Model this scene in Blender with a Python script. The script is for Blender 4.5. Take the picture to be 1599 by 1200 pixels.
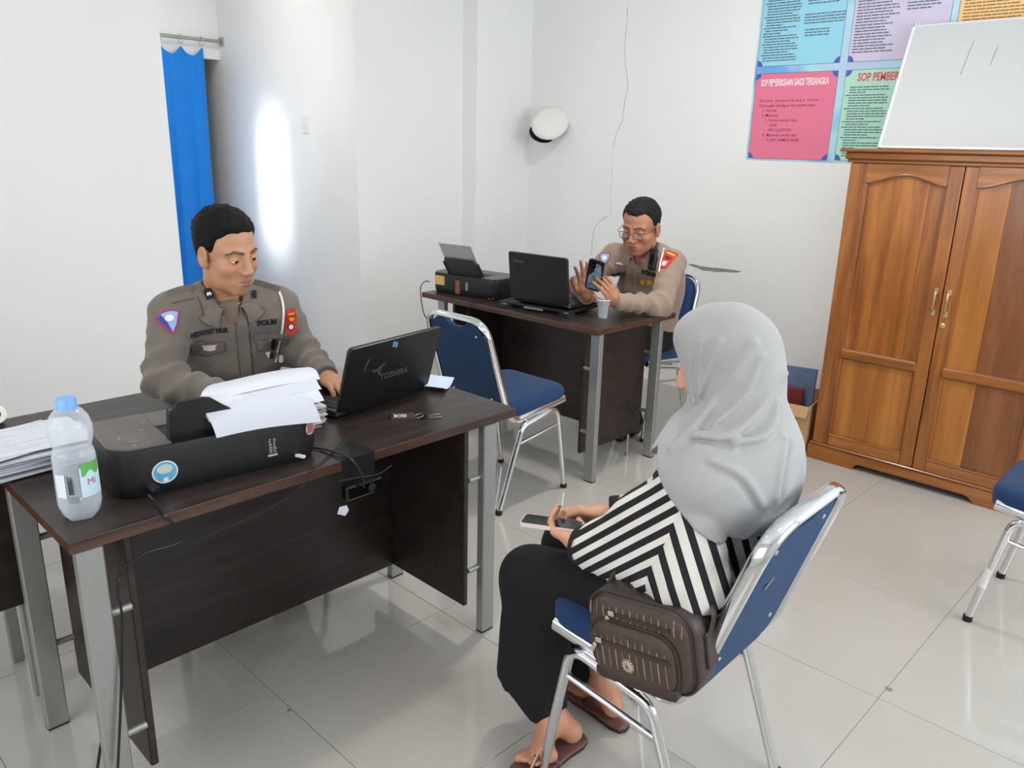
import bpy, bmesh, math, random
import numpy as np
from mathutils import Vector, Matrix, Quaternion
random.seed(7); np.random.seed(7)
for o in list(bpy.data.objects): bpy.data.objects.remove(o)
scene = bpy.context.scene
COL = scene.collection
PI = math.pi
R = math.radians

# ---------------------------------------------------------------- camera
CAM_H = 1.533
yaw, pitch, roll = R(43.8914), R(16.61), R(1.4255)
cy, sy, cp, sp = math.cos(yaw), math.sin(yaw), math.cos(pitch), math.sin(pitch)
F_ = Vector((cy*cp, sy*cp, -sp)); R0 = Vector((sy, -cy, 0)); U0 = R0.cross(F_)
R_ = R0*math.cos(roll) + U0*math.sin(roll); U_ = -R0*math.sin(roll) + U0*math.cos(roll)
cam = bpy.data.cameras.new('camera'); cam.sensor_fit = 'HORIZONTAL'; cam.sensor_width = 36.0
cam.lens = 36.0*1246.306/1599.0; cam.clip_start = 0.02; cam.clip_end = 60
camo = bpy.data.objects.new('camera', cam); COL.objects.link(camo)
camo.matrix_world = Matrix(((R_.x, U_.x, -F_.x, 0), (R_.y, U_.y, -F_.y, 0), (R_.z, U_.z, -F_.z, CAM_H), (0, 0, 0, 1)))
scene.camera = camo

# ---------------------------------------------------------------- world, lights, exposure
scene.view_settings.view_transform = 'Standard'
scene.view_settings.look = 'None'
scene.view_settings.gamma = 1.0
scene.view_settings.use_curve_mapping = False
scene.view_settings.exposure = -1.18
w = bpy.data.worlds.new('world'); scene.world = w; w.use_nodes = True
bg = w.node_tree.nodes['Background']; bg.inputs[0].default_value = (0.75, 0.87, 1.0, 1); bg.inputs[1].default_value = 1.0

def area(name, loc, target, sx, sy_, power, color, spread=180, shape='RECTANGLE'):
    l = bpy.data.lights.new(name, 'AREA'); l.shape = shape; l.size = sx
    if shape in ('RECTANGLE', 'ELLIPSE'): l.size_y = sy_
    l.energy = power; l.color = color; l.spread = R(spread)
    o = bpy.data.objects.new(name, l); COL.objects.link(o); o.location = loc
    d = Vector(target) - Vector(loc); o.rotation_euler = d.to_track_quat('-Z', 'Y').to_euler()
    return o
ROOM_X0, ROOM_X1, ROOM_Y0, ROOM_Y1, CEIL = -1.7, 4.5, -1.7, 4.354, 3.1
# daylight through the windows behind the camera (window openings are built in the walls there)
area('window_daylight', (2.7, ROOM_Y0-0.06, 1.65), (2.7, 3, 1.65), 3.0, 1.5, 215, (0.84, 0.92, 1.0))
area('window_daylight', (ROOM_X0-0.06, 1.3, 1.65), (3, 1.3, 1.65), 3.2, 1.5, 140, (0.95, 0.96, 1.0))
# ceiling lamps
LAMPS = ((2.75, 1.95), (0.4, 2.2), (1.4, 0.2))
LAMP_POWER = (60, 3, 16)
for (lx, ly), pw in zip(LAMPS, LAMP_POWER):
    area('ceiling_lamp_light', (lx, ly, 2.93), (lx, ly, 0), 0.22, 0.22, pw, (1.0, 0.972, 0.93), 180, 'DISK')
area('passage_ceiling_fill_light', (2.30, 5.0, 2.93), (2.30, 5.0, 0), 0.22, 0.22, 14, (1.0, 0.97, 0.92), 180, 'DISK')  # added overhead fill that brightens the passage, no real source known
area('passage_wall_fill_light', (1.96, 4.78, 1.85), (3.06, 5.0, 1.5), 0.3, 0.3, 8, (1.0, 0.97, 0.93), 180)  # unseen fill added to light the right passage wall evenly
# daylight falling through the slit of the passage window on to the passage wall
area('passage_daylight', (1.80, 5.45, 1.38), (3.06, 5.40, 1.22), 0.04, 0.86, 3.1, (0.84, 0.93, 1.0), 27)
area('passage_daylight', (1.81, 5.45, 1.38), (3.06, 5.40, 1.22), 0.10, 0.9, 2.2, (0.80, 0.91, 1.0), 60)

# ---------------------------------------------------------------- helpers
def srgb(r, g, b):
    f = lambda c: (c/255/12.92 if c/255 <= 0.04045 else ((c/255+0.055)/1.055)**2.4)
    return (f(r), f(g), f(b), 1)

class MB:
    """collects vertices and faces of one mesh"""
    def __init__(s): s.v = []; s.f = []; s.m = []; s.cm = 0
    def add(s, vs, fs):
        o = len(s.v); s.v += [tuple(v) for v in vs]
        for f in fs: s.f.append(tuple(i+o for i in f)); s.m.append(s.cm)
        return s
    def box(s, x0, x1, y0, y1, z0, z1, M=None):
        vs = [(x, y, z) for x in (x0, x1) for y in (y0, y1) for z in (z0, z1)]
        if M is not None: vs = [M @ Vector(v) for v in vs]
        return s.add(vs, [(0,1,3,2),(4,6,7,5),(0,4,5,1),(2,3,7,6),(0,2,6,4),(1,5,7,3)])
    def cbox(s, x0, x1, y0, y1, z0, z1, b=0.004, M=None):
        """chamfered box"""
        b = min(b, (x1-x0)/2.2, (y1-y0)/2.2, (z1-z0)/2.2)
        vs = []; idx = {}
        for ix, x in enumerate((x0, x1)):
            for iy, y in enumerate((y0, y1)):
                for iz, z in enumerate((z0, z1)):
                    sx, sy2, sz = (1 if ix == 0 else -1), (1 if iy == 0 else -1), (1 if iz == 0 else -1)
                    for k, p in enumerate(((x, y+sy2*b, z+sz*b), (x+sx*b, y, z+sz*b), (x+sx*b, y+sy2*b, z))):
                        idx[ix, iy, iz, k] = len(vs); vs.append(p)
        I = lambda a, b2, c, k: idx[a, b2, c, k]
        fs = []
        for a in (0, 1):
            q = [I(a,0,0,0), I(a,0,1,0), I(a,1,1,0), I(a,1,0,0)]; fs.append(q if a == 0 else q[::-1])
            q = [I(0,a,0,1), I(1,a,0,1), I(1,a,1,1), I(0,a,1,1)]; fs.append(q if a == 0 else q[::-1])
            q = [I(0,0,a,2), I(0,1,a,2), I(1,1,a,2), I(1,0,a,2)]; fs.append(q if a == 0 else q[::-1])
        for a in (0, 1):
            for c in (0, 1):
                fs.append([I(a,c,0,0), I(a,c,0,1), I(a,c,1,1), I(a,c,1,0)])
                fs.append([I(a,0,c,0), I(a,0,c,2), I(a,1,c,2), I(a,1,c,0)])
                fs.append([I(0,a,c,1), I(0,a,c,2), I(1,a,c,2), I(1,a,c,1)])
        for a in (0, 1):
            for c in (0, 1):
                for e in (0, 1): fs.append([I(a,c,e,0), I(a,c,e,1), I(a,c,e,2)])
        if M is not None: vs = [M @ Vector(v) for v in vs]
        return s.add(vs, fs)
    def tube(s, pts, r, n=10, closed=False, caps=True, r2=None, up=None, rs=None):
        """tube along a path; r2 gives an oval section whose second axis follows up"""
        pts = [Vector(p) for p in pts]; N = len(pts); rings = []
        T = []
        for i in range(N):
            a = pts[i-1] if (i > 0 or closed) else pts[i]; b = pts[(i+1) % N] if (i < N-1 or closed) else pts[i]
            t = (b-a); T.append(t.normalized() if t.length > 1e-9 else Vector((0, 0, 1)))
        nrm = Vector(up) if up is not None else (Vector((0, 0, 1)) if abs(T[0].z) < 0.9 else Vector((1, 0, 0)))
        vs = []
        for i in range(N):
            t = T[i]
            if up is not None: nrm = Vector(up)
            nrm = (nrm - t*nrm.dot(t))
            nrm = nrm.normalized() if nrm.length > 1e-6 else t.orthogonal().normalized()
            bn = t.cross(nrm); k = rs[i] if rs else 1.0
            for j in range(n):
                a = 2*PI*j/n
                vs.append(pts[i] + bn*(math.cos(a)*r*k) + nrm*(math.sin(a)*(r2 or r)*k))
        fs = []
        M = N if closed else N-1
        for i in range(M):
            for j in range(n):
                a = i*n+j; b = i*n+(j+1) % n; c = ((i+1) % N)*n+(j+1) % n; d = ((i+1) % N)*n+j
                fs.append((a, b, c, d))
        if caps and not closed:
            fs.append(tuple(range(n))[::-1]); fs.append(tuple((N-1)*n+j for j in range(n)))
        return s.add(vs, fs)
    def lathe(s, prof, n=24, M=None, wob=None):
        vs = []; fs = []
        for (r, z) in prof:
            for j in range(n):
                a = 2*PI*j/n; k = wob(a, z) if wob else 1.0
                vs.append(Vector((r*k*math.cos(a), r*k*math.sin(a), z)))
        for i in range(len(prof)-1):
            for j in range(n): fs.append((i*n+j, i*n+(j+1) % n, (i+1)*n+(j+1) % n, (i+1)*n+j))
        if prof[0][0] > 1e-6: fs.append(tuple(range(n))[::-1])
        if prof[-1][0] > 1e-6: fs.append(tuple((len(prof)-1)*n+j for j in range(n)))
        if M is not None: vs = [M @ v for v in vs]
        return s.add(vs, fs)
    def prism(s, poly, z0, z1, M=None):
        """polygon in xy pushed from z0 to z1"""
        n = len(poly); vs = [Vector((p[0], p[1], z0)) for p in poly] + [Vector((p[0], p[1], z1)) for p in poly]
        if M is not None: vs = [M @ v for v in vs]
        fs = [tuple(range(n))[::-1], tuple(range(n, 2*n))] + [(i, (i+1) % n, n+(i+1) % n, n+i) for i in range(n)]
        return s.add(vs, fs)
    def sheet(s, grid, thick=0.0004):
        """grid [i][j] of points as a thin closed sheet"""
        ni, nj = len(grid), len(grid[0]); g = [[Vector(p) for p in row] for row in grid]
        vs = []; vb = []
        for i in range(ni):
            for j in range(nj):
                a = g[min(i+1, ni-1)][j]-g[max(i-1, 0)][j]; b = g[i][min(j+1, nj-1)]-g[i][max(j-1, 0)][j] if False else g[i][min(j+1, nj-1)]-g[i][max(j-1, 0)]
                nn = a.cross(b); nn = nn.normalized() if nn.length > 0 else Vector((0, 0, 1))
                vs.append(g[i][j]+nn*thick/2); vb.append(g[i][j]-nn*thick/2)
        N = ni*nj; fs = []
        for i in range(ni-1):
            for j in range(nj-1):
                a, b, c, d = i*nj+j, (i+1)*nj+j, (i+1)*nj+j+1, i*nj+j+1
                fs.append((a, b, c, d)); fs.append((N+d, N+c, N+b, N+a))
        rim = [i*nj for i in range(ni)] + [(ni-1)*nj+j for j in range(1, nj)] + [i*nj+nj-1 for i in range(ni-2, -1, -1)] + [j for j in range(nj-2, 0, -1)]
        for k in range(len(rim)):
            a, b = rim[k], rim[(k+1) % len(rim)]; fs.append((b, a, N+a, N+b))
        return s.add(vs+vb, fs)
    def ball(s, c, r, n=12, m=8, sc=(1, 1, 1), M=None):
        prof = [(r*math.sin(PI*i/m), -r*math.cos(PI*i/m)) for i in range(m+1)]
        prof[0] = (1e-5, -r); prof[-1] = (1e-5, r)
        MM = Matrix.Translation(c) @ (M if M is not None else Matrix()) @ Matrix.Diagonal((sc[0], sc[1], sc[2], 1))
        return s.lathe(prof, n, MM)
    def xf(s, M):
        s.v = [tuple(M @ Vector(v)) for v in s.v]; return s

def obj(name, mb, mat, parent=None, smooth=False, angle=None, mesh=None):
    if mesh is None:
        me = bpy.data.meshes.new(name); me.from_pydata(mb.v, [], mb.f)
        if mb.m and max(mb.m) > 0: me.polygons.foreach_set('material_index', mb.m)
        bm = bmesh.new(); bm.from_mesh(me); bmesh.ops.recalc_face_normals(bm, faces=bm.faces)
        bm.to_mesh(me); bm.free()
        for m in (mat if isinstance(mat, (list, tuple)) else [mat]): me.materials.append(m)
        if smooth:
            me.polygons.foreach_set('use_smooth', [True]*len(me.polygons))
            me.set_sharp_from_angle(angle=R(angle or 40))
        me.update()
    else: me = mesh
    o = bpy.data.objects.new(name, me); COL.objects.link(o)
    if parent is not None: o.parent = parent
    return o
def tag(o, label, cat, group=None):
    o['label'] = label; o['category'] = cat
    if group: o['group'] = group
    return o
def thing(name, label, cat, loc=(0, 0, 0), rz=0, group=None):
    o = bpy.data.objects.new(name, None); COL.objects.link(o); o.empty_display_size = 0.05
    o.location = loc; o.rotation_euler = (0, 0, rz)
    return tag(o, label, cat, group)
def struct(name, mb, mat, parent=None, smooth=False, label=None):
    o = obj(name, mb, mat, parent, smooth)
    if parent is None: o['kind'] = 'structure'
    if label: o['label'] = label
    return o
def copy_tree(o, parent=None):
    c = o.copy(); COL.objects.link(c); c.parent = parent
    for ch in list(o.children): copy_tree(ch, c)
    return c
def arc(c, r, a0, a1, n, ax=(1, 0, 0), ay=(0, 0, 1)):
    ax, ay, c = Vector(ax), Vector(ay), Vector(c)
    return [c+ax*(r*math.cos(a0+(a1-a0)*i/n))+ay*(r*math.sin(a0+(a1-a0)*i/n)) for i in range(n+1)]
def fillet(pts, r, n=5):
    """round the corners of a polyline; r number or list"""
    P = [Vector(p) for p in pts]; out = [P[0]]
    for i in range(1, len(P)-1):
        rr = r[i] if isinstance(r, (list, tuple)) else r
        a = (P[i-1]-P[i]); b = (P[i+1]-P[i]); la, lb = a.length, b.length; a.normalize(); b.normalize()
        ang = a.angle(b); d = min(rr/max(math.tan(ang/2), 1e-3), la*0.49, lb*0.49)
        p0, p2 = P[i]+a*d, P[i]+b*d
        for k in range(n+1):
            t = k/n; out.append(p0*(1-t)**2+P[i]*2*t*(1-t)+p2*t*t)
    out.append(P[-1]); return out
def rrect(w_, h_, r, n=5, cx=0, cy_=0):
    out = []
    for (sx, sy2, a0) in ((1, 1, 0), (-1, 1, PI/2), (-1, -1, PI), (1, -1, 3*PI/2)):
        for k in range(n+1):
            a = a0+PI/2*k/n; out.append((cx+sx*(w_/2-r)+r*math.cos(a), cy_+sy2*(h_/2-r)+r*math.sin(a)))
    return out
def spline(pts, n=8):
    """Catmull-Rom through points"""
    P = [Vector(p) for p in pts]; P = [P[0]*2-P[1]]+P+[P[-1]*2-P[-2]]; out = []
    for i in range(1, len(P)-2):
        for k in range(n):
            t = k/n; a, b, c, d = P[i-1], P[i], P[i+1], P[i+2]
            out.append(0.5*((2*b)+(c-a)*t+(2*a-5*b+4*c-d)*t*t+(3*b-a-3*c+d)*t**3))
    out.append(P[-2]); return out
def basis(o, x, y, z=None):
    x, y = Vector(x).normalized(), Vector(y); y = (y-x*y.dot(x)).normalized(); z = x.cross(y)
    return Matrix(((x.x, y.x, z.x, o[0]), (x.y, y.y, z.y, o[1]), (x.z, y.z, z.z, o[2]), (0, 0, 0, 1)))
def text_mb(body, size, M, depth=0.0006, align='LEFT', sx=1.0, bold=0.0, track=1.0):
    """lettering as mesh: x along the line, y up, z out"""
    cu = bpy.data.curves.new('t', 'FONT'); cu.body = body; cu.size = size; cu.align_x = align; cu.extrude = depth/2
    cu.resolution_u = 2; cu.offset = bold; cu.space_character = track
    o = bpy.data.objects.new('t', cu); COL.objects.link(o)
    dg = bpy.context.evaluated_depsgraph_get(); me = bpy.data.meshes.new_from_object(o.evaluated_get(dg))
    mb = MB(); mb.add([M @ Vector((v.co.x*sx, v.co.y, v.co.z)) for v in me.vertices], [tuple(p.vertices) for p in me.polygons])
    bpy.data.objects.remove(o); bpy.data.curves.remove(cu); bpy.data.meshes.remove(me)
    return mb

# ---------------------------------------------------------------- materials
def newmat(name):
    m = bpy.data.materials.new(name); m.use_nodes = True
    return m, m.node_tree, m.node_tree.nodes['Principled BSDF']
def node(nt, t, **kw):
    n = nt.nodes.new(t)
    for k, v in kw.items():
        if isinstance(k, str) and k.startswith('i_'): n.inputs[k[2:].replace('_', ' ')].default_value = v
        else: setattr(n, k, v)
    return n
def mat(name, col, rough=0.5, metal=0.0, var=0.0, scale=30.0, bump=0.0, bscale=200.0, spec=0.5, col2=None, coat=0.0, alpha=1.0, sheen=0.0):
    m, nt, p = newmat(name); c = srgb(*col)
    p.inputs['Base Color'].default_value = c; p.inputs['Roughness'].default_value = rough; p.inputs['Metallic'].default_value = metal
    p.inputs['Specular IOR Level'].default_value = spec; p.inputs['Coat Weight'].default_value = coat
    if sheen: p.inputs['Sheen Weight'].default_value = sheen
    tc = node(nt, 'ShaderNodeTexCoord')
    if var or col2:
        nz = node(nt, 'ShaderNodeTexNoise'); nz.inputs['Scale'].default_value = scale; nz.inputs['Detail'].default_value = 5
        nt.links.new(tc.outputs['Object'], nz.inputs['Vector'])
        rp = node(nt, 'ShaderNodeValToRGB'); c2 = srgb(*col2) if col2 else tuple(min(1, x*(1+var)) for x in c[:3])+(1,)
        c1 = c if col2 else tuple(x*(1-var) for x in c[:3])+(1,)
        rp.color_ramp.elements[0].color = c1; rp.color_ramp.elements[1].color = c2
        rp.color_ramp.elements[0].position = 0.3; rp.color_ramp.elements[1].position = 0.7
        nt.links.new(nz.outputs['Fac'], rp.inputs['Fac']); nt.links.new(rp.outputs['Color'], p.inputs['Base Color'])
    if bump:
        n2 = node(nt, 'ShaderNodeTexNoise'); n2.inputs['Scale'].default_value = bscale; n2.inputs['Detail'].default_value = 3
        nt.links.new(tc.outputs['Object'], n2.inputs['Vector'])
        b = node(nt, 'ShaderNodeBump'); b.inputs['Strength'].default_value = bump; b.inputs['Distance'].default_value = 0.002
        nt.links.new(n2.outputs['Fac'], b.inputs['Height']); nt.links.new(b.outputs['Normal'], p.inputs['Normal'])
    return m
def wood(name, c1, c2, axis=0, rough=0.4, scale=1.0, dist=6.0, streak=0.35, coat=0.0, c3=None, spec=0.5):
    """long-grained wood: stretched noise along the given axis"""
    m, nt, p = newmat(name); tc = node(nt, 'ShaderNodeTexCoord'); mp = node(nt, 'ShaderNodeMapping')
    s = [14*scale]*3; s[axis] = 1.1*scale; mp.inputs['Scale'].default_value = s
    oi = node(nt, 'ShaderNodeObjectInfo'); ad = node(nt, 'ShaderNodeVectorMath', operation='ADD'); mu = node(nt, 'ShaderNodeMath', operation='MULTIPLY'); mu.inputs[1].default_value = 9.0
    nt.links.new(oi.outputs['Random'], mu.inputs[0]); nt.links.new(tc.outputs['Object'], ad.inputs[0]); nt.links.new(mu.outputs[0], ad.inputs[1])
    nt.links.new(ad.outputs[0], mp.inputs['Vector'])
    n1 = node(nt, 'ShaderNodeTexNoise'); n1.inputs['Scale'].default_value = 1.0; n1.inputs['Detail'].default_value = 6; n1.inputs['Distortion'].default_value = dist*0.15
    n2 = node(nt, 'ShaderNodeTexNoise'); n2.inputs['Scale'].default_value = 7.0; n2.inputs['Detail'].default_value = 4
    nt.links.new(mp.outputs['Vector'], n1.inputs['Vector']); nt.links.new(mp.outputs['Vector'], n2.inputs['Vector'])
    mx = node(nt, 'ShaderNodeMath', operation='MULTIPLY_ADD'); mx.inputs[1].default_value = streak
    nt.links.new(n2.outputs['Fac'], mx.inputs[0]); nt.links.new(n1.outputs['Fac'], mx.inputs[2])
    rp = node(nt, 'ShaderNodeValToRGB'); e = rp.color_ramp.elements
    e[0].position = 0.42; e[0].color = srgb(*c1); e[1].position = 0.86; e[1].color = srgb(*c2)
    if c3: k = e.new(0.64); k.color = srgb(*c3)
    nt.links.new(mx.outputs[0], rp.inputs['Fac']); nt.links.new(rp.outputs['Color'], p.inputs['Base Color'])
    p.inputs['Roughness'].default_value = rough; p.inputs['Specular IOR Level'].default_value = spec; p.inputs['Coat Weight'].default_value = coat; p.inputs['Coat Roughness'].default_value = 0.15
    b = node(nt, 'ShaderNodeBump'); b.inputs['Strength'].default_value = 0.08; b.inputs['Distance'].default_value = 0.002
    nt.links.new(n2.outputs['Fac'], b.inputs['Height']); nt.links.new(b.outputs['Normal'], p.inputs['Normal'])
    return m
def vcol(name, rough=0.6, bump=0.0, bscale=400, sheen=0.0, sub=0.0):
    """colour from the mesh attribute Col (skin, lips, brows, printed cloth)"""
    m, nt, p = newmat(name); a = node(nt, 'ShaderNodeAttribute', attribute_name='Col')
    nt.links.new(a.outputs['Color'], p.inputs['Base Color']); p.inputs['Roughness'].default_value = rough
    if sub:
        p.inputs['Subsurface Weight'].default_value = sub; p.inputs['Subsurface Radius'].default_value = (0.012, 0.005, 0.003); p.inputs['Subsurface Scale'].default_value = 0.5
    if bump:
        tc = node(nt, 'ShaderNodeTexCoord'); n2 = node(nt, 'ShaderNodeTexNoise'); n2.inputs['Scale'].default_value = bscale
        nt.links.new(tc.outputs['Object'], n2.inputs['Vector']); b = node(nt, 'ShaderNodeBump'); b.inputs['Strength'].default_value = bump; b.inputs['Distance'].default_value = 0.001
        nt.links.new(n2.outputs['Fac'], b.inputs['Height']); nt.links.new(b.outputs['Normal'], p.inputs['Normal'])
    return m
def glassy(name, col, rough=0.02, ior=1.45, trans=1.0):
    m, nt, p = newmat(name); p.inputs['Base Color'].default_value = srgb(*col); p.inputs['Roughness'].default_value = rough
    p.inputs['IOR'].default_value = ior; p.inputs['Transmission Weight'].default_value = trans
    return m
M = {}
M['wall'] = mat('wall_plaster', (240, 240, 238), 0.85, var=0.015, scale=1.6, bump=0.10, bscale=25)
M['ceiling'] = mat('ceiling_paint', (247, 247, 245), 0.9)
M['tile'] = mat('floor_tile', (184, 179, 171), 0.09, var=0.02, scale=3.0, spec=0.5)
M['grout'] = mat('grout', (120, 114, 106), 0.8)
M['desk_x'] = wood('dark_wenge_board', (34, 28, 27), (64, 53, 49), 0, 0.34, 1.6, spec=0.28)
M['desk_edge'] = wood('brown_desk_edge', (44, 27, 22), (92, 60, 48), 0, 0.35, 1.6)
M['desk_y'] = wood('dark_wenge_panel', (26, 19, 18), (52, 40, 36), 0, 0.42, 1.6)
M['silver'] = mat('silver_paint', (158, 160, 156), 0.38, 0.55, var=0.03, scale=60)
M['chrome'] = mat('chrome', (225, 226, 228), 0.09, 1.0)
M['blue_vinyl'] = mat('blue_back_panel', (0, 56, 100), 0.62, var=0.08, scale=15)
M['blue_cloth'] = mat('blue_seat_cloth', (8, 50, 92), 0.85, var=0.15, scale=40, bump=0.3, bscale=700, sheen=0.1)
M['black'] = mat('black_plastic', (22, 22, 24), 0.38)
M['black_matte'] = mat('black_matte', (20, 20, 22), 0.6, bump=0.2, bscale=900)
M['black_gloss'] = mat('black_gloss', (12, 12, 14), 0.12)
M['rubber'] = mat('rubber', (26, 25, 25), 0.7)
M['grey_plastic'] = mat('grey_plastic', (112, 108, 104), 0.55, var=0.1, scale=12)
M['paper'] = mat('paper', (218, 220, 228), 0.8)
M['paper2'] = mat('paper_print', (208, 210, 220), 0.8)
M['ink'] = mat('ink', (70, 72, 84), 0.8)
M['white'] = mat('white_plastic', (236, 234, 228), 0.4)
M['cable'] = mat('cable', (18, 18, 19), 0.45)
M['brass'] = mat('pale_metal', (214, 196, 160), 0.3, 0.9)
M['steel'] = mat('steel', (180, 178, 172), 0.3, 0.9)
# ---------------------------------------------------------------- points of the room read off along sight lines
_K = 1246.306
def _ray(x, y): return R_*((x-799.5)/_K) - U_*((y-600)/_K) + F_
def at_x(x, y, X): r = _ray(x, y); return Vector((0, 0, CAM_H)) + r*(X/r.x)
def at_y(x, y, Y): r = _ray(x, y); return Vector((0, 0, CAM_H)) + r*(Y/r.y)
def at_z(x, y, Z): r = _ray(x, y); return Vector((0, 0, CAM_H)) + r*((Z-CAM_H)/r.z)

# ---------------------------------------------------------------- setting
T = 0.12
fl = struct('floor', MB().box(ROOM_X0-T, ROOM_X1+T, ROOM_Y0-T, 7.7, -0.08, -0.0012), M['grout'])
TX, TY, GX, GY = 0.945, 0.59, 0.6285, 0.6172
tile_me = None
for i in range(-5, 7):
    for j in range(-4, 12):
        x0, y0 = TX+i*GX, TY+j*GY
        if x0 > ROOM_X1 or x0+GX < ROOM_X0 or y0+GY < ROOM_Y0: continue
        if y0 > ROOM_Y1 and (x0+GX < 1.8 or x0 > 3.1): continue
        if tile_me is None:
            o = obj('tile', MB().cbox(-GX/2+0.0009, GX/2-0.0009, -GY/2+0.0009, GY/2-0.0009, -0.010, 0.0, 0.0008), M['tile'], fl); tile_me = o.data
        else: o = obj('tile', None, None, fl, mesh=tile_me)
        o.location = (x0+GX/2, y0+GY/2, 0)
struct('ceiling', MB().box(ROOM_X0-T, ROOM_X1+T, ROOM_Y0-T, 7.7, CEIL, CEIL+0.1), M['ceiling'])
wr = struct('wall_right', MB().box(ROOM_X1, ROOM_X1+T, ROOM_Y0-T, ROOM_Y1+T, 0, CEIL), M['wall'])
PX = 3.065
struct('wall_back', MB().box(PX, ROOM_X1, ROOM_Y1, ROOM_Y1+T, 0, CEIL), M['wall'])
struct('wall_back_left', MB().box(ROOM_X0-T, 1.885, ROOM_Y1, ROOM_Y1+T, 0, CEIL), M['wall'])
struct('wall_column', MB().box(3.96, ROOM_X1, 4.212, ROOM_Y1, 0, CEIL), M['wall'])
wp = struct('wall_passage_right', MB().box(PX, PX+T, ROOM_Y1+T, 7.6, 0, CEIL), M['wall'])
# passage: left wall with a slit window, end wall, lintel over the curtain
mb = MB()
mb.box(1.765, 1.885, ROOM_Y1+T, 5.38, 0, CEIL).box(1.765, 1.885, 5.52, 7.6, 0, CEIL).box(1.765, 1.885, 5.38, 5.52, 0, 0.75).box(1.765, 1.885, 5.38, 5.52, 2.0, CEIL)
struct('wall_passage_left', mb, M['wall'])
struct('wall_passage_end', MB().box(1.765, PX+T, 7.6, 7.7, 0, CEIL), M['wall'])
struct('wall_passage_lintel', MB().box(1.885, PX, 6.075, 6.16, 2.10, CEIL), M['wall'])
# walls behind the camera, each with a window opening
mb = MB(); y0, y1 = ROOM_Y0-T, ROOM_Y0
mb.box(ROOM_X0-T, 1.2, y0, y1, 0, CEIL).box(4.2, ROOM_X1, y0, y1, 0, CEIL).box(1.2, 4.2, y0, y1, 0, 0.9).box(1.2, 4.2, y0, y1, 2.4, CEIL)
struct('wall_front', mb, M['wall'])
mb = MB(); x0, x1 = ROOM_X0-T, ROOM_X0
mb.box(x0, x1, ROOM_Y0, -0.3, 0, CEIL).box(x0, x1, 2.9, ROOM_Y1, 0, CEIL).box(x0, x1, -0.3, 2.9, 0, 0.9).box(x0, x1, -0.3, 2.9, 2.4, CEIL)
struct('wall_left', mb, M['wall'])
mb = MB()
for a in (1.2, 2.18, 3.18, 4.16): mb.box(a, a+0.04, ROOM_Y0-0.05, ROOM_Y0, 0.9, 2.4)
mb.box(1.2, 4.2, ROOM_Y0-0.05, ROOM_Y0, 0.9, 0.95).box(1.2, 4.2, ROOM_Y0-0.05, ROOM_Y0, 2.35, 2.4)
struct('window_1', mb, M['white'])
mb = MB()
for a in (-0.3, 0.74, 1.80, 2.86): mb.box(ROOM_X0-0.05, ROOM_X0, a, a+0.04, 0.9, 2.4)
mb.box(ROOM_X0-0.05, ROOM_X0, -0.3, 2.9, 0.9, 0.95).box(ROOM_X0-0.05, ROOM_X0, -0.3, 2.9, 2.35, 2.4)
struct('window_2', mb, M['white'])
# cracks and chipped plaster on the right wall
M['crack'] = mat('crack', (168, 162, 152), 0.9)
M['chip'] = mat('chipped_plaster', (150, 148, 142), 0.95, var=0.2, scale=80)
def wall_strip(name, pts, wd, m, X=ROOM_X1, par=None):
    P = [at_x(px, py, X) for px, py in pts]; mb = MB(); vs = []; fs = []
    for i, p in enumerate(P):
        a = P[max(i-1, 0)]; b = P[min(i+1, len(P)-1)]; t = (b-a).normalized(); n = Vector((0, -t.z, t.y)); k = wd*(0.6+0.8*random.random())/2
        for dx in (-0.0006, 0.0006): vs += [p+n*k+Vector((dx, 0, 0)), p-n*k+Vector((dx, 0, 0))]
    for i in range(len(P)-1):
        a = 4*i; fs += [(a, a+1, a+5, a+4), (a+2, a+6, a+7, a+3), (a, a+4, a+6, a+2), (a+1, a+3, a+7, a+5)]
    return obj(name, mb.add(vs, fs), m, par or wr)
def jitter(pts, n, amp):
    out = []
    for (a, b) in zip(pts[:-1], pts[1:]):
        for k in range(n): t = k/n; out.append((a[0]+(b[0]-a[0])*t+random.uniform(-amp, amp), a[1]+(b[1]-a[1])*t+random.uniform(-amp, amp)))
    return out+[pts[-1]]
wall_strip('crack', jitter([(980, 12), (976, 85), (980, 132), (972, 190), (962, 209), (957, 233)], 5, 1.0), 0.0028, M['crack'])
wall_strip('crack', jitter([(951, 337), (938, 345), (928, 355), (925, 376), (924, 399)], 4, 0.8), 0.0034, M['crack'])
wall_strip('crack', jitter([(957, 236), (955, 290), (953, 335)], 5, 0.4), 0.0014, M['crack'])
pl = [(1074, 412), (1084, 413), (1096, 416), (1110, 418), (1125, 419), (1140, 421), (1159, 424), (1150, 426), (1132, 425), (1118, 425), (1108, 423), (1098, 423), (1090, 419), (1080, 416)]
P3 = [at_x(a, b, ROOM_X1) for a, b in pl]
obj('plaster_chip', MB().prism([(p.y, p.z) for p in P3], 0, 0.0012, Matrix(((0, 0, -1, ROOM_X1), (1, 0, 0, 0), (0, 1, 0, 0), (0, 0, 0, 1)))), M['chip'], wr)
for q in ((1003, 303, 2), (619, 97, 3)):
    pass
# light switch
sw = thing('light_switch', 'white square light switch on the passage wall', 'light switch', (PX, 4.93, 1.638))
obj('plate', MB().cbox(-0.009, 0, -0.046, 0.046, -0.058, 0.058, 0.003), M['white'], sw)
obj('rocker', MB().cbox(-0.013, -0.0085, -0.019, 0.019, -0.017, 0.017, 0.002), M['white'], sw)
obj('indicator', MB().cbox(-0.0135, -0.0125, -0.006, 0.006, 0.004, 0.007, 0.0004), M['ink'], sw)
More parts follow.
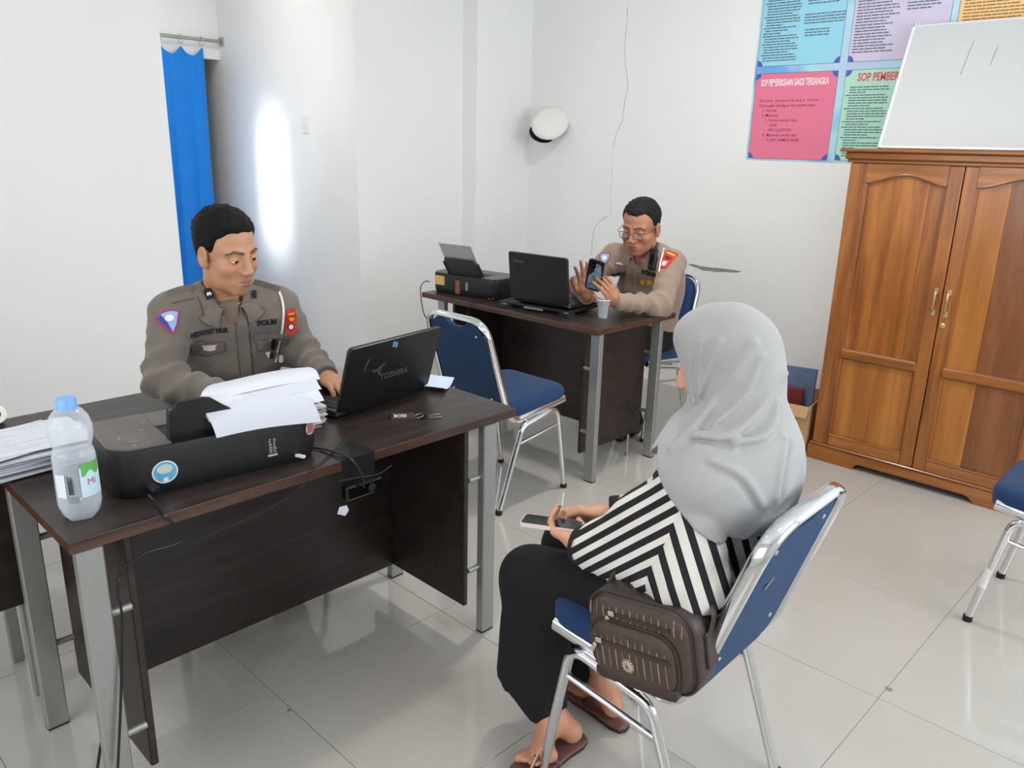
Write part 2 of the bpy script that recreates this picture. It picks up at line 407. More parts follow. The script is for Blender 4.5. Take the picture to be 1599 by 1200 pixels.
# ceiling lamps (above the frame)
M['lamp'] = mat('lamp_shade', (250, 246, 236), 0.5)
for i, (lx, ly) in enumerate(LAMPS):
    t = thing('ceiling_lamp', ('round white ceiling lamp above the empty blue chair', 'round white ceiling lamp above the young officer', 'round white ceiling lamp above the woman')[i], 'lamp', (lx, ly, CEIL), 0, 'round ceiling lamps')
    obj('base', MB().lathe([(0.10, -0.03), (0.10, 0.0)], 24), M['white'], t)
    obj('shade', MB().lathe([(0.10, -0.10), (0.115, -0.10), (0.14, -0.03), (0.13, -0.03), (0.10, -0.09)], 24), M['lamp'], t)

# ---------------------------------------------------------------- curtain in the passage
M['curtain'] = mat('blue_curtain', (0, 128, 222), 0.8, var=0.04, scale=6, sheen=0.2)
rod = thing('curtain_rod', 'thin steel curtain rod across the passage doorway', 'curtain rod', (PX, 6.02, 2.222))
obj('rail', MB().tube([(0, 0, 0), (-1.16, 0, 0)], 0.012, 10), M['steel'], rod, True)
obj('bracket', MB().cbox(-0.012, 0, -0.03, 0.03, -0.03, 0.03, 0.003), M['steel'], rod)
cu = thing('door_curtain', 'bright blue door curtain hanging from the passage rod', 'curtain', (PX, 6.02, 2.222))
hooks = [-0.16-0.155*k for k in range(6)]; zt = -0.055
grid = []
NU = 90
for i in range(NU+1):
    u = -0.150-0.80*i/NU; row = []
    d = min(abs(u-h) for h in hooks); sag = 0.060*math.sin(PI/2*min(1, d/0.0775))**1.1
    for j in range(31):
        v = j/30; z = zt-sag*(1-v)**3-v*1.98
        yy = 0.020*math.sin(u*38+0.5)*(0.35+0.65*v)+0.010*math.sin(u*83+v*2)*(0.4+0.6*v)+0.006*math.sin(v*9+u*20)
        row.append((u+0.012*math.sin(v*5+u*13)*v, yy, z))
    grid.append(row)
obj('cloth', MB().sheet(grid, 0.0012), M['curtain'], cu, True, 60)
for h in hooks: obj('ring', MB().tube(arc((h, 0, -0.012), 0.034, 0, 2*PI, 14, (0, 1, 0), (0, 0, 1))[:-1], 0.002, 6, True), M['steel'], cu, True)

# ---------------------------------------------------------------- printed banner on the right wall
BN = [(82, 168, 214), (128, 200, 220), (150, 172, 216)]
m_, nt_, p_ = newmat('banner_print'); tc = node(nt_, 'ShaderNodeTexCoord'); nz = node(nt_, 'ShaderNodeTexNoise'); nz.inputs['Scale'].default_value = 3.0; nz.inputs['Detail'].default_value = 1.5
rp = node(nt_, 'ShaderNodeValToRGB'); e = rp.color_ramp.elements; e[0].position = 0.35; e[0].color = srgb(118, 168, 222); e[1].position = 0.65; e[1].color = srgb(182, 200, 226); k = e.new(0.5); k.color = srgb(176, 222, 232)
nt_.links.new(tc.outputs['Object'], nz.inputs['Vector']); nt_.links.new(nz.outputs['Fac'], rp.inputs['Fac']); nt_.links.new(rp.outputs['Color'], p_.inputs['Base Color']); p_.inputs['Roughness'].default_value = 0.5
M['banner'] = m_
bn = thing('wall_banner', 'large printed wall banner with coloured text panels behind the whiteboard', 'banner', (ROOM_X1, 2.446, 1.488))
# local frame: x' = along wall to the right (-Y), y' = up, z' = out (-X)
BM = Matrix(((0, 0, -1, 0), (-1, 0, 0, 0), (0, 1, 0, 0), (0, 0, 0, 1)))
obj('sheet', MB().box(0, 2.0, 0, 1.12, 0.0005, 0.002, BM), M['banner'], bn)
def pane(x0, x1, y0, y1, col, name='panel', cutl=0.028):
    po = [(x0+cutl, y0), (x1-cutl, y0), (x1, y0+cutl), (x1, y1-cutl), (x1-cutl, y1), (x0+cutl, y1), (x0, y1-cutl), (x0, y0+cutl)]
    o = obj(name, MB().prism(po, 0.002, 0.0026, BM), mat('print_'+name, col, 0.5), bn)
    for (cx, cy2, a0) in ((x0, y0, 0), (x1, y0, PI/2), (x1, y1, PI), (x0, y1, 3*PI/2)):
        obj('corner_mark', MB().prism([(cx, cy2)]+[(cx+cutl*1.15*math.cos(a0+PI/2*k/5), cy2+cutl*1.15*math.sin(a0+PI/2*k/5)) for k in range(6)], 0.0022, 0.003, BM), M['bn_corner'], o)
    mb = MB(); q = po+[po[0]]
    for a, b in zip(q[:-1], q[1:]): mb.tube([BM @ Vector((a[0], a[1], 0.0027)), BM @ Vector((b[0], b[1], 0.0027))], 0.0009, 4)
    obj('border', mb, M['bn_line'], o)
    return o
M['bn_corner'] = mat('banner_corner', (74, 96, 176), 0.5); M['bn_line'] = mat('banner_line', (70, 70, 110), 0.6)
M['bn_text'] = mat('banner_text', (92, 108, 122), 0.7); M['bn_maroon'] = mat('banner_maroon', (138, 40, 80), 0.7)
M['bn_white'] = mat('banner_white', (240, 232, 236), 0.6); M['bn_redtitle'] = mat('banner_redtitle', (214, 92, 96), 0.6); M['bn_brown'] = mat('banner_brown', (150, 112, 70), 0.7)
def tl(par, body, x, y, size, m, sx=1.0, bold=0.0, name='lettering', track=1.0, align='LEFT'):
    return obj(name, text_mb(body, size, BM @ Matrix.Translation((x, y, 0.0030)), 0.0005, align, sx, bold, track), m, par)
def blur_lines(par, rows, m):
    """unreadable small print: broken rows"""
    mb = MB(); rr = random.Random(len(rows)*13+int(rows[0][0]*1000))
    for (x, y, ln, hh) in rows:
        a = x
        while a < x+ln-0.004:
            b = min(x+ln, a+rr.uniform(0.012, 0.04)); mb.box(a, b, y, y+hh, 0.0026, 0.0031, BM); a = b+0.0035
    obj('small_print', mb, m, par)['kind'] = 'stuff'
pink = pane(0.013, 0.492, 0.010, 0.475, (231, 120, 150), 'pink_panel')
tl(pink, 'SOP PEMERIKSAAN SAKSI TERSANGKA', 0.048, 0.408, 0.052, M['bn_white'], 0.445, 0.0012)
for i, (tx, dx) in enumerate((('Dalam pemeriksaan Saksi /', 0.05), ('Tersangka terdapat dua point yaitu', 0.05), ('1. Formil', 0.075), ('2. Material', 0.072), ('1. Formil terdiri dari', 0.095), ('-KOP', 0.12), ('-PRO JUSTITIA', 0.115), ('2. Material terdiri dari', 0.09), ('SI ADI DEMEN BABI', 0.115))):
    tl(pink, tx, dx, 0.322-0.0268*i, 0.0225, M['bn_maroon'], (1.12 if i == 0 else 1.0), 0.0001, track=(1.35 if i == 0 else 1.05))
green = pane(0.534, 1.02, 0.012, 0.474, (176, 224, 200), 'green_panel')
tl(green, 'SOP PEMBERKASAN', 0.60, 0.418, 0.056, M['bn_redtitle'], 0.68, 0.0018)
rr = random.Random(3); rows = []
y = 0.385
for blk in (3, 5, 5, 2, 4, 2, 3, 3):
    for q in range(blk):
        rows.append((0.548+(0 if q == 0 and blk != 3 else 0.018), y, 0.205 if q < blk-1 else 0.205*rr.uniform(0.3, 0.8), 0.0055)); y -= 0.0132
    y -= 0.001
blur_lines(green, rows, M['bn_text'])
blur_lines(green, [(0.80, 0.388-0.0155*i, 0.18*rr.uniform(0.5, 1), 0.0055) for i in range(20)], M['bn_text'])
blue = pane(0.013, 0.492, 0.514, 1.10, (150, 212, 232), 'blue_panel')
rows = []; y = 1.08
for blk in (5, 6, 6, 5, 4, 2, 1, 3, 4, 4, 3, 3):
    for q in range(blk):
        rows.append((0.028+(0.012 if q else 0), y, 0.20 if q < blk-1 else 0.2*rr.uniform(0.3, 0.8), 0.006)); y -= 0.0142
        if y < 0.53: break
    if y < 0.53: break
blur_lines(blue, rows, M['bn_text'])
rows = [(0.275, 1.08-0.0145*i, 0.2*rr.uniform(0.85, 1), 0.006) for i in range(19)]+[(0.265, 0.765-0.0145*i, 0.225, 0.006) for i in range(4)]+[(0.275, 0.688-0.0145*i, 0.12*rr.uniform(0.8, 1.2), 0.006) for i in range(3)]
blur_lines(blue, rows, M['bn_text'])
pur = pane(0.534, 1.012, 0.514, 1.10, (206, 196, 220), 'lilac_panel')
rows = [(0.55, 1.08-0.0145*i, 0.215*rr.uniform(0.7, 1), 0.006) for i in range(37)]
blur_lines(pur, rows, M['bn_text'])
blur_lines(pur, [(0.80, 1.08-0.0145*i, 0.19*rr.uniform(0.6, 1), 0.006) for i in range(24) if i not in (3, 8, 14)], M['bn_text'])
ora = pane(1.045, 1.53, 0.514, 1.10, (238, 196, 132), 'orange_panel')
blur_lines(ora, [(1.065, 1.08-0.0145*i, 0.30*rr.uniform(0.8, 1), 0.006) for i in range(30)], M['bn_brown'])
ye = pane(1.065, 1.55, 0.012, 0.474, (236, 226, 180), 'cream_panel')

# ---------------------------------------------------------------- police cap hanging on the wall
M['capwhite'] = mat('cap_white', (232, 232, 226), 0.7); M['capblack'] = mat('cap_black', (30, 28, 38), 0.35)
cap = thing('peaked_cap', 'white peaked cap with checkered band hung on the wall', 'cap', (ROOM_X1, 3.93, 1.70))
# crown disc lies near the wall, tilted; axis mostly along -X
zc_ = Vector((-0.62, -0.55, 0.50)).normalized(); xc_ = Vector((0.05, 0.62, -0.75)); xc_ = (xc_-zc_*xc_.dot(zc_)).normalized()
CM = basis((-0.105, -0.01, 0.0), xc_, zc_.cross(xc_))     # x towards the peak, z out of the crown
obj('crown', MB().lathe([(0.001, 0.012), (0.10, 0.010), (0.128, -0.004), (0.132, -0.016), (0.118, -0.032), (0.094, -0.045)], 36, CM @ Matrix.Diagonal((1.05, 0.92, 1, 1))), M['capwhite'], cap, True, 50)
mbk = MB(); mbw = MB()
for i in range(36):
    for j in range(3):
        a0, a1 = 2*PI*i/36, 2*PI*(i+1)/36; r0 = 0.094; z0, z1 = -0.045-0.012*j, -0.045-0.012*(j+1)
        vs = [CM @ Matrix.Diagonal((1.05, 0.92, 1, 1)) @ Vector((r0*math.cos(a), r0*math.sin(a), z)) for a, z in ((a0, z0), (a1, z0), (a1, z1), (a0, z1))]
        (mbk if (i+j) % 2 else mbw).add(vs, [(0, 1, 2, 3)])
bd = obj('checkered_band', mbk, M['capblack'], cap); obj('white_checks', mbw, M['capwhite'], bd)
# peak: crescent shade below
gr = []
for i in range(17):
    a = -1.15+2.3*i/16; row = []
    for k in range(4):
        rr_ = 0.094+0.022*k*math.sin(PI*i/16)**0.7; row.append(CM @ Vector((1.05*rr_*math.cos(a), 0.92*rr_*math.sin(a), -0.075+0.018*k*math.sin(PI*i/16))))
    gr.append(row)
obj('peak', MB().sheet(gr, 0.003), M['capblack'], cap, True)
obj('chin_cord', MB().tube([CM @ Vector((1.05*0.098*math.cos(a), 0.92*0.098*math.sin(a), -0.074)) for a in [-1.2+2.4*i/14 for i in range(15)]], 0.004, 6), M['brass'], cap, True)

wl = thing('fill_light_fixture', 'added white fill light fixture inside the passage, hidden behind the wall edge', 'lamp', (1.885, 4.78, 1.85))  # made-up housing for the added passage wall fill
obj('base', MB().cbox(0, 0.02, -0.16, 0.16, -0.16, 0.16, 0.004), M['white'], wl)
obj('rim', MB().tube([(0.03, p[0], p[1]) for p in rrect(0.32, 0.32, 0.03, 4)], 0.008, 6, True), M['white'], wl, True)

# chipped glaze and specks on the floor tiles
M['tile_chip'] = mat('tile_chip', (128, 122, 114), 0.8)
for (px, py, k) in ((1388, 1077, 1.0), (451, 1110, 0.55), (833, 727, 0.4), (836, 731, 0.3)):
    c = at_z(px, py, 0.0); obj('chip', MB().prism([(-0.012*k, -0.006*k), (0.004*k, -0.011*k), (0.012*k, -0.003*k), (0.006*k, 0.006*k), (0.008*k, 0.014*k), (-0.004*k, 0.009*k)], 0.0001, 0.0006, Matrix.Translation(c)), M['tile_chip'], fl)
# ---------------------------------------------------------------- desks
def desk(name, label, loc, rz, x0, x1, y0, y1, lx, ly, group=None, zt=0.75, th=0.027, leg_w=0.053, leg_t=0.030, panel_in=0.045, mod=0.385, pz=0.12, fin=True):
    """x long axis, -y the visitor's side; lx = the legs' left edges, ly = the legs' front faces"""
    t = thing(name, label, 'desk', loc, rz, group)
    mb = MB(); mb.cbox(x0, x1, y0, y1, zt-th, zt, 0.0015)
    o = obj('tabletop', mb, [M['desk_x'], M['desk_edge']], t)
    for p in o.data.polygons: p.material_index = 0 if abs(p.normal.z) > 0.9 else 1
    for a in lx:
        for b in ly:
            obj('leg', MB().cbox(a, a+leg_w, b, b+leg_t, 0.004, zt-th, 0.003), M['silver'], t)
            obj('leg_cap', MB().cbox(a+0.0005, a+leg_w-0.0005, b+0.0005, b+leg_t-0.0005, 0, 0.005, 0.001), M['rubber'], t)
    pxs = (lx[0]+leg_w+panel_in, lx[1]-panel_in)
    for s, px in zip((1, -1), pxs):
        a, b = (px, px+0.018) if s > 0 else (px-0.018, px)
        obj('side_panel', MB().cbox(a, b, ly[0]+0.02, ly[1]+0.03, pz, zt-th, 0.003), M['desk_y'], t)
        for yb in ly:
            for zz in (0.24, 0.55):
                q0, q1 = (lx[0]+leg_w, px) if s > 0 else (px, lx[1])
                obj('standoff', MB().tube([(q0, yb+leg_t/2+0.006, zz), (q1, yb+leg_t/2+0.006, zz)], 0.009, 10), M['silver'], t, True)
        for yb in (ly[0]+0.10, ly[1]-0.06):
            if name and rz: obj('glide', MB().lathe([(0.012, 0), (0.012, 0.012), (0.006, 0.014), (0.006, pz)], 10, Matrix.Translation(((a+b)/2, yb, 0))), M['steel'], t, True)
    ym = ly[0]+mod
    obj('modesty_panel', MB().cbox(pxs[0]+0.018, pxs[1]-0.018, ym, ym+0.016, pz, zt-th-0.012, 0.002), M['desk_y'], t)
    return t
d1 = desk('office_desk', 'dark desk with silver legs carrying the printer and water bottle', (1.07, 1.93, 0), 0, 0.422-1.07, 1.715-1.07, 1.625-1.93, 2.25-1.93, (0.434-1.07, 1.580-1.07), (1.629-1.93, 2.105-1.93), 'dark office desks')
obj('screw', MB().lathe([(0.004, 0), (0.004, 0.002)], 8, Matrix.Translation((1.5345-1.07, 1.78-1.93, 0.52)) @ Matrix.Rotation(-PI/2, 4, 'Y')), M['steel'], d1)
obj('screw', MB().lathe([(0.004, 0), (0.004, 0.002)], 8, Matrix.Translation((1.5345-1.07, 1.78-1.93, 0.25)) @ Matrix.Rotation(-PI/2, 4, 'Y')), M['steel'], d1)
D2X, D2Y = 3.096, 2.765
d2 = desk('office_desk', 'dark desk at the right wall where the older officer sits', (D2X, D2Y, 0), -PI/2, -(3.385-D2Y), -(2.15-D2Y), 2.784-D2X, 3.408-D2X, (-(3.27-D2Y), -(2.203-D2Y)), (2.80-D2X, 3.281-D2X), 'dark office desks')
# side table behind the desk on the left
d3 = thing('side_table', 'narrow dark side table behind the desk holding the paper stack', 'table', (0.25, 2.40, 0), 0)
o = obj('tabletop', MB().cbox(-0.85, 0.77, -0.136, 0.135, 0.722, 0.75, 0.0015), [M['desk_x'], M['desk_edge']], d3)
for p in o.data.polygons: p.material_index = 0 if abs(p.normal.z) > 0.9 else 1
obj('front_panel', MB().cbox(-0.80, 0.24, -0.125, -0.107, 0.30, 0.722, 0.002), M['desk_y'], d3)
obj('side_panel', MB().cbox(0.24, 0.262, -0.125, 0.13, 0.30, 0.722, 0.002), M['desk_y'], d3)
for a in (-0.82, 0.205):
    for b in (-0.12, 0.09): obj('leg', MB().cbox(a, a+0.03, b, b+0.03, 0, 0.722, 0.002), M['silver'], d3)
obj('leg', MB().cbox(0.70, 0.73, 0.085, 0.115, 0, 0.722, 0.002), M['silver'], d3)

# ---------------------------------------------------------------- blue banquet chairs
def layers(mb, polys):
    """stack of equal-count loops [(list of xyz)] closed at both ends"""
    n = len(polys[0]); vs = [p for lo in polys for p in lo]; fs = [tuple(range(n))[::-1], tuple((len(polys)-1)*n+j for j in range(n))]
    for i in range(len(polys)-1):
        for j in range(n): fs.append((i*n+j, i*n+(j+1) % n, (i+1)*n+(j+1) % n, (i+1)*n+j))
    return mb.add(vs, fs)
def make_chair(label, loc, rz, group='blue chrome-framed chairs'):
    t = thing('banquet_chair', label, 'chair', loc, rz, group)
    W = 0.195
    side = lambda s: [(0.205, s*W, 0.437), (-0.125, s*W, 0.400), (-0.168, s*W, 0.470), (-0.290, s*(W-0.012), 0.853)]
    path = side(1)+side(-1)[::-1]
    path = fillet(path, [0, 0.075, 0.05, 0.095, 0.095, 0.05, 0.075, 0], 7)
    obj('frame', MB().tube(path, 0.0105, 12, r2=0.0185), M['chrome'], t, True, 50)
    for s in (-1, 1):
        y = s*0.208
        arch = fillet([(-0.215, y, 0.012), (-0.082, y, 0.372), (0.142, y, 0.412), (0.212, y, 0.012)], [0, 0.055, 0.05, 0], 6)
        obj('leg_arch', MB().tube(arch, 0.0128, 12), M['chrome'], t, True, 50)
        obj('stretcher', MB().tube([(-0.108, y, 0.296), (0.156, y, 0.330)], 0.0075, 10), M['chrome'], t, True)
        for x in (-0.2165, 0.2125):
            obj('rubber_foot', MB().lathe([(0.0145, 0), (0.0155, 0.002), (0.0155, 0.020), (0.0135, 0.022)], 12, Matrix.Translation((x, y, 0))), M['rubber'], t, True)
    obj('crossbar', MB().tube([(0.12, -0.208, 0.405), (0.12, 0.208, 0.405)], 0.009, 8), M['chrome'], t, True)
    obj('crossbar', MB().tube([(-0.05, -0.208, 0.385), (-0.05, 0.208, 0.385)], 0.009, 8), M['chrome'], t, True)
    # seat cushion
    mb = MB(); ls = []
    for z, k, d in ((0.418, 0.94, 0), (0.422, 0.985, 0), (0.440, 1.0, 0), (0.470, 1.0, 0), (0.484, 0.97, 0), (0.492, 0.90, 0), (0.497, 0.72, 0), (0.499, 0.40, 0), (0.4995, 0.1, 0)):
        ls.append([(0.035+p[0]*k, p[1]*k, z+0.010*(p[0]*k)/0.2) for p in rrect(0.39, 0.405, 0.06, 6)])
    obj('seat', layers(mb, ls), M['blue_cloth'], t, True, 60)
    # backrest board with a scooped grip at the top
    ux, uz = -0.122, 0.383; L = math.hypot(ux, uz); up = Vector((ux/L, 0, uz/L))
    BMx = basis((-0.168, 0, 0.470), (0, -1, 0), up)        # x width, y up the back, z = x cross y
    poly = []
    Hb, Wb = L-0.012, 0.178
    poly += [(-Wb+0.03, -0.045), (Wb-0.03, -0.045)]+[(Wb-0.03+0.03*math.sin(PI/2*k/5), -0.015-0.03*math.cos(PI/2*k/5)) for k in range(1, 6)]
    poly += [(Wb-0.012-0.085+0.085*math.cos(PI/2*k/7), Hb-0.085+0.085*math.sin(PI/2*k/7)) for k in range(8)]
    poly += [(0.075*math.cos(PI*k/10), Hb-0.032*math.sin(PI*k/10)) for k in range(0, 11)]
    poly += [(-(Wb-0.012-0.085)-0.085*math.sin(PI/2*k/7), Hb-0.085+0.085*math.cos(PI/2*k/7)) for k in range(8)]
    poly += [(-Wb+0.03-0.03*math.cos(PI/2*k/5), -0.015-0.03*math.sin(PI/2*k/5)) for k in range(0, 5)]
    # z axis of BMx: (0,-1,0) x up
    zx = (BMx.to_3x3() @ Vector((0, 0, 1))).x
    sgn = 1 if zx > 0 else -1                           # sgn*z points forward (+x)
    b = obj('backrest', MB().prism(poly, min(-0.008*sgn, 0.006*sgn), max(-0.008*sgn, 0.006*sgn), BMx), M['blue_vinyl'], t)
    pad = MB(); ls = []
    for k, z in ((0.97, 0.006), (0.97, 0.016), (0.93, 0.024), (0.8, 0.030), (0.4, 0.032)):
        ls.append([BMx @ Vector((p[0]*k, (p[1]-0.16)*k+0.16, z*sgn)) for p in poly])
    obj('back_cushion', layers(pad, ls), M['blue_cloth'], t, True, 60)
    for (a, c) in ((-0.12, 0.03), (0.12, 0.03), (-0.115, Hb-0.06), (0.115, Hb-0.06)):
        obj('screw', MB().lathe([(0.006, 0), (0.005, 0.0025), (0.001, 0.003)], 10, BMx @ Matrix.Translation((a, c, -0.008*sgn)) @ Matrix.Diagonal((1, 1, -sgn, 1))), M['chrome'], b, True)
    return t
ch_mid = make_chair('empty blue chair with its back to the near desk, facing the far desk', (2.458, 2.425, 0), 0)
ch_w = make_chair('blue chair the woman in the hijab sits on', (1.485, 0.875, 0), R(91.5))
ch_o1 = make_chair('blue chair behind the near desk under the young officer', (1.288, 2.600, 0), R(-90))
ch_o2 = make_chair('blue chair by the right wall under the older officer', (3.665, 2.530, 0), R(180))
ch_r = make_chair('blue chair cut off at the right edge with white tape on its leg', (3.055, 0.318, 0), R(90))
obj('tape_band', MB().tube([(0.190, 0.208, 0.142), (0.178, 0.208, 0.215)], 0.0136, 12), M['white'], ch_r, True)
obj('sticker', MB().box(-0.03, 0.03, -0.006, 0.006, 0, 0.0006, basis((-0.168-0.010-0.063, 0.035, 0.672), (0, -1, 0.25), (-0.30, 0.2, 0.95))), mat('faded_sticker', (150, 140, 120), 0.6), ch_w)

# ---------------------------------------------------------------- wardrobe cabinet
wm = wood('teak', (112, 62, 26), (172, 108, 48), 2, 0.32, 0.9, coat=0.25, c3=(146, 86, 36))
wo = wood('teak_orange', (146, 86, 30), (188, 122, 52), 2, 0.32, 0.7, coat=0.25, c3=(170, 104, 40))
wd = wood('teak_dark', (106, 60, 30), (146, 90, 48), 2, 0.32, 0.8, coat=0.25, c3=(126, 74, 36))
wf = wood('teak_figured', (116, 64, 24), (184, 116, 52), 2, 0.30, 0.45, dist=14, coat=0.25, c3=(154, 90, 34))
wh = wood('teak_rail', (118, 66, 28), (178, 112, 50), 1, 0.32, 0.9, coat=0.25, c3=(150, 88, 36))
cb = thing('wardrobe_cabinet', 'tall brown wooden cabinet with two arched panel doors', 'cabinet', (3.95, 1.60, 0))
CB = Matrix(((0, 0, -1, 0), (-1, 0, 0, 0), (0, 1, 0, 0), (0, 0, 0, 1)))
CW = 1.03
mb = MB(); mb.cbox(0.008, 0.028, 0.06, 1.51, -0.46, 0, 0.002, CB).cbox(CW-0.028, CW-0.008, 0.06, 1.51, -0.46, 0, 0.002, CB).box(0.028, CW-0.028, 0.06, 1.51, -0.46, -0.45, CB).box(0.028, CW-0.028, 0.06, 0.085, -0.45, -0.002, CB).box(0.028, CW-0.028, 1.485, 1.51, -0.45, -0.002, CB).box(0.505, 0.523, 0.085, 1.485, -0.45, -0.006, CB)
obj('body', mb, wm, cb)
obj('crown_moulding', MB().cbox(-0.004, CW+0.004, 1.497, 1.512, -0.46, 0.030, 0.003, CB).cbox(-0.014, CW+0.014, 1.512, 1.545, -0.46, 0.042, 0.006, CB), wh, cb)
obj('top_board', MB().cbox(-0.034, CW+0.034, 1.545, 1.560, -0.47, 0.062, 0.004, CB), wh, cb)
pp = [(-0.006, 0), (0.228, 0), (0.240, 0.012), (0.248, 0.026), (0.264, 0.033), (0.750, 0.033), (0.772, 0.027), (0.786, 0.012), (0.802, 0), (CW+0.006, 0), (CW+0.006, 0.076), (-0.006, 0.076)]
obj('plinth', MB().prism(pp, 0.002, 0.032, CB).cbox(-0.006, CW+0.006, 0.076, 0.090, 0.0, 0.026, 0.004, CB).box(-0.006, 0.014, 0, 0.076, -0.46, 0.002, CB).box(CW-0.014, CW+0.006, 0, 0.076, -0.46, 0.002, CB), wh, cb)
def cab_door(xa, xb, pa, pb, side):
    """xa..xb door edges, pa..pb panel opening; side = -1 hinge on the left"""
    d = obj('door', MB().box(xa+0.004, xb-0.004, 0.097, 1.492, 0.001, 0.006, CB), wd, cb)
    y0, y1, ym0, ym1, yp0 = 0.092, 1.494, 0.556, 0.606, 0.146
    obj('stile', MB().cbox(xa, pa, y0, y1, 0.002, 0.024, 0.003, CB), wm, d); obj('stile', MB().cbox(pb, xb, y0, y1, 0.002, 0.024, 0.003, CB), wm, d)
    obj('rail', MB().cbox(pa, pb, y0, yp0, 0.002, 0.024, 0.003, CB), wh, d)
    obj('rail', MB().cbox(pa-0.004, pb+0.004, ym0, ym1, 0.002, 0.032, 0.008, CB), wh, d)
    n = 16; ar = []
    for k in range(n+1):
        u = k/n; ar.append((pa+(pb-pa)*u, 1.412+0.040*0.5*(1-math.cos(2*PI*u))))
    obj('rail', MB().prism(ar+[(pb, y1), (pa, y1)], 0.002, 0.024, CB), wh, d)
    obj('arch_bead', MB().tube([CB @ Vector((p[0], p[1]-0.003, 0.021)) for p in ar], 0.006, 6), wd, d, True)
    for (bx, by0, by1) in ((pa+0.003, ym1, 1.412), (pb-0.003, ym1, 1.412), (pa+0.003, yp0, ym0), (pb-0.003, yp0, ym0)):
        obj('bead', MB().tube([CB @ Vector((bx, by0, 0.019)), CB @ Vector((bx, by1, 0.019))], 0.005, 6), wd if bx > (pa+pb)/2 else wm, d, True)
    obj('bead', MB().tube([CB @ Vector((pa, yp0+0.003, 0.021)), CB @ Vector((pb, yp0+0.003, 0.021))], 0.006, 6), wh, d, True)
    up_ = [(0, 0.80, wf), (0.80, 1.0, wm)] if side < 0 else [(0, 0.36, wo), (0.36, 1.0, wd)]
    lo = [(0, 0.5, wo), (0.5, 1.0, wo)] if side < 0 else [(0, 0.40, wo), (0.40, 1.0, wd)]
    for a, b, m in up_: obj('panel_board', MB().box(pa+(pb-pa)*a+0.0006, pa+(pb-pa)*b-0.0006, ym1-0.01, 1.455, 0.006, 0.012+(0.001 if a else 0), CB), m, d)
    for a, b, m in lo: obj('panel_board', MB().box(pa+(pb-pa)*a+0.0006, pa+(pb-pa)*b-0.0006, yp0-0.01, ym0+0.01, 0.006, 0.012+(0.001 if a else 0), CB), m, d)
    hx = xb-0.022 if side < 0 else xa+0.026
    hd = obj('handle', MB().tube(spline([CB @ Vector((hx+side*-0.002, 0.952, 0.026)), CB @ Vector((hx, 0.945, 0.044)), CB @ Vector((hx, 0.905, 0.048)), CB @ Vector((hx-0.003, 0.870, 0.040)), CB @ Vector((hx-0.004, 0.855, 0.026))], 5), 0.0052, 8), M['brass'], d, True)
    for yy in (0.945, 0.846): obj('handle_plate', MB().cbox(hx-0.011, hx+0.005, yy-0.012, yy+0.014, 0.023, 0.027, 0.002, CB), M['brass'], hd)
    if side > 0: obj('keyhole', MB().lathe([(0.012, 0), (0.012, 0.004), (0.006, 0.005), (0.005, 0.002), (0.001, 0.002)], 14, CB @ Matrix.Translation((hx-0.006, 0.796, 0.024))), M['brass'], d, True)
    return d
cab_door(0.012, 0.506, 0.094, 0.447, -1)
cab_door(0.511, CW-0.012, 0.566, CW-0.10, 1)

# ---------------------------------------------------------------- whiteboard on the cabinet
M['wb'] = mat('whiteboard_face', (198, 201, 201), 0.5); M['alu'] = mat('whiteboard_frame', (228, 230, 232), 0.35, 0.2)
wb = thing('whiteboard', 'white dry-erase board leaning on the wall on top of the cabinet', 'whiteboard', (4.235, 1.588, 1.562))
WM = basis((0, 0, 0), (0, -1, 0), (0.225, 0, 0.585))     # x right, y up the board, z toward the room
WH, WW = 0.627, 0.95
zs = 1 if (WM.to_3x3() @ Vector((0, 0, 1))).x < 0 else -1
obj('face', MB().box(0.006, WW-0.006, 0.006, WH-0.006, min(0.002*zs, 0.014*zs), max(0.002*zs, 0.014*zs), WM), M['wb'], wb)
fr = lambda a, b, c, d: obj('frame_edge', MB().cbox(a, b, c, d, min(0, 0.017*zs), max(0, 0.017*zs), 0.003, WM), M['alu'], wb)
fr(0, 0.014, 0, WH); fr(WW-0.014, WW, 0, WH); fr(0, WW, 0, 0.012); fr(0, WW, WH-0.012, WH)
obj('hanging_loop', MB().tube([WM @ Vector((0.012, WH-0.004, 0.008*zs)), WM @ Vector((0.010, WH+0.016, 0.008*zs)), WM @ Vector((0.020, WH+0.022, 0.008*zs)), WM @ Vector((0.028, WH+0.014, 0.008*zs)), WM @ Vector((0.026, WH-0.002, 0.008*zs))], 0.003, 6), M['alu'], wb, True)
for (a, b, c, d) in ((0.30, 0.53, 0.285, 0.36), (0.41, 0.50, 0.40, 0.40)):
    obj('smudge', MB().tube([WM @ Vector((a, b, 0.0142*zs)), WM @ Vector((c, d, 0.0142*zs))], 0.0008, 4), M['ink'], wb)

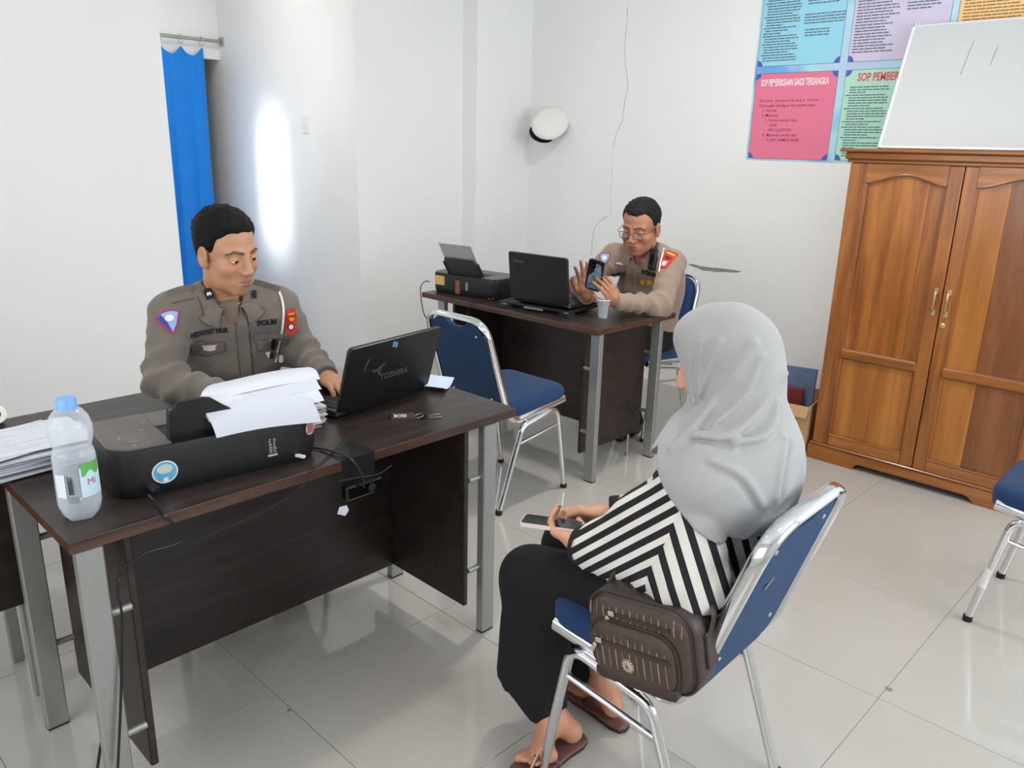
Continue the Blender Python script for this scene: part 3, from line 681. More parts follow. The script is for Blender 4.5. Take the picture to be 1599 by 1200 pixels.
# ---------------------------------------------------------------- cardboard box beside the cabinet
cbm = mat('cardboard', (186, 148, 104), 0.8, var=0.06, scale=6)
bx = thing('cardboard_box', 'open tan cardboard box on the floor beside the cabinet', 'box', (4.06, 1.80, 0), R(8))
for q in ((-0.19, -0.184, -0.165, 0.165), (0.184, 0.19, -0.165, 0.165), (-0.184, 0.184, -0.165, -0.159), (-0.184, 0.184, 0.159, 0.165)): obj('side', MB().box(*q, 0.004, 0.275), cbm, bx)
obj('bottom', MB().box(-0.19, 0.19, -0.165, 0.165, 0, 0.004), cbm, bx)
obj('flap', MB().box(-0.25, -0.19, -0.16, 0.16, 0, 0.003, Matrix.Translation((0, 0, 0.272)) @ Matrix.Rotation(0.0, 4, 'Y')).xf(Matrix.Translation((-0.19, 0, 0.273)) @ Matrix.Rotation(R(-62), 4, 'Y') @ Matrix.Translation((0.19, 0, -0.273))), cbm, bx)
fo = tag(obj('file_folder', MB().cbox(-0.11, 0.11, 0, 0.30, -0.011, 0.011, 0.003, basis((4.03, 1.775, 0.13), (0.25, -1, 0.0), (0.10, 0.22, 1))), mat('folder_blue', (86, 104, 134), 0.6, var=0.08, scale=20)), 'grey blue folder sticking up out of the cardboard box', 'folder')
ro = tag(obj('folder', MB().cbox(-0.10, 0.10, 0, 0.30, -0.014, 0.014, 0.003, basis((3.985, 1.80, 0.03), (0.25, -1, 0.0), (0.02, 0.10, 1))), mat('folder_red', (112, 28, 32), 0.5)), 'dark red folder inside the cardboard box', 'folder')
# ---------------------------------------------------------------- printers
M['pr_top'] = mat('dusty_printer_top', (104, 99, 94), 0.6, var=0.12, scale=14)
M['pr_body'] = mat('printer_black', (27, 27, 30), 0.42)
M['stick_blue'] = mat('sticker_blue', (96, 170, 206), 0.5, var=0.1, scale=30); M['stick_w'] = mat('sticker_white', (226, 226, 222), 0.5)
M['stick_or'] = mat('sticker_orange', (226, 182, 112), 0.6); M['tape_br'] = mat('brown_tape', (150, 88, 44), 0.4); M['pink'] = mat('sticker_pink', (206, 172, 164), 0.5)
def make_printer(label, loc, rz, variant):
    """x along the length, -y the rear with the paper feeder; origin at the rear left bottom corner"""
    t = thing('inkjet_printer', label, 'printer', loc, rz, 'black inkjet printers')
    L, D, H = 0.445, 0.25, 0.108
    ls = []
    for z, k in ((0.0, 0.93), (0.012, 0.975), (0.03, 0.992), (0.075, 1.0), (0.098, 0.997), (H, 0.985)):
        ls.append([(L/2+p[0]*(1-(1-k)*0.6), D/2+p[1]*k, z) for p in rrect(L, D, 0.055, 7)])
    obj('body', layers(MB(), ls), M['pr_body'], t, True, 50)
    # raised grey lids left and right of the feed slot
    def lid(x0, x1):
        po = [(x0+0.05-0.05*math.sin(PI/2*k/6), 0.008+0.05-0.05*math.cos(PI/2*k/6)) for k in range(7)] if x0 < 0.1 else [(x0, 0.008)]
        po2 = [(x1, 0.008), (x1, D-0.01), (x0, D-0.01)] if x0 < 0.1 else [(x1-0.05+0.05*math.sin(PI/2*k/6), 0.008+0.05-0.05*math.cos(PI/2*k/6)) for k in range(7)]+[(x1, D-0.01), (x0, D-0.01)]
        po = (po[::-1] if x0 < 0.1 else po)+po2
        return po
    obj('top_lid', MB().prism(lid(0.003, 0.118), H-0.002, H+0.004), M['pr_top'], t)
    obj('top_lid', MB().prism(lid(0.345, L-0.003), H-0.002, H+0.004), M['pr_body'] if variant == 1 else M['pr_top'], t)
    obj('front_lid', MB().cbox(0.118, 0.345, 0.135, D-0.01, H-0.002, H+0.004, 0.002), M['pr_top'], t)
    obj('feed_well', MB().cbox(0.120, 0.343, 0.030, 0.133, H-0.03, H+0.0005, 0.002), M['black_matte'], t)
    # paper support leaning back over the rear
    tilt = R(14 if variant == 1 else 35); hh = 0.100 if variant == 1 else 0.125
    SM = Matrix.Translation((0.117, 0.028, H-0.006)) @ Matrix.Rotation(tilt, 4, 'X')
    po = [(0.0, 0), (0.228, 0), (0.226, 0.030), (0.150, 0.045), (0.115, 0.070), (0.085, hh*0.96), (0.070, hh), (0.020, hh), (0.004, hh*0.75)] if variant == 1 else [(0.0, 0), (0.228, 0), (0.226, hh*0.7), (0.212, hh), (0.018, hh), (0.004, hh*0.75)]
    sup = obj('paper_support', MB().prism(po, -0.0035, 0.0035, SM @ Matrix(((1, 0, 0, 0), (0, 0, -1, 0), (0, 1, 0, 0), (0, 0, 0, 1)))), M['pr_body'] if variant == 1 else mat('support_grey', (62, 60, 62), 0.5), t)
    for a in ((0.0,) if variant == 1 else (0.0, 0.225)): obj('support_rib', MB().cbox(a, a+0.004, -0.010, 0.012, 0, hh*0.8, 0.001, SM), M['pr_body'], sup)
    if variant == 1:
        obj('sticker', MB().lathe([(0.0001, 0), (0.0255, 0), (0.0255, 0.0006), (0.0001, 0.0006)], 28, Matrix.Translation((0.098, 0.0006, 0.050)) @ Matrix.Rotation(PI/2, 4, 'X')), M['stick_w'], t)
        obj('sticker_print', MB().lathe([(0.0001, 0), (0.0225, 0), (0.0225, 0.0006), (0.0001, 0.0006)], 28, Matrix.Translation((0.098, 0.0002, 0.050)) @ Matrix.Rotation(PI/2, 4, 'X')), M['stick_blue'], t)
        obj('sticker_print', MB().lathe([(0.0001, 0), (0.014, 0), (0.014, 0.0006), (0.0001, 0.0006)], 20, Matrix.Translation((0.098, -0.0002, 0.057)) @ Matrix.Rotation(PI/2, 4, 'X') @ Matrix.Diagonal((1.1, 0.75, 1, 1))), mat('sticker_mint', (190, 208, 198), 0.5), t)
        obj('sticker_code', MB().box(0.093, 0.103, -0.001, 0.0, 0.028, 0.037), M['stick_w'], t)
        mb = MB(); rr_ = random.Random(5)
        for c in range(2):
            z = 0.040
            while z < 0.075: h_ = rr_.uniform(0.002, 0.005); mb.box(0.318+0.010*c, 0.3235+0.010*c+rr_.uniform(-0.002, 0.002), -0.0008, 0.0004, z, z+h_*0.6); z += h_+0.0012
        mb.box(0.314, 0.336, -0.0008, 0.0004, 0.031, 0.036)
        obj('type_label', mb, mat('label_grey', (170, 170, 168), 0.5), t)
        obj('sticker', MB().lathe([(0.0001, 0), (0.0175, 0), (0.0175, 0.0006), (0.0001, 0.0006)], 24, Matrix.Translation((0.4195, 0.0080, 0.078)) @ Matrix.Rotation(R(32), 4, 'Z') @ Matrix.Rotation(PI/2, 4, 'X')), M['pink'], t)
        mb = MB()
        for i in range(5): mb.box(-0.011, 0.011, -0.0012, 0, -0.011+0.005*i, -0.0085+0.005*i, Matrix.Translation((0.4198, 0.0075, 0.078)) @ Matrix.Rotation(R(32), 4, 'Z'))
        obj('sticker_rows', mb, mat('maroon_print', (140, 70, 70), 0.6), t)
        obj('cartridge_cap', MB().lathe([(0.018, 0), (0.018, 0.004), (0.0001, 0.005)], 20, Matrix.Translation((0.372, 0.035, H+0.004))), M['grey_plastic'], t, True)
        obj('power_plug', MB().tube([(0.066, 0.002, 0.028), (0.069, -0.014, 0.027), (0.073, -0.026, 0.022)], 0.0085, 8), M['black_matte'], t, True)
        obj('usb_plug', MB().cbox(-0.004, 0.004, -0.016, 0.010, -0.0035, 0.0035, 0.001, Matrix.Translation((0.385, -0.004, 0.018)) @ Matrix.Rotation(R(25), 4, 'Z')), M['white'], t)
        for a, b in ((0.05, 0.03), (0.085, 0.12), (0.10, 0.17), (0.035, 0.09)): obj('scuff', MB().cbox(a, a+0.007, b, b+0.002, H+0.0038, H+0.0046, 0.0003), mat('scuff', (190, 186, 176), 0.7), t)
        obj('power_button', MB().lathe([(0.011, 0), (0.011, 0.0015), (0.0001, 0.002)], 16, Matrix.Translation((0.055, 0.05, H+0.004))), M['grey_plastic'], t)
    else:
        obj('sticker', MB().box(0.030, 0.098, -0.0008, 0.0006, 0.045, 0.095), M['stick_or'], t)
        for x_ in (0.175, ): obj('tape', MB().cbox(x_, x_+0.030, -0.001, 0.001, 0.010, 0.082, 0.0004), M['tape_br'], t)
        obj('tape', MB().cbox(-0.015, 0.015, -0.001, 0.001, 0.006, 0.088, 0.0004, Matrix.Translation((0.408, 0.010, 0)) @ Matrix.Rotation(R(22), 4, 'Z')), M['tape_br'], t)
        mb = MB()
        for i in range(4): mb.box(0.245+0.004*i, 0.2475+0.004*i, -0.0008, 0.0004, 0.035, 0.075+0.006*(i % 2))
        obj('type_label', mb, mat('label_grey', (170, 170, 168), 0.5), t)
        obj('paper', MB().sheet([[SM @ Vector((0.006+0.215*u, 0.007+0.010*v, 0.02+0.190*v)) for v in [k/6 for k in range(7)]] for u in [k/4 for k in range(5)]], 0.002), mat('paper_grey', (176, 176, 176), 0.8), t, True)
    return t
pr1 = make_printer('black inkjet printer with papers in its feeder on the near desk', (0.556, 1.740, 0.75), R(-6.6), 1)
pr1.scale = (1.12, 1.04, 1.07)
pr2 = make_printer('black inkjet printer with brown tape at the end of the far desk', (2.838, 3.372, 0.75), R(-90+9), 2)
# paper in the near printer's feeder: sheets curling over towards the officer
pst = thing('paper_sheets', 'white sheets curling out of the near printer feeder', 'paper', (0.79, 1.714, 0.862))
base_prof = [(-0.018, 0.004), (-0.006, 0.034), (0.018, 0.064), (0.052, 0.078), (0.11, 0.074), (0.18, 0.055)]
for k in range(6):
    pf = [(p.y, p.z) for p in spline([(0, y+0.003*k, z+0.0014*k+(0.0018*k if i > 2 else 0)) for i, (y, z) in enumerate(base_prof)], 3)]; g = []
    if k: pf = pf[3+2*(k % 3):]
    for i in range(9):
        u = i/8; row = []
        for (yy, zz) in pf: row.append((-0.012+(0.258+0.004*k)*u-0.25*min(yy+0.018, 0.05)+(0.75-0.45*u)*max(0, yy-0.035)+0.006*k*u, yy-0.036*u+0.004*math.sin(3*u), zz+0.004*math.sin(4*u+k)-0.008*u+0.002*u*k))
        g.append(row)
    obj('sheet', MB().sheet(g, 0.0006), M['paper'] if k % 2 else M['paper2'], pst, True)

# ---------------------------------------------------------------- water bottle
def film(name, col, clear, rough=0.1):
    m, nt, p = newmat(name); p.inputs['Base Color'].default_value = srgb(*col); p.inputs['Roughness'].default_value = rough
    tr = node(nt, 'ShaderNodeBsdfTransparent'); mx = node(nt, 'ShaderNodeMixShader'); lw = node(nt, 'ShaderNodeLayerWeight'); lw.inputs['Blend'].default_value = 0.35
    ma = node(nt, 'ShaderNodeMath', operation='MULTIPLY_ADD'); ma.inputs[1].default_value = 0.55*(1-clear)+0.25; ma.inputs[2].default_value = 1-clear
    nt.links.new(lw.outputs['Facing'], ma.inputs[0]); nt.links.new(ma.outputs[0], mx.inputs[0]); nt.links.new(tr.outputs[0], mx.inputs[1]); nt.links.new(p.outputs[0], mx.inputs[2])
    nt.links.new(mx.outputs[0], nt.nodes['Material Output'].inputs[0]); return m
M['pet'] = film('clear_pet', (226, 232, 238), 0.84, 0.08); M['water'] = film('water', (214, 226, 232), 0.80, 0.05)
wbt = thing('water_bottle', 'clear plastic water bottle with light blue cap on the near desk', 'bottle', (0.487, 1.742, 0.75))
prof = [(0.001, 0.010), (0.018, 0.004), (0.030, 0.0), (0.038, 0.010), (0.0425, 0.030), (0.0430, 0.050), (0.0425, 0.100), (0.0420, 0.138), (0.0395, 0.150), (0.0370, 0.156), (0.0372, 0.162), (0.0405, 0.172), (0.0430, 0.188), (0.0425, 0.205), (0.0370, 0.224), (0.0270, 0.238), (0.0190, 0.244), (0.0170, 0.248), (0.0170, 0.256)]
wob = lambda a, z: 1+(0.075*math.cos(5*a)-0.05 if z < 0.028 else 0)
inner = [(max(r-0.0012, 0.0005), z+(0.0012 if i < 3 else 0)) for i, (r, z) in enumerate(prof)]
obj('shell', MB().lathe(prof, 40, wob=wob).lathe(inner[::-1], 40, wob=wob), M['pet'], wbt, True, 60)
wp_ = [p for p in [(r-0.002 if r > 0.003 else r, z+0.003 if i < 3 else z) for i, (r, z) in enumerate(prof)] if p[1] <= 0.138]+[(0.040, 0.140), (0.001, 0.140)]
obj('water', MB().lathe(wp_, 32), M['water'], wbt, True, 50)
obj('cap', MB().lathe([(0.0195, 0.240), (0.0200, 0.242), (0.0200, 0.246), (0.0192, 0.2475), (0.0192, 0.262), (0.0175, 0.2645), (0.0001, 0.265)], 32, wob=lambda a, z: 1+0.012*math.cos(36*a)), mat('cap_blue', (120, 172, 232), 0.4), wbt, True, 50)
def wrap(a0, a1, z0, z1, r, n=14): return [[(r*math.cos(a0+(a1-a0)*i/n), r*math.sin(a0+(a1-a0)*i/n), z) for z in (z0, (z0+z1)/2, z1)] for i in range(n+1)]
ca = math.atan2(-1.742, -0.487)
lb = obj('label', MB().sheet(wrap(ca+0.12, ca+1.25, 0.056, 0.122, 0.0438), 0.0002), mat('label_ice', (206, 226, 238), 0.4), wbt, True)
obj('label', MB().sheet(wrap(ca-1.1, ca-0.55, 0.058, 0.110, 0.0438), 0.0002), mat('label_pale', (222, 230, 238), 0.4), wbt, True)
g = [[(0.0441*math.cos(a), 0.0441*math.sin(a), 0.108+0.022*k+0.006*math.sin(a*9)*(1-k)) for k in (0, 0.5, 1)] for a in [ca+0.2+1.0*i/12 for i in range(13)]]
obj('green_hills', MB().sheet(g, 0.0002), mat('label_green', (96, 178, 84), 0.5), lb, True)
mb = MB(); rr_ = random.Random(2)
for i in range(8):
    a = ca-0.42+0.028*i; h_ = 0.030+0.012*rr_.random()
    mb.tube([(0.0441*math.cos(a), 0.0441*math.sin(a), 0.066), (0.0441*math.cos(a), 0.0441*math.sin(a), 0.066+h_)], 0.0004+0.0003*(i % 2), 4)
for i in range(4):
    mb.tube([(0.0441*math.cos(a), 0.0441*math.sin(a), 0.048+0.004*i) for a in [ca-0.5+0.05*k for k in range(11)]], 0.0005, 4)
obj('bar_code', mb, mat('bar_ink', (70, 74, 84), 0.6), wbt)
tm = text_mb('Mi', 0.020, Matrix(), 0.0002)
tm.v = [((0.0444+v[2])*math.cos(ca+0.42+v[0]/0.044), (0.0444+v[2])*math.sin(ca+0.42+v[0]/0.044), 0.082+v[1]) for v in tm.v]
obj('lettering', tm, mat('label_red', (190, 96, 110), 0.5), lb)

# ---------------------------------------------------------------- paper stack on the side table
st = thing('paper_stack', 'thick stack of white papers on the left end of the desk', 'paper', (0.485, 2.155, 0.75), R(4))
rr_ = random.Random(11); zz = 0.0005
for i in range(16):
    th = rr_.uniform(0.0015, 0.0045) if i < 15 else 0.0006; dx, dy, a = rr_.uniform(-0.035, 0.03), rr_.uniform(-0.02, 0.02), R(rr_.uniform(-9, 9)); w_, h_ = 0.325, 0.212
    MX = Matrix.Translation((dx-0.02, dy, zz)) @ Matrix.Rotation(a, 4, 'Z'); g = []
    obj('sheaf', MB().box(-w_/2, w_/2, -h_/2, h_/2, 0, th, MX), M['paper'] if i % 3 else M['paper2'], st); zz += th+0.0006
top = Matrix.Translation((-0.02, 0, zz)) @ Matrix.Rotation(R(-6), 4, 'Z')
o = obj('top_sheet', MB().box(-0.165, 0.165, -0.105, 0.105, 0, 0.0006, top), M['paper'], st)
mb = MB()
for i in range(11):
    if i in (1, 4): continue
    mb.box(-0.145, -0.145+0.27*rr_.uniform(0.5, 1), 0.085-0.016*i, 0.0875-0.016*i, 0.0006, 0.0009, top)
obj('text_rows', mb, mat('faint_print', (186, 188, 198), 0.8), o)
ro_ = thing('tape_roll', 'small white roll with a dark core at the left edge of the side table', 'roll', (0.512, 2.495, 0.776))
obj('roll', MB().lathe([(0.014, -0.02), (0.028, -0.02), (0.028, 0.02), (0.014, 0.02), (0.014, -0.02)], 24, Matrix.Rotation(R(60), 4, 'X') @ Matrix.Rotation(R(0), 4, 'Y')), M['white'], ro_, True)
obj('core', MB().lathe([(0.014, -0.0195), (0.014, 0.0195)], 18, Matrix.Rotation(R(60), 4, 'X')), M['black_matte'], ro_, True)

# ---------------------------------------------------------------- laptops
def make_laptop(name, label, O, dirx, lean, base_dir, w_, hgt, brand, base_z0):
    """O = lower left corner of the lid as seen from behind, dirx = along the lid, lean = top offset"""
    t = thing(name, label, 'laptop', O, 0, 'black laptops seen from behind')
    X = Vector(dirx).normalized(); LM = basis((0, 0, 0), X, Vector(lean))     # z = back of lid?
    zs = 1 if (LM.to_3x3() @ Vector((0, 0, 1))).dot(-Vector(base_dir)) > 0 else -1
    ls = []
    for k, z in ((0.985, 0.012), (1.0, 0.009), (1.0, 0.0), (0.985, -0.002)):
        ls.append([LM @ Vector((w_/2+p[0]*k, hgt/2+p[1]*(1-(1-k)*0.6), z*zs)) for p in rrect(w_, hgt, 0.012, 4)])
    lid = obj('screen_lid', layers(MB(), ls), M['black'], t, True, 40)
    obj('screen', MB().box(0.015, w_-0.015, 0.018, hgt-0.012, min(-0.0025*zs, -0.0005*zs), max(-0.0025*zs, -0.0005*zs), LM), mat('screen_glow', (30, 38, 52), 0.15), lid)
    BD = Vector(base_dir).normalized(); BMx = basis((0, 0, base_z0), X, BD)
    z2 = 1 if (BMx.to_3x3() @ Vector((0, 0, 1))).z > 0 else -1
    ls = []
    for k, z in ((0.97, 0.0), (1.0, 0.005), (1.0, 0.018), (0.985, 0.022)):
        ls.append([BMx @ Vector((w_/2+p[0]*k, 0.125+p[1]*k, z*z2)) for p in rrect(w_, 0.25, 0.014, 4)])
    ba = obj('base', layers(MB(), ls), M['black'], t, True, 40)
    mb = MB()
    for r_ in range(6):
        for c in range(14):
            a = 0.02+(w_-0.04)*c/14; mb.cbox(a+0.001, a+(w_-0.04)/14-0.001, 0.03+0.018*r_, 0.045+0.018*r_, min(0.021*z2, 0.0245*z2), max(0.021*z2, 0.0245*z2), 0.001, BMx)
    kb = obj('keyboard', mb, M['black_matte'], ba); kb['kind'] = 'stuff'
    obj('touchpad', MB().cbox(w_*0.35, w_*0.62, 0.155, 0.225, min(0.0215*z2, 0.0228*z2), max(0.0215*z2, 0.0228*z2), 0.0008, BMx), M['black_gloss'], ba)
    obj('hinge', MB().tube([LM @ Vector((0.04, -0.002, 0.003*zs)), LM @ Vector((w_-0.04, -0.002, 0.003*zs))], 0.007, 8), M['black'], t, True)
    return t, lid, LM, zs
lp1, lid1, LM1, zs1 = make_laptop('laptop', 'black laptop with a torn sticker and maker lettering on the near desk', (1.238, 1.905, 0.772), (0.396, 0.062, 0.0), (-0.004, -0.062, 0.205), (-0.15, 1, 0), 0.398, 0.213, 'TOSHIBA', -0.0215)
FL = LM1 @ Matrix.Diagonal((1, 1, zs1, 1))
obj('lettering', text_mb('TOSHIBA', 0.030, FL @ Matrix.Translation((0.148, 0.078, 0.0122)), 0.0006, sx=1.0, bold=0.0006), mat('grey_lettering', (92, 94, 98), 0.4, 0.3), lid1)
obj('maker_badge', MB().cbox(0.176, 0.186, 0.186, 0.204, 0.0118, 0.0128, 0.0003, FL).cbox(0.188, 0.197, 0.182, 0.200, 0.0118, 0.0128, 0.0003, FL), mat('badge_blue', (120, 150, 190), 0.4), lid1)
M['residue'] = mat('glue_residue', (62, 62, 60), 0.8)
for po in ([(0.10, 0.13), (0.118, 0.120), (0.135, 0.128), (0.150, 0.135), (0.168, 0.140), (0.155, 0.128), (0.146, 0.118), (0.150, 0.100), (0.140, 0.096), (0.132, 0.112), (0.115, 0.112)], [(0.078, 0.160), (0.092, 0.172), (0.088, 0.158), (0.080, 0.140), (0.076, 0.120), (0.072, 0.140)]):
    obj('sticker_residue', MB().prism(po, 0.0118, 0.0124, FL), M['residue'], lid1)
lp2, lid2, LM2, zs2 = make_laptop('laptop', 'black laptop on a cooling pad on the far desk', (2.868, 2.775, 0.808), (0.052, -0.335, -0.004), (-0.035, -0.003, 0.232), (1, 0.14, -0.06), 0.342, 0.232, 'lenovo', -0.020)
FL2 = LM2 @ Matrix.Diagonal((1, 1, zs2, 1))
obj('lettering', text_mb('lenovo', 0.024, FL2 @ Matrix.Translation((0.030, 0.183, 0.0122)), 0.0006, sx=0.9), mat('grey_lettering', (112, 112, 112), 0.4, 0.3), lid2)
# cooling pad
cpd = thing('cooling_pad', 'black laptop cooling pad under the far laptop', 'cooling pad', (2.845, 2.83, 0.75), math.atan2(-0.335, 0.052))
# x along the back edge (towards -Y), y = away from the officer
PMm = Matrix()
obj('platform', MB().cbox(-0.02, 0.42, 0.0, 0.26, 0.012, 0.028, 0.004), M['black'], cpd)
for a in (0.0, 0.365):
    obj('rear_foot', MB().prism([(a, 0.0), (a+0.075, 0.0), (a+0.060, -0.045), (a+0.012, -0.045)], 0.0, 0.020), M['black'], cpd)
    obj('foot_hole', MB().lathe([(0.013, 0), (0.013, 0.0215), (0.009, 0.0215), (0.009, 0.0205), (0.0001, 0.0205)], 14, Matrix.Translation((a+0.037, -0.02, 0))), M['grey_plastic'], cpd, True)
obj('cable_grip', MB().cbox(0.15, 0.26, -0.02, 0.0, 0.010, 0.020, 0.003), M['grey_plastic'], cpd)
obj('stop_ledge', MB().cbox(-0.02, 0.42, 0.25, 0.262, 0.012, 0.034, 0.003), M['black'], cpd)
for a in (0.10, 0.30): obj('fan_grille', MB().lathe([(0.055, 0), (0.055, 0.002), (0.012, 0.002), (0.012, 0)], 20, Matrix.Translation((a, 0.13, 0.0275))), M['black_matte'], cpd, True)

# ---------------------------------------------------------------- keys with a leather fob
ky = thing('key_set', 'two keys on a ring with a dark leather fob on the near desk', 'keys', (1.388, 1.782, 0.75), math.atan2(-0.047, 0.053)+R(6))
FB = Matrix.Translation((0, 0.004, 0.006)) @ Matrix.Rotation(R(32), 4, 'X')
fob = obj('leather_fob', MB().cbox(-0.036, 0.036, -0.0145, 0.0145, -0.003, 0.003, 0.003, FB), mat('leather_dark', (34, 28, 24), 0.5, bump=0.3, bscale=900), ky)
obj('lettering', text_mb('BOSS', 0.0150, FB @ Matrix.Translation((-0.0255, -0.005, 0.0032)), 0.0004, sx=1.1, bold=0.0004), mat('fob_gold', (226, 208, 176), 0.4), fob)
obj('split_ring', MB().tube(arc((0.050, 0.006, 0.006), 0.013, 0, 2*PI, 18, (1, 0, 0.2), (0, 1, 0.1))[:-1], 0.0012, 6, True), M['steel'], ky, True)
for a, dy in ((0.0, -0.004), (R(18), 0.006)):
    KM = Matrix.Translation((0.058, dy, 0.003)) @ Matrix.Rotation(a, 4, 'Z')
    k = obj('key', MB().box(0.016, 0.060, -0.0028, 0.0028, -0.001, 0.001, KM).box(0.030, 0.055, -0.0042, -0.0028, -0.001, 0.001, KM), M['steel'], ky)
    obj('key_head', MB().lathe([(0.0115, -0.0022), (0.0115, 0.0022)], 14, KM @ Matrix.Translation((0.006, 0, 0))), M['black'], k, True)

# ---------------------------------------------------------------- papers by the laptop
pp_ = thing('leaflet', 'curled white leaflet at the right end of the near desk', 'paper', (1.66, 1.99, 0.752), R(30))
g = [[(-0.055+0.11*u, -0.075+0.15*v, 0.0006+0.020*(abs(u-0.45)*2)**2*0.8+0.004*v) for v in [k/6 for k in range(7)]] for u in [k/10 for k in range(11)]]
obj('sheet', MB().sheet(g, 0.0005), mat('paper_blueish', (206, 216, 234), 0.7), pp_, True)
bk = thing('document_pile', 'pile of documents behind the near printer and laptop', 'paper', (1.098, 2.045, 0.75), R(-6))
zz = 0.0005; rr_ = random.Random(4)
for i in range(12):
    th = rr_.uniform(0.003, 0.006); c = M['paper'] if i % 4 else mat('folder_tan', (176, 150, 120), 0.8)
    obj('document', MB().box(-0.11, 0.11, -0.15, 0.15, 0, th, Matrix.Translation((rr_.uniform(-0.01, 0.01), rr_.uniform(-0.01, 0.01), zz)) @ Matrix.Rotation(R(rr_.uniform(-5, 5)), 4, 'Z')), c, bk); zz += th+0.0007
g = [[(-0.10+0.21*u, -0.14+0.28*v, zz+0.001+0.022*u**2*(0.4+0.6*v)) for v in [k/5 for k in range(6)]] for u in [k/8 for k in range(9)]]
obj('top_sheet', MB().sheet(g, 0.0006), M['paper'], bk, True)

# ---------------------------------------------------------------- cup of water
M['cup'] = film('thin_clear_plastic', (228, 234, 234), 0.80, 0.1)
cpn = thing('water_cup', 'sealed clear plastic cup of water with a straw on the far desk', 'cup', (3.012, 2.305, 0.75))
obj('cup_wall', MB().lathe([(0.0001, 0.0), (0.020, 0.0), (0.0225, 0.006), (0.0265, 0.060), (0.0290, 0.062), (0.0305, 0.086), (0.034, 0.087), (0.034, 0.0885), (0.0298, 0.0885), (0.0280, 0.064), (0.0255, 0.0625), (0.0215, 0.007), (0.0190, 0.0015), (0.0001, 0.0015)], 28), M['cup'], cpn, True, 50)
obj('water', MB().lathe([(0.0001, 0.002), (0.0190, 0.002), (0.0208, 0.006), (0.0250, 0.060), (0.0268, 0.066), (0.0001, 0.066)], 24), M['water'], cpn, True, 50)
obj('seal', MB().lathe([(0.0001, 0.0888), (0.035, 0.0886), (0.035, 0.0898), (0.0001, 0.0902)], 24), mat('seal_film', (214, 224, 224), 0.35), cpn, True)
obj('straw', MB().tube([(0.004, 0.0, 0.03), (0.0, -0.004, 0.108)], 0.0022, 8), mat('straw', (238, 214, 206), 0.5), cpn, True)

# ---------------------------------------------------------------- power strip and cables at the near desk
ps = thing('power_strip', 'black power strip taped under the front edge of the near desk', 'power strip', (1.118, 1.611, 0.667))
obj('housing', MB().cbox(-0.058, 0.058, -0.016, 0.012, -0.020, 0.020, 0.005), M['black_gloss'], ps)
obj('tape', MB().cbox(-0.050, 0.052, 0.0125, 0.0138, -0.01, 0.084, 0.0003).cbox(-0.050, 0.052, 0.0125, 0.115, 0.0835, 0.0848, 0.0003), M['black'], ps)
obj('torn_paper', MB().prism([(-0.085, -0.045), (-0.062, -0.058), (-0.050, -0.046), (-0.056, -0.030), (-0.078, -0.028)], 0, 0.0006, Matrix(((1, 0, 0, 0), (0, 0, -1, -0.010), (0, 1, 0, 0), (0, 0, 0, 1)))), M['paper'], ps)
obj('socket', MB().lathe([(0.012, 0), (0.012, 0.001), (0.0001, 0.001)], 14, Matrix.Translation((0.02, -0.0165, 0.0)) @ Matrix.Rotation(PI/2, 4, 'X')), M['black_matte'], ps)
def cable(label, pts, r=0.0026, n=8, name='cable', m='cable'):
    return tag(obj(name, MB().tube(spline(pts, n), r, 6), M[m], None, True), label, 'cable')
ay = lambda x, y, Y: tuple(at_y(x, y, Y))
cable('black power cable hanging from the near printer to the desk leg', [tuple(at_z(232, 773, 0.768)), tuple(at_z(243, 784, 0.757)), tuple(at_z(252, 796, 0.7545)), tuple(at_z(259, 806, 0.752)), ay(272, 820, 1.612), ay(286, 834, 1.612), ay(284, 845, 1.612), ay(262, 854, 1.612), ay(228, 864, 1.612), ay(197, 884, 1.615), ay(186, 905, 1.618), ay(184, 930, 1.618), ay(190, 960, 1.619), ay(190, 1030, 1.617), ay(188, 1110, 1.613), ay(184, 1200, 1.611)], 0.0030)
cable('thin dark usb cable drooping along the front of the near desk', [(1.245, 1.800, 0.753), ay(531, 668, 1.76), ay(532, 690, 1.72), (1.05, 1.665, 0.7535), (0.985, 1.622, 0.7535), ay(470, 762, 1.612), ay(420, 795, 1.610), ay(370, 818, 1.610), ay(330, 835, 1.610), ay(270, 862, 1.612), ay(215, 888, 1.612), ay(188, 905, 1.609), ay(186, 935, 1.609)], 0.0018)
cable('dark cable looping from the near desktop down to the power strip', [(1.06, 1.760, 0.752), (1.075, 1.70, 0.757), (1.085, 1.64, 0.756), (1.092, 1.606, 0.748), ay(565, 742, 1.590), ay(568, 762, 1.588)], 0.0024)
cable('thin cable over the top of the power strip', [ay(528, 752, 1.592), ay(560, 746, 1.588), ay(590, 741, 1.590), ay(612, 727, 1.596)], 0.0016)
cable('cable lying on the floor behind the near left desk leg', [ay(176, 985, 1.68), ay(170, 1090, 1.69), ay(158, 1160, 1.70), ay(150, 1215, 1.71)], 0.0034)
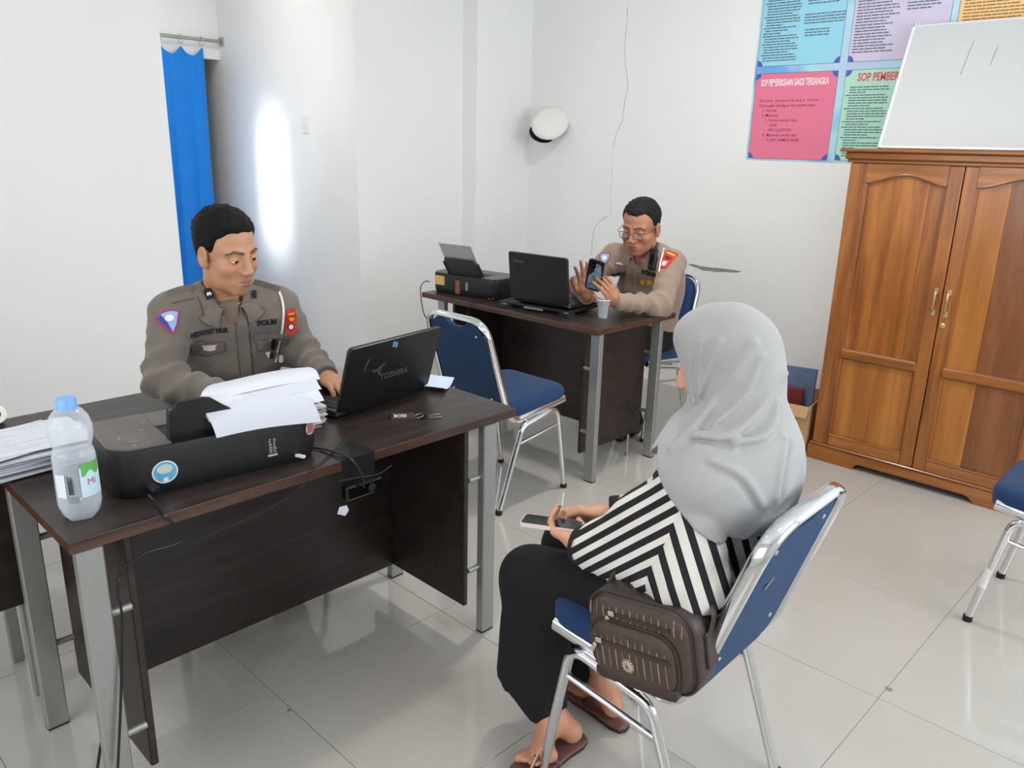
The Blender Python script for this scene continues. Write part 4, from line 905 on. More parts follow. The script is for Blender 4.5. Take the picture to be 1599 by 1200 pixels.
# cables at the far desk
cable('black cable from the far printer down past the desk end', [(2.845, 3.39, 0.800), (2.83, 3.412, 0.800), (2.80, 3.415, 0.76), tuple(at_x(662, 490, 2.77)), tuple(at_x(676, 512, 2.765)), (2.765, 3.27, 0.50), (2.77, 3.22, 0.40)], 0.0028)
cable('black cable running from the far printer over the desk edge', [(2.915, 2.965, 0.757), (2.86, 2.965, 0.754), (2.80, 2.970, 0.754), (2.775, 2.975, 0.748), (2.768, 2.99, 0.70), (2.768, 3.0, 0.60), (2.77, 3.0, 0.50)], 0.0026)
cable('thin cable arching from the far printer to the far laptop', [(3.05, 2.96, 0.855), (3.06, 2.93, 0.90), (3.05, 2.86, 0.93), (2.99, 2.80, 0.925), (2.93, 2.765, 0.86), (2.92, 2.76, 0.82)], 0.0018)
# crumbs on the near desktop
for i, (a, b) in enumerate(((0.487, 1.868), (0.513, 1.825))):
    tag(obj('paper_scrap', MB().prism([(-0.010, -0.002), (0.002, -0.003), (0.009, 0.004), (0.004, 0.005), (0.0, 0.001), (-0.008, 0.002)], 0, 0.0008, Matrix.Translation((a, b, 0.7501)) @ Matrix.Rotation(0.9*i, 4, 'Z')), M['paper'], None), ('tiny paper scrap nearer the paper stack', 'tiny paper scrap nearer the water bottle')[i], 'scrap')
# ---------------------------------------------------------------- implicit surfaces for people and cloth
from mathutils.bvhtree import BVHTree
A_ = lambda v: np.array(v, dtype=np.float32)
def nz(v): v = np.array(v, float); return v/np.linalg.norm(v)
def s_cap(P, a, b, ra, rb):
    a, b = A_(a), A_(b); ab = b-a; L2 = float(ab @ ab)+1e-9
    t = np.clip(((P-a) @ ab)/L2, 0, 1); q = P-a-t[:, None]*ab
    return np.sqrt((q*q).sum(1))-(ra+(rb-ra)*t)
def s_ell(P, c, r, Rm=None):
    q = P-A_(c)
    if Rm is not None: q = q @ A_(Rm)          # columns of Rm = axes
    r = A_(r); k0 = np.sqrt(((q/r)**2).sum(1)); k1 = np.sqrt(((q/(r*r))**2).sum(1))+1e-6
    return k0*(k0-1)/k1
def smin(a, b, k):
    h = np.clip(0.5+0.5*(b-a)/k, 0, 1); return b+(a-b)*h-k*h*(1-h)
def smax(a, b, k): return -smin(-a, -b, k)
def net(fn, lo, hi, h, smooth=1):
    """surface nets: vertices and quads of fn = 0 inside the box"""
    lo = np.array(lo, float); hi = np.array(hi, float); n = np.ceil((hi-lo)/h).astype(int)+1
    ax = [lo[i]+h*np.arange(n[i]) for i in range(3)]
    st = 4; nc = (n+st-1)//st+1                                 # coarse pass, then fine values only near the surface
    axc = [lo[i]+h*st*np.arange(nc[i]) for i in range(3)]
    Gc = np.stack(np.meshgrid(*axc, indexing='ij'), -1).reshape(-1, 3).astype(np.float32); Vc = np.concatenate([fn(Gc[s:s+300000]) for s in range(0, len(Gc), 300000)]).reshape(nc)
    lim = h*st*2.1; blk = np.zeros(nc-1, bool)
    mn = None; mxv = None
    for i in (0, 1):
        for j in (0, 1):
            for k in (0, 1):
                q = Vc[i:i+nc[0]-1, j:j+nc[1]-1, k:k+nc[2]-1]; mn = np.abs(q) if mn is None else np.minimum(mn, np.abs(q)); blk |= (q < 0) != (Vc[:-1, :-1, :-1] < 0)
    blk |= mn < lim
    V = np.repeat(np.repeat(np.repeat(Vc[:-1, :-1, :-1], st, 0), st, 1), st, 2)[:n[0], :n[1], :n[2]].astype(np.float32).copy()
    need = np.repeat(np.repeat(np.repeat(blk, st, 0), st, 1), st, 2)[:n[0], :n[1], :n[2]]
    ii = np.argwhere(need); G = (lo+ii*h).astype(np.float32); vals_ = np.empty(len(G), np.float32)
    for s in range(0, len(G), 300000): vals_[s:s+300000] = fn(G[s:s+300000])
    V[ii[:, 0], ii[:, 1], ii[:, 2]] = vals_
    S = V < 0
    C8 = [(i, j, k) for i in (0, 1) for j in (0, 1) for k in (0, 1)]
    m = n-1
    cnt = sum(S[i:i+m[0], j:j+m[1], k:k+m[2]].astype(np.int8) for i, j, k in C8)
    act = (cnt > 0) & (cnt < 8); idx = np.argwhere(act); ids = -np.ones(m, np.int64); ids[act] = np.arange(len(idx))
    vals = np.stack([V[idx[:, 0]+i, idx[:, 1]+j, idx[:, 2]+k] for i, j, k in C8], 1)
    acc = np.zeros((len(idx), 3)); num = np.zeros(len(idx))
    for a in range(8):
        for b in range(a+1, 8):
            d = np.array(C8[b])-np.array(C8[a])
            if np.abs(d).sum() != 1: continue
            va, vb = vals[:, a], vals[:, b]; cr = (va < 0) != (vb < 0)
            t = np.where(cr, va/np.where(cr, va-vb, 1), 0)
            p = np.array(C8[a])[None]+t[:, None]*d[None]; acc[cr] += p[cr]; num += cr
    vert = lo+(idx+acc/num[:, None])*h
    quads = []
    for axis in range(3):
        o1, o2 = [(1, 2), (2, 0), (0, 1)][axis]
        sl0 = [slice(None)]*3; sl1 = [slice(None)]*3; sl0[axis] = slice(0, -1); sl1[axis] = slice(1, None)
        A0, A1 = S[tuple(sl0)], S[tuple(sl1)]; ch = A0 != A1; e = np.argwhere(ch); flip = A0[ch]
        ok = (e[:, o1] > 0) & (e[:, o2] > 0) & (e[:, o1] < n[o1]-1) & (e[:, o2] < n[o2]-1); e, flip = e[ok], flip[ok]
        def cid(d1, d2):
            q = e.copy(); q[:, o1] -= d1; q[:, o2] -= d2; return ids[q[:, 0], q[:, 1], q[:, 2]]
        q = np.stack([cid(1, 1), cid(0, 1), cid(0, 0), cid(1, 0)], 1)
        q[~flip] = q[~flip][:, ::-1]; quads.append(q)
    F = np.concatenate(quads)
    for _ in range(smooth):                                     # light Laplacian smoothing
        s = np.zeros_like(vert); c = np.zeros(len(vert))
        for a in range(4):
            b = (a+1) % 4
            np.add.at(s, F[:, a], vert[F[:, b]]); np.add.at(c, F[:, a], 1)
            np.add.at(s, F[:, b], vert[F[:, a]]); np.add.at(c, F[:, b], 1)
        vert = vert*0.45+0.55*s/np.maximum(c, 1)[:, None]
    return vert, F
def np_mesh(name, V, F, mats, parent, base, col=None, attr=None, midx=None):
    me = bpy.data.meshes.new(name); me.from_pydata((V-np.array(base)).tolist(), [], F.tolist())
    for m in (mats if isinstance(mats, (list, tuple)) else [mats]): me.materials.append(m)
    me.polygons.foreach_set('use_smooth', [True]*len(me.polygons))
    if midx is not None: me.polygons.foreach_set('material_index', midx)
    if col is not None:
        a = me.color_attributes.new('Col', 'FLOAT_COLOR', 'POINT'); a.data.foreach_set('color', np.concatenate([col, np.ones((len(col), 1))], 1).ravel())
    if attr is not None:
        for k, v in attr.items(): b = me.attributes.new(k, 'FLOAT', 'POINT'); b.data.foreach_set('value', v.astype(np.float32))
    me.update(); o = bpy.data.objects.new(name, me); COL.objects.link(o)
    if parent is not None: o.parent = parent
    return o
def join_vf(parts):
    Vs, Fs, Cs, n = [], [], [], 0
    for V, F, C in parts: Vs.append(V); Fs.append(F+n); Cs.append(C); n += len(V)
    return np.concatenate(Vs), np.concatenate(Fs), np.concatenate(Cs)
def noise3(P, seed, f):
    """cheap smooth noise from sines"""
    r = np.random.RandomState(seed); out = 0
    for i in range(5):
        k = r.normal(size=3); k = k/np.linalg.norm(k)*f*(0.7+0.6*r.rand()); out = out+np.sin(P @ A_(k)+r.rand()*6.28)
    return out/5

# ---- head in its own frame: x forward, y left, z up, origin between the eyes' level and the ears
def head_fn(opt):
    jw, ch, wd = opt.get('jaw', 1.0), opt.get('cheek', 1.0), opt.get('wide', 1.0)
    nb = A_(opt['neck'])
    def fn(P):
        Q = P.copy(); Q[:, 1] = np.abs(Q[:, 1])/wd
        d = s_ell(Q, (-0.012, 0, 0.040), (0.098, 0.076, 0.084))
        d = smin(d, s_ell(Q, (0.028, 0, -0.030), (0.064, 0.060, 0.085)), 0.03)
        d = smin(d, s_ell(Q, (0.020, 0.042*jw, -0.068), (0.045, 0.020, 0.036)), 0.028)
        d = smin(d, s_ell(Q, (0.052, 0, -0.092), (0.036, 0.034*jw, 0.026)), 0.024)
        d = smin(d, s_cap(Q, (0.074, 0, -0.104), (0.070, 0.012, -0.103), 0.013, 0.012), 0.018)
        d = smin(d, s_ell(Q, (0.056, 0.042*ch, -0.030), (0.026, 0.020, 0.018)), 0.022)
        d = smin(d, s_cap(Q, (0.082, 0.010, 0.022), (0.068, 0.046, 0.020), 0.010, 0.010), 0.014)
        d = smin(d, s_ell(Q, (0.074, 0, -0.070), (0.024, 0.034, 0.022)), 0.016)
        # eye sockets and lids
        d = smax(d, -s_ell(Q, (0.099, 0.032, 0.000), (0.016, 0.017, 0.011)), 0.012)
        ey = s_ell(Q, (0.0745, 0.0325, -0.001), (0.0150, 0.0158, 0.0140))
        z = Q[:, 2]; op = np.abs(z+0.0022+0.30*opt.get('squint', 0.0)*0.01)-opt.get('open', 0.0040)*np.clip(1.2-np.abs(Q[:, 1]-0.032)/0.017, 0, 1)
        d = smin(d, smax(ey, -op, 0.0015), 0.003)
        # nose
        d = smin(d, s_cap(Q, (0.090, 0, 0.008), (0.108, 0, -0.032), 0.0075, 0.0115), 0.012)
        d = smin(d, s_ell(Q, (0.098, 0.0125, -0.037), (0.013, 0.0085, 0.0085)), 0.007)
        d = smax(d, -s_ell(Q, (0.104, 0.0075, -0.0465), (0.006, 0.0042, 0.005)), 0.003)
        # lips
        d = smin(d, s_ell(Q, (0.0885, 0, -0.0645), (0.0120, 0.0230, 0.0062)), 0.006)
        d = smin(d, s_ell(Q, (0.0875, 0, -0.0770), (0.0115, 0.0200, 0.0075)), 0.006)
        d = smax(d, -s_cap(Q, (0.1015, 0, -0.0702), (0.091, 0.026, -0.0715), 0.0016, 0.0012), 0.003)
        # ears
        e = s_ell(Q, (-0.008, 0.0790, -0.010), (0.020, 0.0085, 0.033)); e = smin(e, s_ell(Q, (0.0, 0.0745, -0.034), (0.010, 0.0085, 0.012)), 0.008)
        e = smax(e, -s_ell(Q, (-0.004, 0.0890, -0.006), (0.012, 0.0075, 0.020)), 0.004)
        d = smin(d, e, 0.006)
        d = smin(d, s_cap(P, (-0.022, 0, -0.055), nb, 0.052, opt.get('neck_r', 0.058)), 0.03)
        return d
    return fn
def head_colors(V, skin, lip, brow, opt):
    """true pigments only: skin, lips, brows, beard shadow"""
    C = np.tile(A_(srgb(*skin)[:3]), (len(V), 1)); Q = V.copy(); Q[:, 1] = np.abs(Q[:, 1])
    n = noise3(V.astype(np.float32), 3, 90); C *= (1+0.05*n)[:, None]
    def mix(w, c): C[:] = C*(1-w[:, None])+A_(srgb(*c)[:3])*w[:, None]
    red = np.clip(1-s_ell(Q.astype(np.float32), (0.068, 0.040, -0.035), (0.03, 0.02, 0.02))/0.02, 0, 1)*0.25; mix(red, (skin[0]-8, skin[1]-32, skin[2]-30))
    be = opt.get('beard', 0.0)
    if be: mix(np.clip(1-s_ell(Q.astype(np.float32), (0.085, 0, -0.056), (0.03, 0.028, 0.006))/0.006, 0, 1)*be, (70, 52, 46)); mix(np.clip(1-s_ell(Q.astype(np.float32), (0.085, 0, -0.100), (0.03, 0.018, 0.010))/0.008, 0, 1)*be*0.7, (80, 60, 52))
    l = np.minimum(s_ell(Q.astype(np.float32), (0.0925, 0, -0.0645), (0.012, 0.0225, 0.0052)), s_ell(Q.astype(np.float32), (0.0915, 0, -0.0770), (0.0115, 0.0195, 0.0066))); mix(np.clip(0.6-l/0.003, 0, 1), lip)
    yb = Q[:, 1]; zb = 0.0215+0.005*np.clip((yb-0.012)/0.026, 0, 1)-0.008*np.clip((yb-0.040)/0.016, 0, 1)
    w = np.clip(1.4-np.abs(Q[:, 2]-zb)/(0.0048-0.0018*np.clip((yb-0.035)/0.02, 0, 1)), 0, 1)*(yb > 0.010)*(yb < 0.057)*(Q[:, 0] > 0.04); mix(w*0.9, brow)
    return C
def make_head(Mh, opt, skin, lip=(150, 92, 82), brow=(40, 30, 26), h=0.0024):
    """Mh: 4x4 local to world; returns vertices, faces, colours"""
    opt = dict(opt); inv = np.array(Mh.inverted()); nb = np.array(list(opt['neck_w'])+[1.0]); opt['neck'] = (inv @ nb)[:3]
    fn = head_fn(opt); nb = opt['neck']
    lo = np.minimum((-0.118, -0.095, -0.125), nb-0.05); hi = np.maximum((0.128, 0.095, 0.132), nb+0.05)
    V, F = net(fn, lo, hi, h, 1); C = head_colors(V, skin, lip, brow, opt)
    Mm = np.array(Mh); return V @ Mm[:3, :3].T+Mm[:3, 3], F, C
def make_hair(Mh, opt, line, thick, h=0.003, seed=1, rough=0.003):
    xs = [a for a, b in line]; zs = [b for a, b in line]
    wd = opt.get('wide', 1.0)
    def fn(P):
        Q = P.copy(); Q[:, 1] = np.abs(Q[:, 1])/wd
        t = np.interp(Q[:, 2], (-0.06, 0.02, 0.07, 0.12), thick).astype(np.float32)
        zl = np.interp(Q[:, 0], xs, zs).astype(np.float32); t = t*(0.25+0.75*np.clip((Q[:, 2]-zl)/0.028, 0, 1))
        d = s_ell(Q, (-0.012, 0, 0.040), (0.098, 0.076, 0.084)); d = smin(d, s_ell(Q, (-0.045, 0, -0.03), (0.05, 0.055, 0.05)), 0.03)-t
        d = d+rough*noise3(P, seed, 260)+rough*0.8*noise3(P, seed+5, 520)
        return smax(d, (zl-Q[:, 2]+0.005*noise3(P, seed+9, 150))*0.8, 0.006)
    V, F = net(fn, (-0.14, -0.11, -0.10), (0.12, 0.11, 0.155), h, 1); Mm = np.array(Mh)
    return V @ Mm[:3, :3].T+Mm[:3, 3], F
def eyes(par, base, Mh, gaze=(1, 0, -0.25), opt={}):
    wd = opt.get('wide', 1.0)
    for s in (-1, 1):
        c = Vector((0.0755, 0.0325*s*wd, -0.001)); g_ = Vector(gaze).normalized(); B = basis(c, g_, (0, 1, 0))
        MM = Matrix.Translation(-Vector(base)) @ Mh @ B
        e = obj('eye', MB().ball((0, 0, 0), 0.0128, 16, 10, M=MM if False else None).xf(MM), M['eye_white'], par, True, 180)
        prof = [(0.0001, 0.0132), (0.0035, 0.0129), (0.0070, 0.0111), (0.0074, 0.0104)]
        RX = Matrix(((0, 0, 1, 0), (1, 0, 0, 0), (0, 1, 0, 0), (0, 0, 0, 1)))
        obj('iris', MB().lathe(prof, 16, MM @ RX), M['iris'], e, True)
M['eye_white'] = mat('eye_white', (214, 204, 196), 0.25); M['iris'] = mat('iris', (30, 20, 16), 0.12)
# ---- hand: x to the fingertips, y to the thumb, z = back of the hand
def make_hand(wrist, xd, zd, side, curls, skin, thumb=(0.55, 0.75, -0.25), spread=0.06, fore=None, h=0.0026, sc=1.0, tb=0.35):
    X = nz(xd); Z = np.array(zd, float); Z = nz(Z-X*(Z @ X)); Y = np.cross(Z, X)*side
    Bm = np.stack([X, Y, Z], 1)
    prims = []
    roots = [(0.088, 0.030, 0.002), (0.092, 0.010, 0.004), (0.088, -0.010, 0.003), (0.080, -0.028, 0.0)]
    lens = [(0.040, 0.024, 0.020), (0.045, 0.028, 0.021), (0.041, 0.026, 0.020), (0.032, 0.020, 0.018)]
    tips = []
    for f in range(4):
        p = np.array(roots[f]); a = 0.0; yaw_ = (1.2-f)*spread; c = curls[f] if isinstance(curls[f], (tuple, list)) else (curls[f], curls[f]*1.1, curls[f]*0.7)
        prims.append((np.array((0.03, roots[f][1]*0.7, 0)), p, 0.0115, 0.0092))
        for k in range(3):
            a += c[k]; dirv = np.array((math.cos(a)*math.cos(yaw_), math.sin(yaw_), -math.sin(a))); q = p+dirv*lens[f][k]
            prims.append((p, q, 0.0088-0.0008*k, 0.0082-0.0009*k)); p = q
        tips.append(p)
    td = nz(thumb); p0 = np.array((0.018, 0.026, -0.006)); p1 = p0+td*0.042; t2 = nz(td+np.array((tb, -tb, -0.05))); p2 = p1+t2*0.032; t3 = nz(t2+np.array((tb, -tb*0.8, 0))); p3 = p2+t3*0.025
    prims += [(p0, p1, 0.0155, 0.0115), (p1, p2, 0.0112, 0.0098), (p2, p3, 0.0096, 0.0080)]
    fv = None if fore is None else ((np.array(fore)-np.array(wrist)) @ Bm)/sc
    def fn(P):
        P = P/sc
        d = s_ell(P, (0.050, 0.002, -0.001), (0.050, 0.041, 0.0155))
        d = smin(d, s_cap(P, (-0.01, 0, 0), (0.03, 0.0, 0), 0.024, 0.022), 0.02)
        d = smin(d, s_ell(P, (0.030, 0.022, -0.010), (0.032, 0.018, 0.014)), 0.012)
        if fv is not None: d = smin(d, s_cap(P, (0, 0, 0), fv, 0.025, 0.032), 0.012)
        for a, b, ra, rb in prims: d = smin(d, s_cap(P, a, b, ra, rb), 0.0045)
        return d*sc
    pts = np.array([p for pr_ in prims for p in pr_[:2]]+([fv] if fv is not None else [])+[(-0.03, 0, 0)])*sc
    V, F = net(fn, pts.min(0)-0.04, pts.max(0)+0.04, h*sc, 1)
    C = np.tile(A_(srgb(*skin)[:3]), (len(V), 1))*(1+0.05*noise3(V.astype(np.float32), 8, 120))[:, None]
    # paler nails on the backs of the fingertips
    for f in range(4):
        c = tips[f]*sc; w = np.clip(1.3-np.linalg.norm(V-c-np.array((0, 0, 0.005)), axis=1)/0.006, 0, 1)*0.35; C = C*(1-w[:, None])+A_(srgb(226, 180, 160)[:3])*w[:, None]
    if side < 0: F = F[:, ::-1]
    return V @ Bm.T+np.array(wrist), F, C, [np.array(wrist)+Bm @ (t*sc) for t in tips]
def decal(par, base, bvh, shape, Mx, mat_, off=0.0015, name='patch', reach=0.10):
    """drape a flat shape (MB in x,y) on to a surface along -z of Mx"""
    vs = []; zd = -(Mx.to_3x3() @ Vector((0, 0, 1))).normalized(); T = []; XY = []
    for v in shape.v:
        p = Mx @ Vector((v[0], v[1], 0)); hit, nrm, _, _ = bvh.ray_cast(p-zd*reach, zd, reach*2.5)
        T.append(0.0 if hit is None else (hit-p).dot(zd)); XY.append((v[0], v[1]))
    T = np.array(T); XY = np.array(XY); k = 60.0*XY
    if 'lettering' in name and len(T) > 8:                                               # lie on the smoothed cloth, clear of its small creases
        A = np.stack([np.ones(len(T)), k[:, 0], k[:, 1], k[:, 0]**2, k[:, 0]*k[:, 1], k[:, 1]**2], 1); c = np.linalg.lstsq(A, T, rcond=None)[0]; fit = A @ c
        T = fit-min(0.006, max(0.0, float((fit-T).max())))
    for (x_, y_), t_ in zip(XY, T): vs.append(Mx @ Vector((x_, y_, 0))+zd*(float(t_)-off)-Vector(base))
    mb = MB(); mb.add(vs, shape.f); return obj(name, mb, mat_, par)
def surf_frame(bvh, px, py, right, rot=0.0, up=(0, 0, 1)):
    """frame on the surface where the sight line through a photo point meets it"""
    r = _ray(px, py).normalized(); hit, nrm, _, _ = bvh.ray_cast(Vector((0, 0, CAM_H)), r)
    if hit is None: return None
    n = nrm.normalized()
    if n.dot(r) > 0: n = -n
    n = (n-r*0.6).normalized()
    x = Vector(right); x = (x-n*x.dot(n)).normalized(); y = n.cross(x); 
    if y.dot(Vector(up)) < 0: y = -y; x = y.cross(n)
    F4 = Matrix(((x.x, y.x, n.x, hit.x), (x.y, y.y, n.y, hit.y), (x.z, y.z, n.z, hit.z), (0, 0, 0, 1)))
    return F4 @ Matrix.Rotation(rot, 4, 'Z')
def flat(poly, sub=0):
    mb = MB(); n = len(poly); cx = sum(p[0] for p in poly)/n; cy2 = sum(p[1] for p in poly)/n
    rings = [[(cx+(p[0]-cx)*k, cy2+(p[1]-cy2)*k, 0) for p in poly] for k in (1.0, 0.66, 0.33)]
    vs = [p for r in rings for p in r]+[(cx, cy2, 0)]; fs = []
    for i in range(2):
        for j in range(n): fs.append((i*n+j, i*n+(j+1) % n, (i+1)*n+(j+1) % n, (i+1)*n+j))
    for j in range(n): fs.append((2*n+j, 2*n+(j+1) % n, 3*n))
    return mb.add(vs, fs)
def dense(poly, k=3):
    out = []
    for a, b in zip(poly, poly[1:]+poly[:1]):
        for i in range(k): t = i/k; out.append((a[0]+(b[0]-a[0])*t, a[1]+(b[1]-a[1])*t))
    return out
def flat_text(body, size, sx=1.0, bold=0.0, align='CENTER'):
    cu = bpy.data.curves.new('t', 'FONT'); cu.body = body; cu.size = size; cu.align_x = align; cu.align_y = 'CENTER'; cu.resolution_u = 2; cu.offset = bold
    o = bpy.data.objects.new('t', cu); COL.objects.link(o); dg = bpy.context.evaluated_depsgraph_get(); me = bpy.data.meshes.new_from_object(o.evaluated_get(dg))
    mb = MB(); mb.add([(v.co.x*sx, v.co.y, 0) for v in me.vertices], [tuple(p.vertices) for p in me.polygons])
    bpy.data.objects.remove(o); bpy.data.curves.remove(cu); bpy.data.meshes.remove(me); return mb
# ---------------------------------------------------------------- people
M['skin'] = vcol('skin', 0.48, 0.15, 500, sub=0.12)
M['hair'] = mat('black_hair', (9, 8, 8), 0.6, var=0.4, scale=400, bump=0.6, bscale=900, spec=0.2)
M['hair_grey'] = mat('greying_hair', (20, 19, 20), 0.6, var=0.6, scale=300, bump=0.6, bscale=900, spec=0.25)
def cloth(name, c, var=0.05):
    return mat(name, c, 0.9, var=var, scale=25, bump=0.25, bscale=1100, sheen=0.25)
M['uni1'] = cloth('uniform_taupe', (112, 103, 94)); M['uni2'] = cloth('uniform_tan', (150, 128, 112))
M['navy'] = mat('navy_thread', (22, 24, 36), 0.8); M['trouser'] = mat('black_trousers', (9, 9, 11), 0.9, bump=0.2, bscale=900); M['uni_btn'] = mat('button', (112, 104, 92), 0.4)
M['p_red'] = mat('patch_red', (190, 52, 36), 0.7); M['p_yel'] = mat('patch_yellow', (240, 178, 40), 0.6); M['p_mag'] = mat('patch_magenta', (158, 54, 110), 0.7)
M['p_blue'] = mat('patch_blue', (54, 66, 150), 0.7); M['p_white'] = mat('patch_white', (226, 226, 226), 0.7); M['p_sky'] = mat('patch_sky', (150, 176, 214), 0.7); M['p_rust'] = mat('badge_rust', (196, 90, 60), 0.6)
def frame3(f, u): f = nz(f); u = np.array(u, float); l = nz(np.cross(u, f)); u = np.cross(f, l); return f, l, nz(u)
class Person: pass
def build_officer(base, label, J, f, opt, skin, uni, hair_line, hair_thick, hairmat, belly, curls, group=None):
    p = Person(); t = thing('person', label, 'person', base, 0, 'uniformed officers'); p.t = t
    f, l, u = frame3(f, J['neck']-J['pelvis']); p.f, p.l, p.u = f, l, u; B3 = np.stack([f, l, u], 1)
    ne, pe = np.array(J['neck']), np.array(J['pelvis']); L = np.linalg.norm(ne-pe); at = lambda k, df=0, dl=0: pe+u*(L*k)+f*df+l*dl
    shR, shL, elR, elL, wrR, wrL = [np.array(J[k]) for k in ('shR', 'shL', 'elR', 'elL', 'wrR', 'wrL')]
    knR, knL, fR, fL = [np.array(J[k]) for k in ('knR', 'knL', 'fR', 'fL')]
    bw = belly
    def torso(P, g):
        d = s_ell(P, at(0.63, 0.022), (0.112+g+bw*0.3, 0.170+g, 0.185+g), B3)
        d = smin(d, s_ell(P, at(0.38, 0.026+bw*0.4), (0.114+g+bw, 0.152+g+bw, 0.20+g), B3), 0.06)
        d = smin(d, s_ell(P, at(0.06, 0.0), (0.112+g+bw*0.5, 0.158+g+bw*0.6, 0.13+g), B3), 0.06)
        d = smin(d, s_cap(P, shR*0.86+ne*0.14-u*0.02-f*0.012, shL*0.86+ne*0.14-u*0.02-f*0.012, 0.058+g, 0.058+g), 0.07)
        d = smin(d, s_cap(P, shR*0.9+ne*0.1, ne+u*0.005-f*0.01, 0.050+g, 0.052+g), 0.05)
        d = smin(d, s_cap(P, shL*0.9+ne*0.1, ne+u*0.005-f*0.01, 0.050+g, 0.052+g), 0.05)
        return d
    def arms(P, g, r=(0.056, 0.047, 0.034)):
        d = None
        for s, e, w_ in ((shR, elR, wrR), (shL, elL, wrL)):
            a = s_cap(P, s, e, r[0]+g, r[1]+g); a = smin(a, s_cap(P, e, w_, r[1]+g, r[2]+g), 0.025)
            d = a if d is None else np.minimum(d, a)
        return d
    seed = int(abs(base[0])*100)
    def folds(P):
        """creases gathering at elbows, armpits and waist"""
        o = np.zeros(len(P), np.float32)
        for (c, ax, fr, amp, rad) in ((elR, wrR-shR, 95, 0.0075, 0.12), (elL, wrL-shL, 95, 0.0075, 0.12), (shR-u*0.08, elR-shR, 80, 0.005, 0.12), (shL-u*0.08, elL-shL, 80, 0.005, 0.12), (at(0.28, 0.10), u+0.5*l, 70, 0.004, 0.16), (at(0.55, 0.10, -0.10), u-0.9*l, 60, 0.0018, 0.14), (at(0.55, 0.10, 0.10), u+0.9*l, 60, 0.0018, 0.14), (0.5*(elR+wrR), wrR-elR, 110, 0.005, 0.12), (0.5*(elL+wrL), wrL-elL, 110, 0.005, 0.12)):
            q = P-A_(c); w_ = np.exp(-(q*q).sum(1)/(rad*rad)); ph = (q @ A_(nz(ax)))*fr+1.6*noise3(P, seed+int(fr), 14)
            o += 2.7*amp*w_*(np.abs(np.sin(ph*0.5))-0.6)
        return o+0.0035*noise3(P, seed, 22)+0.0016*noise3(P, seed+2, 60)
    def shirt(P):
        d = smin(torso(P, 0.012), arms(P, 0.010), 0.035)+folds(P)
        d = smax(d, -s_cap(P, ne+f*0.012-u*0.005, ne+u*0.16+f*0.02, 0.057, 0.075), 0.006)       # neck opening
        d = smax(d, -s_cap(P, ne+f*0.075-u*0.075, ne+f*0.055+u*0.02, 0.008, 0.046), 0.006)      # open throat of the shirt
        for w_, e in ((wrR, elR), (wrL, elL)):
            ax = nz(w_-e); loc_ = ((P-A_(w_)) @ A_(ax)); near = ((P-A_(w_))**2).sum(1) < 0.014
            d = np.where(near, smax(d, loc_-0.012, 0.004), d)
        return d
    allj = np.stack([shR, shL, elR, elL, wrR, wrL, ne, at(0, 0.1), at(0, -0.13), at(0.3, 0.16+bw), at(0.3, -0.15), at(0, 0, 0.2), at(0, 0, -0.2)])
    V, F = net(shirt, allj.min(0)-0.11, allj.max(0)+0.11, 0.0062, 1)
    so = np_mesh('shirt', V, F, uni, t, base); p.shirt = so
    p.bvh = BVHTree.FromPolygons([tuple(v) for v in V], [tuple(int(i) for i in q) for q in F])
    # trousers
    hpR, hpL = at(0.02, 0.02, -0.095), at(0.02, 0.02, 0.095)
    def trou(P):
        d = s_ell(P, at(-0.02), (0.125, 0.175, 0.115), B3)
        for hp, kn, fo_ in ((hpR, knR, fR), (hpL, knL, fL)):
            a = s_cap(P, hp, kn, 0.090, 0.066); a = smin(a, s_cap(P, kn, fo_+np.array((0, 0, 0.06)), 0.064, 0.060), 0.03); d = smin(d, a, 0.04)
        d = d+0.004*noise3(P, seed+3, 40)
        return smax(d, (0.075-P[:, 2]), 0.005)
    al = np.stack([hpR, hpL, knR, knL, fR, fL, pe])
    V2, F2 = net(trou, al.min(0)-0.14, al.max(0)+0.14, 0.012, 1); np_mesh('trousers', V2, F2, M['trouser'], t, base)
    for fo_ in (fR, fL):
        a = fo_+np.array((0, 0, 0.045)); b = a+np.array(f)*0.15-np.array((0, 0, 0.012))
        def shoe(P): return smax(smin(s_cap(P, a-f*0.03, a+f*0.05, 0.040, 0.042), s_cap(P, a, b, 0.042, 0.032), 0.02), 0.004-P[:, 2], 0.004)
        V3, F3 = net(shoe, np.minimum(a-f*0.06, b)-0.07, np.maximum(a, b)+0.07, 0.008, 1); np_mesh('shoe', V3, F3, M['black_gloss'], t, base)
    # body: head, neck, hands and the limbs under the cloth, one mesh
    Mh = J['head']; parts = []
    o2 = dict(opt); o2['neck_w'] = ne-f*0.012-u*0.02
    parts.append(make_head(Mh, o2, skin, opt.get('lip', (146, 90, 80)), opt.get('brow', (36, 28, 26))))
    p.tips = []
    for (w_, e, hd) in ((wrR, elR, J['handR']), (wrL, elL, J['handL'])):
        fore = w_+(e-w_)*0.30; hv = make_hand(w_, hd['x'], hd['z'], hd['s'], hd['c'], skin, hd.get('thumb', (0.55, 0.75, -0.25)), hd.get('spread', 0.05), fore, tb=hd.get('tb', 0.35)); parts.append(hv[:3]); p.tips.append(hv[3])
    def inner(P):
        d = smin(torso(P, -0.018), arms(P, -0.014), 0.03)
        for hp, kn, fo_ in ((hpR, knR, fR), (hpL, knL, fL)): d = smin(d, smin(s_cap(P, hp, kn, 0.06, 0.048), s_cap(P, kn, fo_+np.array((0, 0, 0.06)), 0.045, 0.035), 0.03), 0.04)
        return d
    aa = np.concatenate([al, allj]); Vi, Fi = net(inner, aa.min(0)-0.1, aa.max(0)+0.1, 0.022, 0)
